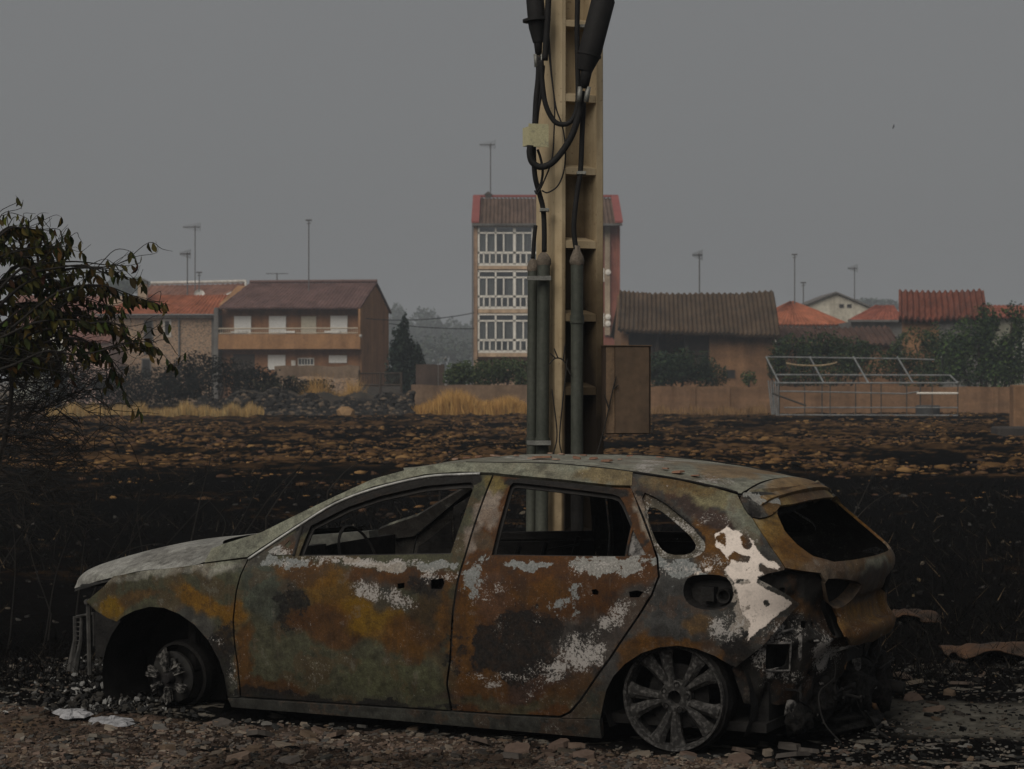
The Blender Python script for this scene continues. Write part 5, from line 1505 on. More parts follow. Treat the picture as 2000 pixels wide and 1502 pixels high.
class House:
    """root at the front-left foot; local x along the front, y into depth, z up; px() maps photo rows/columns at that distance"""
    def __init__(s, name, px, Y, label, cat='house', rz=0.0, group=None):
        s.k = FPX/Y; s.px = px; s.Y = Y
        s.root = empty(name, ((px-PX0)/s.k, Y, 0), rz, label, cat, group)
        s.c = math.cos(rz); s.s = math.sin(rz)
    def X(s, px):
        # along the (possibly turned) front line
        t = (px-PX0)/FPX; X0 = s.root.location.x
        return (t*s.Y-X0)/(s.c-t*s.s)
    def Z(s, py, x=0.0): return HC-(py-YH)/FPX*(s.Y+x*s.s)
    def box(s, name, x0, x1, y0, y1, z0, z1, mat, parent=None):
        mb = MB(); mb.box(x0, x1, y0, y1, z0, z1); return mb.build(name, mat, parent or s.root)
    def gable_wall(s, x0, x1, y0, y1, z, zr, mat, name='wall', zb=None):
        """box with gables left and right under a ridge along x"""
        ym = (y0+y1)/2; zb = z if zb is None else zb
        V = [(x0,y0,0),(x1,y0,0),(x1,y1,0),(x0,y1,0),(x0,y0,z),(x1,y0,z),(x1,y1,zb),(x0,y1,zb),(x0,ym,zr),(x1,ym,zr)]
        F = [(0,1,5,4),(2,3,7,6),(1,2,6,9,5),(3,0,4,8,7),(4,5,9,8),(6,7,8,9),(3,2,1,0)]
        return mesh_obj(name, V, F, mat, s.root)
    def window(s, x0, x1, z0, z1, fw=.06, pane=GLASSM, frame=FRW, name='window', y=0.0, nv=1, nh=0):
        mb = MB(); d0, d1 = y-.05, y+.02
        mb.box(x0-fw, x0, d0, d1, z0-fw, z1+fw); mb.box(x1, x1+fw, d0, d1, z0-fw, z1+fw)
        mb.box(x0, x1, d0, d1, z1, z1+fw); mb.box(x0, x1, d0, d1, z0-fw, z0)
        for q in range(1, nv): 
            xc = x0+(x1-x0)*q/nv; mb.box(xc-.025, xc+.025, d0+.01, d1, z0, z1)
        w = mb.build(name, frame, s.root)
        s.box('pane', x0, x1, y-.025, y-.015, z0, z1, pane, w)
        return w
    def shutter(s, x0, x1, z0, z1, y=0.0, mat=None):
        mb = MB()
        n_ = max(3, int((z1-z0)/.10))
        for q in range(n_): mb.box(x0, x1, y-.05, y-.01+.0, z0+(z1-z0)*q/n_, z0+(z1-z0)*(q+.95)/n_)
        mb.box(x0-.07, x0, y-.06, y-.008, z0, z1); mb.box(x1, x1+.07, y-.06, y-.008, z0, z1)
        return mb.build('window_shutter', mat or SHUT, s.root)

# ---- stone house with bright orange roof (left)
h = House('stone_house', 196, 150, 'stone walled house with bright orange tile roof, left of the balcony house')
x1 = h.X(430); ze = h.Z(612); zr = h.Z(571); dp = 8.0
h.gable_wall(0, x1, 0, dp, ze, zr-.1, STONEW)
OR1, OR2 = (.32,.115,.06), (.23,.08,.045)
roof_slope(h.root, (-.2, -.45, ze-.05), (x1+.1, -.45, ze-.05), (x1+.1, dp/2, zr), (2.2, dp/2, zr), .30, .035, OR1, OR2, .05, 3, rows_=14)
roof_slope(h.root, (-.2, dp+.45, ze-.05), (x1+.1, dp+.45, ze-.05), (x1+.1, dp/2, zr), (2.2, dp/2, zr), .30, .035, OR1, OR2, .05, 4, rows_=6)
h.box('eaves_board', -.1, x1, -.3, 0, ze-.3, ze-.13, WHITE)
mb = MB(); mb.tube([(h.X(350), -.08, ze-.25), (h.X(350), -.08, .3)], .06, 8); mb.tube([(-.2, -.50, ze-.12), (x1, -.50, ze-.12)], .07, 8); mb.build('gutter_pipe', MET, h.root)
h.window(h.X(283), h.X(297), h.Z(690), h.Z(628), .08, DARKIN, GREYM)
h.window(h.X(322), h.X(331), h.Z(655), h.Z(627), .12, DARKIN, WHITE)
h.window(h.X(279), h.X(293), h.Z(738), h.Z(702), .08, DARKIN, GREYM)
h.box('side_wall_render', h.X(413), x1+.02, -.03, -.003, 0, ze-.35, GREYM)
mb = MB(); cx = h.X(268); mb.box(cx-.3, cx+.3, 2.0, 2.6, zr-2.2, h.Z(553)); ch_ = mb.build('chimney', M('buff_chimney', (.40,.31,.22)), h.root)
mb = MB(); mb.box(cx-.38, cx+.38, 1.92, 2.68, h.Z(553), h.Z(551)); mb.prism([(cx-.36, h.Z(547)), (cx+.36, h.Z(547)), (cx, h.Z(541))], 'y', 1.95, 2.65); 
for q in (-.3, .3): mb.box(cx+q-.04, cx+q+.04, 2.0, 2.6, h.Z(551), h.Z(547))
mb.build('chimney_cap', GREYM, ch_)
# ---- house behind with a white verge
h = House('gabled_house', 268, 168, 'brown roofed house with white ridge and white gable peeping over the stone house')
x1 = h.X(474); xr_ = h.X(442); ze = h.Z(592); zr = h.Z(557)
V_ = [(0,0,0),(x1,0,0),(x1,9,0),(0,9,0),(0,0,ze),(x1,0,h.Z(580)),(x1,9,h.Z(585)),(0,9,ze),(0,4.5,zr),(h.X(464),4.5,h.Z(553)+.05)]
mesh_obj('wall', V_, [(0,1,5,4),(2,3,7,6),(1,2,6,9,5),(3,0,4,8,7),(4,5,9,8),(6,7,8,9)], WHITE, h.root)
roof_slope(h.root, (-.1, -.4, ze), (h.X(418), -.4, h.Z(586)), (h.X(466), 4.5, h.Z(555)+.25), (.3, 4.5, zr+.2), .32, .03, (.21,.105,.075), (.16,.085,.065), .04, 8, rows_=10)
mb = MB(); mb.tube([(.3, 4.5, zr+.35), (h.X(466), 4.5, h.Z(555)+.42)], .13, 8); mb.tube([(h.X(466), 4.5, h.Z(555)+.42), (x1, 2, h.Z(566))], .1, 8); mb.build('ridge_capping', WHITE, h.root)
mb = MB(); mb.lathe([(0, .0), (.2, .02), (.34, .08), (.42, .16)], (h.X(387), .6, h.Z(576)), (.2, -1, .5), 16); mb.build('satellite_dish', WHITE, h.root)
# ---- ochre house with balcony: turned a little so that its right gable shows
h = House('balcony_house', 428, 150, 'two storey ochre house with long balcony and white shutters, brownish tile roof', rz=R(-8))
x1 = h.X(706); Zh = lambda py, px=560: h.Z(py, h.X(px)); ze = Zh(601); zr = Zh(556)+.1; dp = 9.5
h.gable_wall(0, x1, 0, dp, ze+.25, zr+.05, ORPL)
DK1, DK2 = (.155,.095,.085), (.10,.062,.058)
roof_slope(h.root, (.2, -1.0, ze), (x1+.12, -1.0, ze), (x1+.12, dp/2, zr+.25), (.9, dp/2, zr+.25), .26, .03, DK1, DK2, .06, 12, rows_=18)
roof_slope(h.root, (.2, dp+.5, ze), (x1+.12, dp+.5, ze), (x1+.12, dp/2, zr+.25), (.9, dp/2, zr+.25), .26, .03, DK1, DK2, .05, 13, rows_=8)
mb = MB(); mb.tube([(.9, dp/2, zr+.33), (x1+.12, dp/2, zr+.33)], .11, 8); mb.build('ridge_tiles', M('dark_ridge_tile', (.14,.085,.075)), h.root)
h.box('brick_storey', .25, x1-.1, -.04, -.004, Zh(652), ze-.15, ORBR)
h.box('brick_ground_storey', .25, x1-.1, -.04, -.004, .0, Zh(684), ORBR)
zsl = Zh(682); ztop = Zh(653); zrail = Zh(642)
h.box('balcony_parapet', .05, x1, -.95, -.82, zsl, ztop, ORPL)
h.box('balcony_slab', .05, x1, -.82, -.045, zsl, zsl+.18, ORPL)
h.box('balcony_cheek', x1-.13, x1, -.82, -.045, zsl+.18, ztop, ORPL)
h.box('party_wall', -.1, .20, -.97, -.0, 0, ze, GREYM)
h.box('corner_pier', x1-.02, x1+.12, -.96, .0, zsl-.02, ze-.05, ORPL)
mb = MB(); mb.tube([(.2, -.90, zrail), (x1-.05, -.90, zrail)], .045, 6); mb.tube([(.2, -.90, ztop+.07), (x1-.05, -.90, ztop+.07)], .03, 6)
for q in range(70): 
    xx = .2+(x1-.3)*q/69; mb.tube([(xx, -.90, ztop), (xx, -.90, zrail)], .014, 4, caps=False)
RAIL = M('cream_railing', (.46,.40,.31), (.4,.34,.26), 3, .7)
bal = mb.build('balcony_railing', RAIL, h.root)
mb = MB()
for pxx in (474, 567, 655):
    xx = h.X(pxx); mb.box(xx-.55, xx+.55, -.98, -.82, Zh(651), Zh(647))
mb.build('planter_bracket', WHITE, h.root)
for a_, b_ in ((460, 489), (528, 557), (648, 677)): h.shutter(h.X(a_), h.X(b_), Zh(652), Zh(617), -.045)
h.shutter(h.X(591), h.X(616), zsl+.18, Zh(618), -.045, M('cream_door_shutter', (.46,.42,.33), (.4,.36,.28), 3, .7))
h.shutter(h.X(526), h.X(556), Zh(722), Zh(693), -.045); h.shutter(h.X(645), h.X(676), Zh(709), Zh(694), -.045)
h.box('garage_door', h.X(456), h.X(498), -.07, -.042, 0, Zh(692), WOODD)
h.window(h.X(584), h.X(612), Zh(712), Zh(701), .07, GLASSM, WHITE, nv=5, y=-.04)
h.box('meter_box', h.X(570), h.X(578), -.16, -.042, Zh(714), Zh(704), WHITE)
mb = MB(); mb.tube([(x1+.02, .2, Zh(620)), (x1+.02, .2, Zh(682))], .03, 6); mb.build('drain_pipe', MET, h.root)
mb = MB(); mb.lathe([(.0, -.08), (.1, -.06), (.12, .05), (0, .1)], (x1+.15, -1.0, Zh(657)), (1, -.4, 0), 10); mb.build('floodlight', WHITE, h.root)
# ---- pale houses half hidden by the left bush
h = House('pale_house', 20, 160, 'pale plastered house half hidden behind the bush at the left')
h.gable_wall(0, h.X(205), 0, 8, h.Z(640), h.Z(575), M('pale_green_plaster', (.36,.38,.33), (.30,.31,.27), .5, .9))
roof_slope(h.root, (-.3, -.4, h.Z(640)), (h.X(208), -.4, h.Z(640)), (h.X(208), 4, h.Z(572)), (-.3, 4, h.Z(572)), .32, .035, (.2,.1,.08), (.15,.08,.065), .06, 15, rows_=10)
mb = MB()
for q in range(14): mb.box(h.X(95)+q*.22, h.X(95)+q*.22+.06, -.6, -.55, h.Z(668), h.Z(636))
mb.box(h.X(94), h.X(160), -.62, -.52, h.Z(670), h.Z(667)); mb.box(h.X(94), h.X(160), -.62, -.52, h.Z(637), h.Z(634)); mb.build('balcony_railing', FRW, h.root)
h = House('pink_house', 130, 142, 'low pink plastered house seen through the left bush')
h.gable_wall(0, h.X(212), 0, 6, h.Z(668), h.Z(645), M('pink_plaster', (.50,.36,.31), (.42,.30,.26), .6, .9))
roof_slope(h.root, (-.2, -.3, h.Z(668)), (h.X(215), -.3, h.Z(668)), (h.X(215), 3, h.Z(643)), (-.2, 3, h.Z(643)), .32, .035, (.2,.1,.08), (.15,.08,.065), .05, 16, rows_=7)

# ---- apartment block with glazed galleries
h = House('apartment_block', 925, 155, 'tall apartment block with white glazed galleries behind the concrete pole', 'apartment block')
x1 = h.X(1204); ze = h.Z(438); zr = h.Z(381); dp = 11
xs0 = h.X(934); xg = h.X(1148)
mb = MB()
mb.box(0, .28, -.9, 0, 0, ze); mb.box(xg+.15, x1, -.05, 0, 0, ze-.1); mb.box(0, x1, 0, dp, 0, ze)
mb.build('wall', M('buff_render', (.40,.27,.18), (.33,.22,.15), .8, .9), h.root)
h.box('brick_wall', xg+.16, x1-.02, -.09, -.052, h.Z(680), ze-.15, REDBR)
h.box('pilaster', h.X(1181), h.X(1191), -.30, -.091, h.Z(655), h.Z(443), WHITE).data.materials[0] = M('buff_pilaster', (.40,.32,.23), (.33,.26,.19), 1, .9)
# right end wall with its gable
V_ = [(x1,-.1,0),(x1,dp,0),(x1,dp,ze),(x1,-.1,ze),(x1,dp/2,zr+.1)]; V_ += [(x+.25, y, z) for x, y, z in V_]
mesh_obj('gable_wall', V_, [(0,1,2,4,3),(8,9,7,6,5),(0,5,6,1),(1,6,7,2),(2,7,9,4),(4,9,8,3),(3,8,5,0)], REDBR, h.root)
h.box('drain_pipe', -.1, -.02, -1.0, -.88, 0, ze-.1, MET)
RB1, RB2 = (.125,.085,.065), (.095,.065,.05)
ov = -.75
roof_slope(h.root, (-.1, ov-.4, ze-.05), (x1+.35, ov-.4, ze-.05), (x1+.35, dp/2, zr+.25), (-.1, dp/2, zr+.25), .28, .05, RB1, RB2, .02, 21, rows_=8)
roof_slope(h.root, (-.1, dp+.4, ze-.05), (x1+.35, dp+.4, ze-.05), (x1+.35, dp/2, zr+.25), (-.1, dp/2, zr+.25), .28, .05, RB1, RB2, .02, 22, rows_=8)
REDV = M('red_verge_paint', (.26,.075,.065), (.21,.06,.052), 2, .75)
def strip(parent, p, q, w, t, name, mat):
    """flat strip laid from p to q, w wide along +x"""
    p = Vector(p); q = Vector(q); up = Vector((0, 0, t))
    V = [p, p+Vector((w, 0, 0)), q+Vector((w, 0, 0)), q, p+up, p+Vector((w, 0, 0))+up, q+Vector((w, 0, 0))+up, q+up]
    mb = MB(); mb.add(V, [(3,2,1,0),(4,5,6,7),(0,1,5,4),(1,2,6,5),(2,3,7,6),(3,0,4,7)]); return mb.build(name, mat, parent)
mb = MB()
for xa in (-.14, x1-.15):
    for sgn in (0, 1):
        y0 = ov-.45 if sgn == 0 else dp+.45
        p = Vector((xa, y0, ze+.02)); q = Vector((xa, dp/2, zr+.33)); w = .55; up = Vector((0, 0, .14))
        V = [p, p+Vector((w,0,0)), q+Vector((w,0,0)), q]; V += [v+up for v in V]
        mb.add(V, [(3,2,1,0),(4,5,6,7),(0,1,5,4),(1,2,6,5),(2,3,7,6),(3,0,4,7)])
mb.box(-.1, x1+.35, dp/2-.16, dp/2+.16, zr+.30, zr+.47)
mb.build('roof_verge', REDV, h.root)
h.box('eaves_gutter', -.1, x1+.3, ov-.55, ov-.38, ze-.18, ze-.03, GREYM)
# galleries
def gallery(zt, zb, zslab):
    h.box('floor_band', xs0, xg+.15, -.92, -.002, zslab, zb-.06, M('cream_band', (.50,.37,.25), (.43,.31,.21), 1, .9))
    g = h.box('gallery_back', xs0, xg, -.12, -.05, zb, zt, M('gallery_inside', (.17,.165,.155), (.09,.088,.084), .9, .9))
    mb = MB()
    zt1 = zt-(zt-zb)*.17; zm = zb+(zt-zb)*.31
    fw = .055
    def vert(x, a_, b_, w): mb.box(x-w, x+w, -.93, -.84, a_, b_)
    def hori(z, a_, b_, w): mb.box(a_, b_, -.93, -.845, z-w, z+w)
    hori(zb, xs0, xg, .09); hori(zt, xs0, xg, .05); hori(zt1, xs0, xg, .055); hori(zm, xs0, xg, .075)
    vert(xs0+.05, zb, zt, .06)
    mods = (xg-xs0)/3.0
    for q in range(3):
        xa = xs0+mods*q; xb = xa+mods
        vert(xb-.02, zb, zt, .10)
        for f in (.24, .72): vert(xa+mods*f*.97, zm, zt1, .05)
        vert(xa+mods*.48, zm, zt, .06)
        for f in (.16, .33, .50, .67, .84): vert(xa+mods*f*.97, zb, zm, .045)
    fr = mb.build('gallery_frame', FRW, g)
    # panes, curtains and panels behind the frames
    h.box('glazing', xs0, xg, -.88, -.865, zb, zt, GPANE, g)
    mb = MB(); r4 = random.Random(int(zt*10))
    for q in range(12):
        xa = xs0+(xg-xs0)*q/12
        if r4.random() < .85: mb.box(xa+.06, xa+(xg-xs0)/12-.06, -.78, -.75, zb+(0 if r4.random() < .6 else (zt-zb)*.31), zt1-.02)
    mb.build('net_curtain', CURT, g)
GPANE, n_, b_ = new_mat('gallery_glass')
n_.nodes.clear()
go = n_.nodes.new('ShaderNodeOutputMaterial'); gt = n_.nodes.new('ShaderNodeBsdfTransparent'); gg = n_.nodes.new('ShaderNodeBsdfGlossy'); gm = n_.nodes.new('ShaderNodeMixShader')
gt.inputs[0].default_value = (.75,.77,.78,1); gg.inputs['Roughness'].default_value = .05; gm.inputs[0].default_value = .12
n_.links.new(gt.outputs[0], gm.inputs[1]); n_.links.new(gg.outputs[0], gm.inputs[2]); n_.links.new(gm.outputs[0], go.inputs[0])
gallery(h.Z(444), h.Z(518), h.Z(527)); gallery(h.Z(531), h.Z(602), h.Z(612)); gallery(h.Z(615), h.Z(687), h.Z(697))
for py in (532, 620): h.window(h.X(1171), h.X(1178), h.Z(py+16), h.Z(py-6), .07, CURT, FRW, y=-.09)
for py in (532, 619, 632):
    mb = MB(); mb.lathe([(0, 0), (.18, .02), (.2, .07), (0, .12)], (h.X(1187), -.30, h.Z(py)), (0, -1, 0), 14); mb.build('extractor_vent', FRW, h.root)
cx = h.X(952); mb = MB(); mb.box(cx-.2, cx+.2, dp/2-.2, dp/2+.2, zr, h.Z(369)); chm = mb.build('chimney', M('dark_chimney', (.12,.10,.09)), h.root)
mb = MB(); mb.box(cx-.26, cx+.26, dp/2-.26, dp/2+.26, h.Z(370), h.Z(369)+.04); mb.prism([(cx-.3, h.Z(367)), (cx+.3, h.Z(367)), (cx, h.Z(361))], 'y', dp/2-.28, dp/2+.28); mb.build('chimney_cap', M('dark_chimney_cap', (.10,.085,.075)), chm)

# ---- old barn with sagging roof
h = House('adobe_barn', 1213, 130, 'old mud walled barn with a wide sagging grey brown tile roof and open loft', 'barn')
x1 = h.X(1514); ze = h.Z(652); zr = h.Z(567); dp = 8.5
xo = h.X(1386)
mb = MB(); mb.box(xo, x1, 0, dp, 0, ze); mb.box(0, xo, 3.2, dp, 0, ze); mb.box(0, .45, 0, 3.2, 0, ze); mb.box(.45, xo, 0, .35, 0, h.Z(742))
V_ = [(0,0,ze),(0,dp,ze),(0,dp/2,zr-.1),(.3,0,ze),(.3,dp,ze),(.3,dp/2,zr-.1)]; mb.add(V_, [(0,2,1),(3,4,5),(0,3,5,2),(1,2,5,4)])
V_ = [(x+x1-.3, y, z) for x, y, z in V_]; mb.add(V_, [(0,2,1),(3,4,5),(0,3,5,2),(1,2,5,4)])
mb.build('wall', ADOBE, h.root)
mb = MB()
for pxx in (1284, 1342): mb.box(h.X(pxx)-.12, h.X(pxx)+.12, .2, .45, 0, h.Z(645))
mb.box(.4, xo, .2, .4, h.Z(648), h.Z(643)); mb.box(.45, xo, .3, .5, h.Z(693), h.Z(690)); mb.build('timber_frame', WOODD, h.root)
h.box('loft_boards', .46, h.X(1284), .5, .55, h.Z(700), h.Z(650), WOODD)
h.box('loft_boards', h.X(1344), xo-.02, .5, .55, h.Z(712), h.Z(652), WOODD)
GB1, GB2 = (.105,.072,.048), (.055,.041,.030)
roof_slope(h.root, (-.25, -.9, h.Z(643)), (x1+.2, -.9, h.Z(657)), (x1+.42, dp/2, zr+.1), (.1, dp/2, zr+.1), .27, .06, GB1, GB2, .22, 31, rows_=20, thick=.2)
roof_slope(h.root, (-.25, dp+.5, ze), (x1+.2, dp+.5, ze), (x1+.42, dp/2, zr+.1), (.1, dp/2, zr+.1), .36, .085, GB1, GB2, .2, 32, rows_=8, thick=.2)
h.window(h.X(1420), h.X(1434), h.Z(737), h.Z(724), .05, DARKIN, WOODD)
# ---- low shed right of the barn
h = House('tiled_shed', 1518, 134, 'low shed with dark tile roof between the two barns, behind the bushes', 'shed')
h.box('wall', 0, h.X(1756), 0, 5, 0, h.Z(668), ADOBE)
roof_slope(h.root, (0, -.5, h.Z(672)), (h.X(1758), -.5, h.Z(672)), (h.X(1758), 4, h.Z(633)), (0, 4, h.Z(633)), .36, .075, (.105,.06,.046), (.06,.04,.034), .12, 41, rows_=10)
# ---- bright hip roof
def hip(h, x0, x1, ze, zr, d, mat1, mat2, rl=.0, seed=0):
    xm0, xm1 = (x0+x1)/2-rl, (x0+x1)/2+rl
    roof_slope(h.root, (x0, -.3, ze), (x1, -.3, ze), (xm1, d/2, zr), (xm0, d/2, zr), .3, .03, mat1, mat2, .03, seed, rows_=12)
    roof_slope(h.root, (x1, -.3, ze), (x1, d+.3, ze), (xm1, d/2, zr), (xm1, d/2, zr), .3, .03, mat1, mat2, .03, seed+1, rows_=12)
    roof_slope(h.root, (x0, d+.3, ze), (x0, -.3, ze), (xm0, d/2, zr), (xm0, d/2, zr), .3, .03, mat1, mat2, .03, seed+2, rows_=12)
h = House('hip_roofed_house', 1462, 165, 'house with bright orange hipped roof rising behind the old barn')
h.box('wall', .3, h.X(1656)-.3, 0, 8, 0, h.Z(633), WHITE)
hip(h, 0, h.X(1660), h.Z(633), h.Z(584), 9, (.33,.12,.065), (.26,.09,.05), .1, 51)
h = House('white_gabled_house', 1578, 185, 'white house end with two small dark windows under a shallow gable')
zt = h.Z(574); xm = h.X(1632); x1 = h.X(1704); ze = h.Z(604)
V_ = [(0,0,0),(x1,0,0),(x1,0,ze),(xm,0,zt),(0,0,h.Z(596))]; V_ += [(x, y+9, z) for x, y, z in V_]
mesh_obj('wall', V_, [(0,1,2,3,4),(9,8,7,6,5),(0,5,6,1),(1,6,7,2),(2,7,8,3),(3,8,9,4),(4,9,5,0)], M('cream_plaster', (.50,.47,.39), (.44,.41,.34), .5, .9), h.root)
strip(h.root, (xm, -.25, zt+.02), (xm+.01, 9.2, zt+.02), .02, .1, 'ridge_tiles', MET)
mb = MB()
for (xa, za, xb, zb2) in ((-.25, h.Z(598), xm, zt), (xm, zt, x1+.25, ze-.1)):
    V_ = [(xa,-.3,za+.05),(xb,-.3,zb2+.05),(xb,9.3,zb2+.05),(xa,9.3,za+.05)]; V_ += [(x, y, z+.14) for x, y, z in V_]
    mb.add(V_, [(3,2,1,0),(4,5,6,7),(0,1,5,4),(1,2,6,5),(2,3,7,6),(3,0,4,7)])
mb.build('roof', M('grey_roof_sheet', (.14,.13,.12)), h.root)
for a_ in (1640, 1655): h.window(h.X(a_), h.X(a_+7), h.Z(600), h.Z(595), .05, DARKIN, GREYM)
h = House('red_roofed_house', 1654, 158, 'low house with red tile roof left of the red tiled barn')
h.box('wall', .3, h.X(1770), 0, 6, 0, h.Z(628), GREYM)
roof_slope(h.root, (0, -.4, h.Z(625)), (h.X(1765), -.4, h.Z(625)), (h.X(1765), 4, h.Z(592)), (h.X(1728), 4, h.Z(592)), .3, .03, (.27,.09,.06), (.22,.075,.05), .03, 61, rows_=10)
h.box('eaves_gutter', 0, h.X(1757), -.55, -.42, h.Z(629), h.Z(625), GREYM)
# ---- red tiled barn
h = House('red_tiled_barn', 1762, 128, 'barn with weathered red tile roof and ochre mud wall at the right', 'barn', rz=R(-10))
x1 = h.X(1924); ze = h.Z(620); zr = h.Z(566); dp = 7
h.gable_wall(0, x1, 0, dp, ze, zr-.1, ADOBE)
h.box('grey_patch', h.X(1834), x1+.0, -.04, -.003, 0, ze-.1, GREYM)
roof_slope(h.root, (-.2, -.55, h.Z(621)), (x1+.15, -.55, h.Z(618)), (x1+.05, dp/2, zr+.12), (-.2, dp/2, zr+.12), .34, .10, (.20,.07,.045), (.11,.048,.036), .10, 71, rows_=14, thick=.18)
roof_slope(h.root, (-.2, dp+.5, ze), (x1+.15, dp+.5, ze), (x1+.05, dp/2, zr+.12), (-.2, dp/2, zr+.12), .34, .10, (.20,.07,.045), (.11,.048,.036), .10, 72, rows_=8, thick=.18)
h = House('far_right_house', 1915, 150, 'house with plain red roof cut by the right edge of the picture')
h.box('wall', .3, h.X(2080), 0, 7, 0, h.Z(619), M('greenish_plaster', (.25,.25,.19), (.2,.2,.155), .6, .9))
roof_slope(h.root, (0, -.5, h.Z(618)), (h.X(2090), -.5, h.Z(618)), (h.X(2090), 4, h.Z(592)), (0, 4, h.Z(592)), .3, .03, (.25,.085,.055), (.2,.07,.05), .03, 81, rows_=9)
h.window(h.X(1988), h.X(2010), h.Z(730), h.Z(668), .3, SHUT, WHITE)

# ---- television aerials on the roofs
def aerial(px, py_top, py_bot, Y, label, kind):
    k = FPX/Y; b_ = W3(px, py_bot, Y); t_ = W3(px, py_top, Y); L = t_.z-b_.z
    root = empty('tv_aerial', tuple(b_), 0, label, 'aerial', 'television aerials on the roofs')
    mb = MB(); mb.tube([(0, 0, -.4), (0, 0, L)], .045, 6); mb.build('mast', MET, root)
    mb = MB()
    if kind[0] == 'yagi':
        w, sx = kind[1], kind[2]
        mb.tube([(-w*.7*sx, 0, L-.1), (w*.3*sx, 0, L-.1)], .035, 6)
        for q in range(9):
            x = (-w*.7+w*q/8)*sx; e = .12+.25*q/8
            mb.tube([(x, -e, L-.1+.02), (x, e, L-.1+.02)], .02, 4); mb.tube([(x, 0, L-.1-.10-.03*q), (x, 0, L-.1+.10+.03*q)], .022, 4)
    if kind[0] == 'dipole':
        w = kind[1]; mb.tube([(-w/2, 0, L-.05), (w/2, 0, L-.05)], .03, 5); mb.tube([(-w*.4, 0, L-1.2), (w*.05, 0, L-1.2)], .025, 5)
        for q in (-1, 1): mb.tube([(q*w*.45, -.3, L-.05), (q*w*.45, .3, L-.05)], .02, 4)
    if kind[0] == 'cap':
        mb.tube([(-.22, 0, L), (.22, 0, L)], .06, 6); mb.tube([(0, -.2, L-.15), (0, .2, L-.15)], .03, 5); mb.tube([(-.15, 0, L-.25), (.15, 0, L-.2)], .03, 5)
    mb.build('antenna_head', MET, root)
aerial(381, 441, 556, 165, 'tallest aerial on the roof of the white ridged house', ('yagi', 1.25, 1))
aerial(366, 493, 565, 150, 'shorter slanted aerial left of the tallest one at the left', ('yagi', .7, 1))
aerial(389, 532, 560, 165, 'smallest aerial close beside the tallest one', ('cap',))
aerial(603, 430, 558, 152, 'tall thin mast on the ridge of the balcony house', ('cap',))
aerial(541, 533, 558, 158, 'low wide aerial on the roof of the balcony house', ('dipole', 1.6))
aerial(958, 280, 366, 160.3, 'aerial above the chimney of the apartment block', ('yagi', 1.1, 1))
aerial(1366, 495, 568, 136, 'aerial rising behind the ridge of the old barn', ('yagi', .6, 1))
aerial(1552, 497, 586, 169, 'aerial on the tip of the orange hipped roof', ('cap',))
aerial(1569, 552, 588, 175, 'smallest aerial right of the orange hipped roof tip', ('cap',))
aerial(1669, 522, 606, 186, 'slanting aerial beside the white gabled house', ('yagi', .8, 1))

# ---- walls, gate, greenhouse
def run_wall(name, px0, px1, Y, py_top, th, mat, label, joints=(), jit=.03, seed=0, coping=None):
    k = FPX/Y; x0, x1 = (px0-PX0)/k, (px1-PX0)/k; zt = HC-(py_top-YH)/k
    root = empty(name, (x0, Y, 0), 0, label, 'wall')
    n_ = max(8, int((x1-x0)/.5)); r5 = random.Random(seed); V = []
    for i in range(n_+1):
        x = (x1-x0)*i/n_; z = zt+jit*(r5.uniform(-1, 1))
        V += [(x, 0, -.1), (x, 0, z), (x, th, z), (x, th, -.1)]
    F = [(i*4+q, i*4+4+q, i*4+4+(q+1) % 4, i*4+(q+1) % 4) for i in range(n_) for q in range(4)]+[(0,1,2,3), tuple(n_*4+q for q in (3,2,1,0))]
    F = [f[::-1] for f in F[:-2]]+F[-2:]
    mesh_obj('masonry', V, F, mat, root)
    for jx in joints:
        x = (jx-px0)/k; mb = MB(); mb.box(x-.10, x+.10, -.06, -.003, -.1, zt-.03); mb.build('buttress', mat, root)
    return root
EARTHW = M('earth_block_wall', (.225,.13,.072), (.16,.095,.056), .8, .95, bstr=.5, mapscale=(.5,.5,3))
run_wall('field_wall', 1268, 2060, 98, 755, .35, EARTHW, 'long ochre earth wall along the right side of the field', (1354, 1421, 1945), .035, 1)
run_wall('field_wall', 803, 1180, 97, 752, .3, M('dull_block_wall', (.20,.135,.085), (.15,.10,.07), .7, .95, bstr=.4, mapscale=(.6,.6,2.5)), 'dull brown block wall with straw grass at its foot, left of the pole', (), .02, 2)
run_wall('garden_wall', 536, 702, 112, 714, .3, M('mud_garden_wall', (.20,.145,.10), (.15,.105,.075), .7, .95), 'raised mud wall in front of the balcony house', (), .06, 3)
run_wall('garden_wall', 470, 700, 111, 738, .3, STONEW, 'lower stone wall below the balcony house', (), .10, 4)
run_wall('yard_wall', 812, 868, 108, 712, .2, M('dark_brown_panel', (.085,.058,.045), (.06,.043,.035), .8, .95), 'dark brown wall panel beside the cypress', (), .02, 5)
# white post light
mb = MB(); p = W3(856, 700, 106); mb.tube([(p.x, p.y, 0), (p.x, p.y, p.z)], .016, 6); mb.lathe([(0, 0), (.08, .02), (.09, .07), (0, .12)], (p.x+.3, p.y, p.z), (1, -.3, -.3), 10)
mb.tube([(p.x, p.y, p.z-.03), (p.x+.35, p.y, p.z)], .014, 6)
tag(mb.build('yard_lamp', CLAMP), 'thin post with a small white lamp left of the apartment block bushes', 'lamp post')
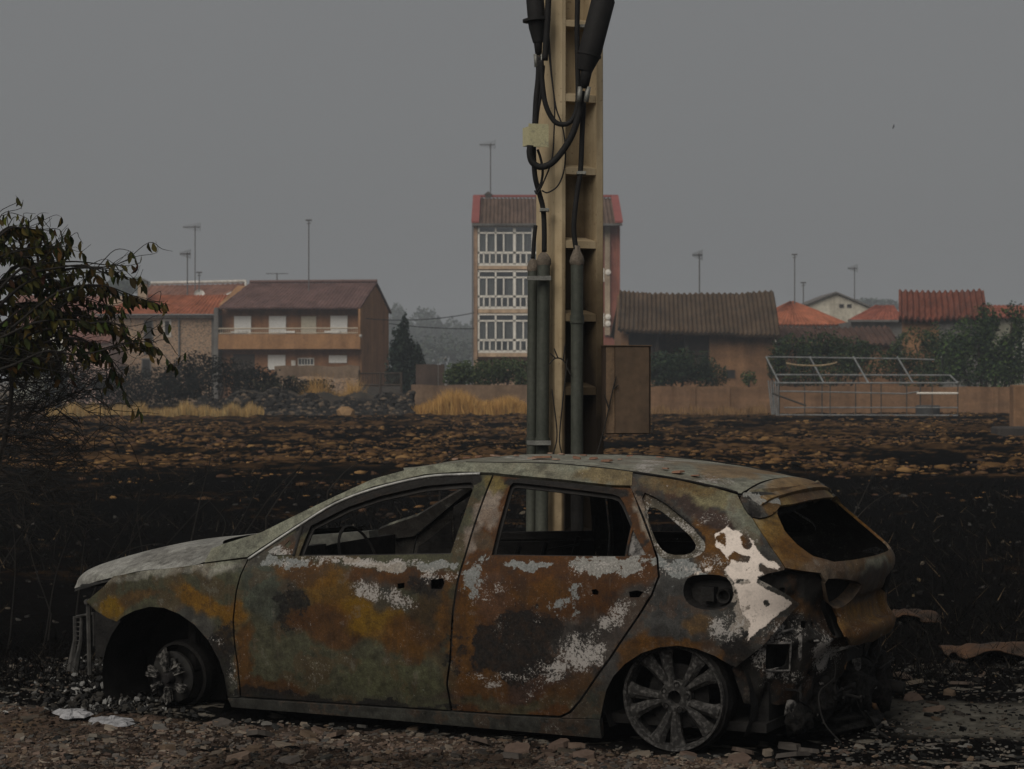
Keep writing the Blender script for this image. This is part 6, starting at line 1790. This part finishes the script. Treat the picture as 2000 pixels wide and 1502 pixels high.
# metal gate
Y = 105; k = FPX/Y; x0, x1 = (702-PX0)/k, (784-PX0)/k; zt = HC-(727-YH)/k; zm = HC-(752-YH)/k
root = empty('metal_gate', (x0, Y, 0), 0, 'dark metal gate with bars right of the balcony house wall', 'gate')
mb = MB(); w_ = x1-x0
mb.tube([(0, 0, 0), (0, 0, zt+.1)], .06, 6); mb.tube([(w_/2, 0, 0), (w_/2, 0, zt)], .06, 6); mb.tube([(w_, 0, 0), (w_, 0, zt)], .06, 6)
mb.tube([(0, 0, zt-.05), (w_, 0, zt-.05)], .04, 6); mb.tube([(0, 0, zm), (w_, 0, zm)], .05, 6)
for q in range(1, 22): mb.tube([(w_*q/22, 0, zm), (w_*q/22, 0, zt-.05)], .017, 4)
mb.build('gate_frame', WOODD, root)
mb = MB(); mb.box(.06, w_/2-.06, -.02, .02, .05, zm-.06); mb.box(w_/2+.06, w_-.06, -.02, .02, .05, zm-.06); mb.build('gate_panel', M('grey_gate_sheet', (.07,.06,.052), (.05,.045,.04), 1, .8), root)

# stone rubble wall: every stone modelled, one heap
STONE = M_col('dark_fieldstone', 4, .95, .6, .03, .35)
mb = MB(); r6 = random.Random(4)
def stone(mb, c_, r, col, r_):
    n_ = 7; V = []
    sx, sy, sz_ = r*r_.uniform(.8, 1.4), r*r_.uniform(.7, 1.1), r*r_.uniform(.5, .9)
    for i in range(4):
        th = math.pi*(i+.5)/4
        for q in range(n_):
            a_ = 2*math.pi*(q+.5*(i % 2))/n_; g = r_.uniform(.8, 1.15)
            V.append((c_[0]+sx*g*math.sin(th)*math.cos(a_), c_[1]+sy*g*math.sin(th)*math.sin(a_), c_[2]+sz_*math.cos(th)))
    F = [(i*n_+q, (i+1)*n_+q, (i+1)*n_+(q+1) % n_, i*n_+(q+1) % n_) for i in range(3) for q in range(n_)]+[tuple(range(n_)), tuple(range(4*n_-1, 3*n_-1, -1))]
    mb.add(V, F, col)
for q in range(5200):
    px = r6.uniform(372, 806); Y = 93+r6.uniform(0, 3.2)
    k = FPX/Y; hmax = HC-(774+10*math.sin(px*.021)+6*math.sin(px*.09)-YH)/k
    f = (Y-93)/3.2; z = hmax*min(1, f*1.6)*r6.uniform(.75, 1.0) if r6.random() < .65 else hmax*min(1, f*1.6)*r6.random()
    g = r6.random(); col = (.022,.021,.02) if g < .62 else ((.05,.045,.04) if g < .86 else (.12,.09,.065))
    stone(mb, ((px-PX0)/k, Y, z), r6.uniform(.045, .15), col, r6)
o = mb.build('stone_wall', STONE); tag(o, 'tumbled dry stone wall of scorched dark stones along the field edge', 'wall')
mb = MB(); stone(mb, (0, 0, .16), .42, (.27,.17,.09), random.Random(3)); o = mb.build('boulder', STONE); o.location = W3(674, 0, 90); o.location.z = .05
tag(o, 'single tan boulder lying at the foot of the dark stone wall', 'boulder')

# greenhouse skeleton
Y = 90; k = FPX/Y
gx0, gx1 = (1522-PX0)/k, (1868-PX0)/k; Lg = gx1-gx0
root = empty('greenhouse_frame', (gx0, Y, 0), R(-2.5), 'bare metal skeleton of a burnt greenhouse in front of the ochre wall', 'greenhouse')
ze = HC-(748-YH)/k; zr = HC-(702-YH)/k+.12; zk = HC-(733-YH)/k; dG = 3.4; zm1 = HC-(768-YH)/k; zm2 = HC-(796-YH)/k
GM = M('burnt_galvanised_bar', (.24,.25,.25), (.14,.145,.145), 3, .55, metal=.2); GD = M('rusted_thin_bar', (.07,.06,.05), (.045,.04,.035), 3, .8)
def bar(name, pts, r, mat): mb = MB(); mb.tube(pts, r, 6); return mb.build(name, mat, root)
for i in range(8):
    x = Lg*i/7; bar('post', [(x, 0, 0), (x, 0, ze)], .026, GD)
for i in range(0, 8, 2): bar('post', [(Lg*i/7, dG, 0), (Lg*i/7, dG, ze)], .03, GD)
for i in range(5):
    x = Lg*i/4; xr_ = x-.35 if i else x-.12
    if i < 4: bar('rafter', [(x, 0, ze), (x-.42, dG*.5, zr)], .035, GM)
    else: bar('rafter', [(x, 0, ze), (x-.2, dG*.22, zk)], .035, GM)
    bar('rafter', [(x, dG, ze), (x-.42, dG*.5, zr)], .028, GM)
bar('ridge_bar', [(-.42, dG*.5, zr), (Lg*.75, dG*.5, zr-.08), (Lg-.7, dG*.5, zr-.12)], .03, GM)
bar('eaves_bar', [(0, 0, ze), (Lg, 0, ze)], .035, GM); bar('eaves_bar', [(0, dG, ze), (Lg, dG, ze)], .03, GM)
bar('purlin', [(-.1, dG*.22, zk+.02), (Lg-.2, dG*.22, zk)], .035, GM)
bar('side_rail', [(0, 0, zm1+.08), (Lg*.3, 0, zm1+.05), (Lg*.7, 0, zm1-.02), (Lg*.78, 0, zm1+.06)], .03, GM); bar('side_rail', [(Lg*.77, -.02, zm1), (Lg, -.02, zm1)], .042, FRW)
bar('side_rail', [(.2, 0, zm2), (Lg, 0, zm2)], .028, GM); bar('sole_bar', [(0, 0, .12), (Lg, 0, .10)], .03, GM)
bar('loose_pipe', spline([(.3, .3, zk+.5), (.8, .3, zk+.42), (1.7, .3, zk+.40), (2.3, .3, zk+.50), (2.4, .3, zk+.56)], 5), .035, M('tan_pipe', (.33,.25,.15)))
for q in range(5): bar('end_bar', [(.0-.02*q, dG*(q+1)/6, 0), (.0-.06*q, dG*(q+1)/6, ze+.1)], .03, GM)
bar('end_brace', [(-.3, -.1, zm1), (1.1, .1, .5)], .04, GD)
# dark water tank inside
mb = MB(); mb.lathe([(.48, 0), (.5, .02), (.5, .46), (.46, .5), (0, .5)], (0, 0, 0), (0, 0, 1), 24); o = mb.build('water_tank', M('sooted_tank', (.06,.06,.06), (.04,.04,.04), 2, .7)); p = W3(1812, 0, 91.2); o.location = (p.x, p.y, 0)
tag(o, 'low dark tank standing inside the greenhouse skeleton', 'tank')
# blurred block and post at the right edge
Y = 60; k = FPX/Y; mb = MB(); mb.box(0, 1.6, 0, 1.0, -.1, HC-(834-YH)/k); o = mb.build('concrete_block', M('sooty_block', (.05,.043,.038), (.03,.027,.025), 2, .95)); o.location = ((1950-PX0)/k, Y, 0); md = o.modifiers.new('bevel', 'BEVEL'); md.width = .05
tag(o, 'low sooty block lying in the field at the right edge', 'block')
mb = MB(); mb.box(0, .9, .2, .8, -.02, HC-(752-YH)/k); o = mb.build('gate_pillar', EARTHW); o.location = ((1985-PX0)/(FPX/61.5), 61.6, 0); md = o.modifiers.new('bevel', 'BEVEL'); md.width = .04
tag(o, 'pale ochre pillar standing behind the low block at the right edge', 'pillar')

# overhead wires left of the apartment block
for lb, a_, b_, sg in (('upper overhead wire running from the balcony house to the apartment block', (713, 622), (926, 611), 8), ('lower overhead wire between the cypress and the apartment block', (760, 632), (926, 642), 3)):
    A_, B_ = W3(*a_, 150), W3(*b_, 153); pts = [A_+(B_-A_)*t+Vector((0, 0, -sg*.035*4*t*(1-t))) for t in np.linspace(0, 1, 14)]
    mb = MB(); mb.tube(pts, .03, 5); tag(mb.build('overhead_wire', RUB), lb, 'wire')

# ------------------------------------------------------------------ vegetation
LEAFM = M_col('foliage', 2.0, .85, .1, .01, .25)
def bush(name, label, cat, Y, blobs_px, n, size, cols, seed, stems=3, group=None, dpt=.8, droop=0.0, up=0.0, aspect=.5):
    """crown of single leaf clumps spread through lumpy volumes; blobs given as (px, py, rx, ry) at distance Y"""
    k = FPX/Y; r_ = np.random.default_rng(seed)
    cx = sum(b[0] for b in blobs_px)/len(blobs_px)
    base = Vector(((cx-PX0)/k, Y, 0))
    root = empty(name, tuple(base), 0, label, cat, group)
    vol = np.array([b[2]*b[3] for b in blobs_px], float); vol /= vol.sum()
    which = r_.choice(len(blobs_px), n, p=vol)
    B_ = np.array(blobs_px, float)[which]
    d = r_.normal(size=(n, 3)); d /= np.linalg.norm(d, axis=1, keepdims=True)
    rad = r_.random(n)**(1/3.)*(.55+.45*r_.random(n))
    rad = np.where(r_.random(n) < .55, .78+.26*r_.random(n), rad)
    lump = 1+.30*fbm(d[:, 0]*2.2+which*3.1, d[:, 2]*2.2+d[:, 1]*1.7, seed, 3)+.16*fbm(d[:, 0]*7, d[:, 2]*7+d[:, 1]*5, seed+3, 2)
    rad = rad*lump
    P = np.column_stack([(B_[:, 0]-cx)/k+d[:, 0]*rad*B_[:, 2]/k, d[:, 1]*rad*B_[:, 2]/k*dpt, HC-(B_[:, 1]-YH)/k+d[:, 2]*rad*B_[:, 3]/k])
    gaps = fbm(P[:, 0]*1.3+seed, P[:, 2]*1.3+P[:, 1], seed+9, 3) > -.32
    P = P[gaps & (P[:, 2] > .02)]; m = len(P)
    sz_ = size*r_.uniform(.55, 1.35, m)
    t1 = r_.normal(size=(m, 3)); t1[:, 2] = t1[:, 2]*.8-droop+up; t1 /= np.linalg.norm(t1, axis=1, keepdims=True)
    t2 = np.cross(t1, r_.normal(size=(m, 3))); t2 /= np.linalg.norm(t2, axis=1, keepdims=True)
    nn = np.cross(t1, t2)
    a_ = aspect
    L = sz_[:, None]
    V = np.stack([P-t1*L*.5, P+t2*L*a_*.5+nn*L*.08, P+t1*L*.5, P-t2*L*a_*.5+nn*L*.08], 1).reshape(-1, 3)
    F = np.arange(m*4).reshape(m, 4)
    tri = np.vstack([F[:, [0, 1, 2]], F[:, [0, 2, 3]]])
    cl = np.array(cols)[r_.integers(0, len(cols), m)]*r_.uniform(.75, 1.3, (m, 1))
    cl = cl*(1+.35*fbm(P[:, 0]*1.1+5, P[:, 2]*1.1, seed+5, 2))[:, None]
    mesh_obj('foliage', V, tri, LEAFM, root, False, np.repeat(cl, 4, 0))
    mb = MB(); r7 = random.Random(seed)
    for s_ in range(stems):
        b = blobs_px[s_ % len(blobs_px)]; tp = Vector(((b[0]-cx)/k, 0, max(.2, HC-(b[1]-YH)/k)))
        b0 = Vector((r7.uniform(-.25, .25)+(b[0]-cx)/k*.5, 0, -.05)); mid = b0.lerp(tp, .5)+Vector((r7.uniform(-.2, .2), r7.uniform(-.2, .2), 0))
        mb.tube(spline([b0, mid, tp], 4), [.10-.008*q for q in range(9)], 6)
    mb.build('stem', WOODD, root)
    return root
CH = [(.012,.013,.013), (.016,.017,.016), (.022,.021,.018), (.018,.022,.018)]
GRD = [(.022,.036,.024), (.030,.046,.026), (.040,.056,.028), (.018,.030,.022)]
GRM = [(.042,.062,.026), (.055,.075,.030), (.036,.052,.026), (.065,.080,.035)]
GRL = [(.05,.085,.028), (.065,.10,.032), (.042,.07,.028)]
bush('charred_hedge', 'big rounded charred dark bush in front of the stone house', 'bush', 101, [(380,735,72,46), (440,745,90,45), (500,760,60,40), (345,755,40,40)], 9000, .17, CH, 1, 4)
bush('charred_hedge', 'low charred hedge behind the left straw grass', 'bush', 103, [(170,760,60,50), (240,755,70,45), (300,765,60,40), (120,755,60,60), (60,745,70,70)], 9000, .17, CH, 2, 4)
bush('charred_hedge', 'ragged dark shrub at the foot of the garden wall', 'bush', 100, [(560,765,50,28), (615,768,50,26), (520,770,40,24)], 2600, .20, [(.014,.015,.015), (.03,.032,.024), (.045,.042,.028)], 3, 3)
bush('cypress', 'dark pointed cypress pair right of the balcony house', 'tree', 118, [(789,700,20,52), (775,722,22,50), (804,718,24,46), (791,655,8,44), (770,682,8,44), (815,705,8,34), (825,735,18,30), (783,670,9,40), (789,742,34,36)], 9000, .20, [(.016,.024,.022), (.022,.032,.026), (.028,.038,.028)], 4, 3, up=.7)
bush('leafy_shrub', 'broad green shrub below the apartment block galleries', 'shrub', 103, [(905,728,34,24), (950,730,40,26), (1000,728,44,28), (1045,735,40,30), (890,738,24,22)], 9000, .15, GRM, 5, 4)
bush('leafy_shrub', 'dark green bush in front of the open barn loft', 'shrub', 116, [(1300,720,42,36), (1345,715,46,34), (1385,730,36,28), (1280,735,30,30)], 8500, .16, GRD, 6, 4)
bush('leafy_shrub', 'green bush behind the left end of the greenhouse', 'shrub', 112, [(1545,690,42,36), (1600,680,46,34), (1650,690,50,34), (1690,705,46,38), (1530,715,34,36), (1600,725,80,34)], 12000, .16, GRD+GRM[:2], 7, 4)
bush('leafy_shrub', 'olive shrub under the red tiled barn', 'shrub', 113, [(1790,680,50,42), (1830,690,50,50), (1760,710,44,40), (1800,730,70,30)], 8500, .16, GRM+GRD, 8, 4)
bush('broadleaf_tree', 'large green tree with brighter top at the right edge', 'tree', 110, [(1910,660,58,50), (1950,690,50,60), (1880,700,50,52), (1925,630,26,36), (1976,630,26,36), (1985,690,30,60), (1930,730,70,34)], 15000, .17, GRD+GRL[:2], 9, 5)
bush('weedy_clump', 'tuft of green leaves over the earth wall near the barn window', 'plant', 112, [(1463,738,16,14)], 300, .16, GRM, 10, 1)
# hazy trees far behind
FAR = [(.05,.065,.05), (.065,.08,.06), (.045,.06,.05)]
for i, (bl, n_, Y_, lb) in enumerate((([(775,640,22,45), (760,660,26,40), (790,665,26,40)], 3000, 640, 'faint hazy tree just right of the balcony house gable'),
        ([(820,655,26,50), (840,640,22,36), (858,665,26,40)], 3200, 660, 'faint hazy tree above the dark cypress'),
        ([(885,660,24,36), (905,675,26,40), (925,665,22,40)], 3000, 640, 'faint hazy tree touching the apartment block'),
        ([(850,690,60,36), (800,700,60,40), (905,700,40,36)], 3500, 430, 'smoky low tree clump behind the cypress'),
        ([(240,560,40,18), (270,556,24,14), (225,570,30,20)], 2000, 400, 'distant round tree behind the buff chimney'),
        ([(1695,594,30,12), (1725,598,34,12), (1670,600,24,10)], 2200, 640, 'distant tree tops behind the white gabled house'))):
    bush('distant_tree', lb, 'tree', Y_, bl, n_, .0019*Y_, FAR, 20+i, 2, 'distant trees behind the village')

# ---- straw grass
STRAW = M_col('dry_straw', 3, .9, .05, .01, .2)
def straw(label, x0, x1, Yr, h_fn, n, seed, cols):
    r_ = np.random.default_rng(seed); P = []; Fv = []; Cc = []
    for q in range(n):
        px = r_.uniform(x0, x1); Y = r_.uniform(*Yr); k = FPX/Y; x = (px-PX0)/k
        hh = h_fn(px)*r_.uniform(.45, 1.1); ang = r_.uniform(0, math.pi); lx, ly = r_.normal(0, .18, 2)*hh; w = r_.uniform(.006, .014)
        dx, dy = math.cos(ang)*w, math.sin(ang)*w
        b = len(P); z0 = gz_at(x, Y)-.02
        P += [(x-dx, Y-dy, z0), (x+dx, Y+dy, z0), (x+lx*.4+dx*.7, Y+ly*.4+dy*.7, z0+hh*.6), (x+lx*.4-dx*.7, Y+ly*.4-dy*.7, z0+hh*.6), (x+lx, Y+ly, z0+hh)]
        Fv += [(b, b+1, b+2, b+3), (b+3, b+2, b+4)]
        c_ = np.array(cols[r_.integers(0, len(cols))])*r_.uniform(.7, 1.25); Cc += [c_]*5
    o = mesh_obj('straw_grass', P, Fv, STRAW, None, False, np.array(Cc)); tag(o, label, kind='stuff')
ST = [(.42,.27,.10), (.48,.32,.13), (.34,.21,.085), (.38,.27,.13)]
straw('strip of dry straw grass along the left field edge', 90, 515, (89.5, 92.5), lambda px: .34+.36*abs(math.sin(px*.03)*math.sin(px*.071+1)), 8000, 1, ST+[(.25,.20,.10)])
straw('dry golden grass at the foot of the brown block wall', 803, 1040, (93.5, 96.6), lambda px: (.45+.75*math.exp(-((px-890)/45.)**2)+.45*math.exp(-((px-990)/30.)**2)), 9000, 2, [(.46,.265,.085), (.52,.32,.11), (.38,.21,.07)])
straw('golden grass tuft on the bank above the stone wall', 590, 705, (98.5, 100.5), lambda px: 1.0+.9*math.exp(-((px-620)/16.)**2)+.7*math.exp(-((px-690)/10.)**2), 3200, 3, [(.44,.26,.09), (.50,.30,.11), (.36,.22,.08)])
straw('sparse dry grass under the ochre earth wall', 1268, 1500, (94.5, 97.4), lambda px: .30+.2*abs(math.sin(px*.05)), 1500, 4, [(.26,.16,.075), (.2,.12,.06)])
# bank of earth under the upper grass
V = []
for i in range(41):
    px = 420+i*10; k = FPX/98; x = (px-PX0)/k
    for q, (yy, hh) in enumerate(((95.9, 0.3), (97.5, .9), (99.5, 1.0), (104, 1.0))):
        V.append((x, yy, hh*smooth01(min(1, i/6))*(1+.15*math.sin(i*.9+q))*smooth01(min(1, (40-i)/4))-.05))
o = mesh_obj('earth_bank', V, [f for f in grid_faces(40, 3)], M('scorched_bank', (.06,.045,.03), (.02,.018,.016), .8, .95, bstr=.6), None, True); tag(o, kind='structure')

# ---- near bush with drooping leaves at the left edge
YB = 12.3
def near_bush():
    root = empty('leafy_bush', tuple(Vector(((-70-PX0)/FPX*YB, YB, 0))), 0, 'tall bush with drooping brownish green leaves and bare lower twigs at the left edge', 'bush')
    inv = Vector(root.location); r_ = random.Random(12)
    br = MB(); LV = []; LF = []; LC_ = []
    def leaf(p, dirn, L, col):
        d = Vector(dirn).normalized(); s_ = d.cross(Vector((r_.uniform(-1, 1), r_.uniform(-1, 1), r_.uniform(-.4, .4)))).normalized(); nn = d.cross(s_)
        w = L*r_.uniform(.17, .25); cup_ = r_.uniform(.05, .25)*L
        prof = [(0, 0), (.18, .6), (.45, 1.0), (.75, .72), (1, 0)]
        b = len(LV)
        for t, ww in prof:
            c_ = p+d*(L*t)+nn*(-cup_*.8*t*t)
            LV.extend([tuple(c_-s_*w*ww+nn*cup_*ww), tuple(c_), tuple(c_+s_*w*ww+nn*cup_*ww)])
        for q in range(4):
            o_ = b+q*3
            LF.extend([(o_, o_+1, o_+4, o_+3), (o_+1, o_+2, o_+5, o_+4)])
        LC_.extend([col]*15)
    COLS = [(.030,.031,.011), (.040,.036,.012), (.022,.025,.011), (.052,.040,.013), (.032,.022,.011), (.016,.019,.009), (.048,.048,.016)]
    def branch(pts_px, dy, r0, nl, lfrom=.15, sub=3):
        pts = spline([W3(x, y+22*max(0, min(1, (560-y)/120)), YB+dy+.04*i)-inv for i, (x, y) in enumerate(pts_px)], 7); n_ = len(pts)
        br.tube(pts, [max(.0012, r0*(1-.88*i/n_)) for i in range(n_)], 6)
        for q in range(nl):
            t = lfrom+(1-lfrom)*(q+r_.random())/nl; i = min(n_-2, int(t*(n_-1))); p = pts[i].lerp(pts[i+1], r_.random())
            d = (pts[i+1]-pts[i]).normalized()*.35+Vector((r_.uniform(-.55, .55), r_.uniform(-.6, .6), -.85+r_.uniform(-.25, .5)))
            leaf(p, d, r_.uniform(.042, .082), tuple(c*r_.uniform(.8, 1.25) for c in r_.choice(COLS)))
        for q in range(sub):
            i = r_.randint(n_//4, n_-2); p = pts[i]; L = r_.uniform(.12, .35)
            e_ = p+(pts[i+1]-pts[i]).normalized()*L*.7+Vector((r_.uniform(-.14, .08), r_.uniform(-.2, .2), r_.uniform(-.15, .2)))*L*2
            mid = p.lerp(e_, .5)+Vector((0, 0, .02)); mid = mid+Vector((r_.uniform(-.05, .05), r_.uniform(-.05, .05), r_.uniform(-.05, .05))); sp_ = spline([p, mid, e_, e_+Vector((r_.uniform(-.02, .08), 0, r_.uniform(-.05, .07)))], 4); br.tube(sp_, [.003*(1-.7*z/len(sp_)) for z in range(len(sp_))], 4)
            if nl:
                for z in range(max(2, nl//6)):
                    pp = sp_[r_.randint(2, len(sp_)-1)]; leaf(pp, Vector((r_.uniform(-.4, .6), r_.uniform(-.5, .5), -.9)), r_.uniform(.045, .085), tuple(c*r_.uniform(.8, 1.25) for c in r_.choice(COLS)))
    B = [([(-60,520),(10,430),(45,424),(82,428)], 46), ([(-70,600),(-10,500),(60,465),(112,462)], 56), ([(-60,640),(20,520),(80,505),(150,500),(215,508),(250,497)], 5), ([(-40,640),(40,560),(120,520),(190,515),(246,522)], 30),
         ([(-60,700),(40,620),(120,570),(200,560),(255,580),(318,592)], 60), ([(-60,720),(50,640),(140,615),(220,640),(262,672),(310,680)], 56), ([(-60,760),(40,690),(130,660),(190,680),(238,738)], 40), ([(-70,560),(0,560),(70,545),(130,550)], 44),
         ([(-70,640),(0,600),(80,590),(160,585),(215,600)], 54), ([(-80,500),(-20,470),(30,480),(70,510)], 40), ([(-80,680),(0,660),(70,630),(150,625),(200,640)], 54), ([(-70,740),(20,700),(90,690),(160,690),(250,668),(300,660)], 34), ([(-80,600),(-20,640),(40,660),(90,655)], 46), ([(-80,480),(-40,450),(0,440)], 26), ([(-60,640),(0,640),(60,600),(110,600)], 44), ([(-80,720),(-20,700),(50,720),(110,700)], 30), ([(-40,560),(20,540),(70,520),(95,480)], 34), ([(-70,650),(-10,680),(60,700),(130,720)], 26)]
    for q, (pp, nl) in enumerate(B):
        for c in range(3):
            j = [(x+r_.uniform(-10, 6)*(c), y+r_.uniform(-6, 14)*(c)) for x, y in pp]
            branch(j, -.35+.7*((q*7+c*3) % 10)/10, .010, int(nl*(.78, .45, .2)[c]), .12, 4)
    # bare lower twigs
    for q in range(85):
        y0 = r_.uniform(640, 1010); y1 = y0+r_.uniform(-110, 150); x1 = r_.uniform(40, 235)*(1-.45*max(0, (y1-900)/260)) 
        if y1 > 1150: continue
        mids = [(-70, y0), (x1*.3-20, y0+(y1-y0)*.3+r_.uniform(-25, 25)), (x1*.65, y0+(y1-y0)*.65+r_.uniform(-22, 22)), (x1, y1)]
        branch(mids, r_.uniform(-.4, .5), r_.uniform(.0025, .006), 0, .2, 6)
    branch([(40,860),(100,870),(180,860),(222,778)][:3]+[(222,782)], 0, .005, 0, .2, 3)
    branch([(60,900),(130,905),(190,840),(215,852)], .1, .005, 0, .2, 4); branch([(20,900),(120,900),(180,905),(220,935)], .1, .005, 0, .2, 3)
    bo = br.build('branch', M('dark_bark', (.018,.015,.012), (.010,.009,.008), 30, .9), root, True)
    mesh_obj('foliage', LV, LF, M_col('drooping_leaf', 18, .6, .1, .005, .3), root, True, np.array(LC_))
    mb = MB()
    for q in range(5):
        b0 = Vector((-.35+.07*q, r_.uniform(-.2, .2), -.03)); mb.tube(spline([b0, b0+Vector((-.1+.05*q, 0, .7)), b0+Vector((-.1+.1*q, 0, 1.4)), b0+Vector((.0+.08*q, 0, 2.2))], 5), [.03-.0015*z for z in range(16)], 7)
    mb.build('trunk', M('bush_bark', (.02,.016,.013), (.012,.01,.009), 20, .9), root, True)
near_bush()

# bird far off in the sky
p = W3(1745, 248, 70); mb = MB()
mb.lathe([(0, -.10), (.025, -.06), (.04, 0), (.03, .06), (.02, .09), (0, .12)], (0, 0, 0), (.4, .3, .5), 8)
mb.add([(0,0,.03),(.06,.02,.10),(.03,.02,.17),(-.01,.0,.10)], [(0,1,2,3),(3,2,1,0)]); mb.add([(0,0,.0),(-.05,.02,-.05),(-.03,.03,-.12),(.01,.0,-.06)], [(0,1,2,3),(3,2,1,0)])
o = mb.build('bird', M('bird_feather', (.03,.03,.032))); o.location = p; o.scale = (.55, .55, .55); tag(o, 'tiny dark bird flying in the grey sky at the upper right', 'bird')

# ------------------------------------------------------------------ smoke haze: one closed box round the scene
mb = MB(); mb.box(-700, 700, -40, 900, -1.2, 32)
hz_ = mb.build('haze', None); tag(hz_, kind='stuff')
m = bpy.data.materials.new('smoke_haze'); m.use_nodes = True; n = m.node_tree; n.nodes.clear()
vo = n.nodes.new('ShaderNodeVolumePrincipled'); vo.inputs['Color'].default_value = (.80,.87,.95,1); vo.inputs['Density'].default_value = .0009; vo.inputs['Anisotropy'].default_value = .2
oo = n.nodes.new('ShaderNodeOutputMaterial'); n.links.new(vo.outputs[0], oo.inputs['Volume'])
hz_.data.materials.append(m)
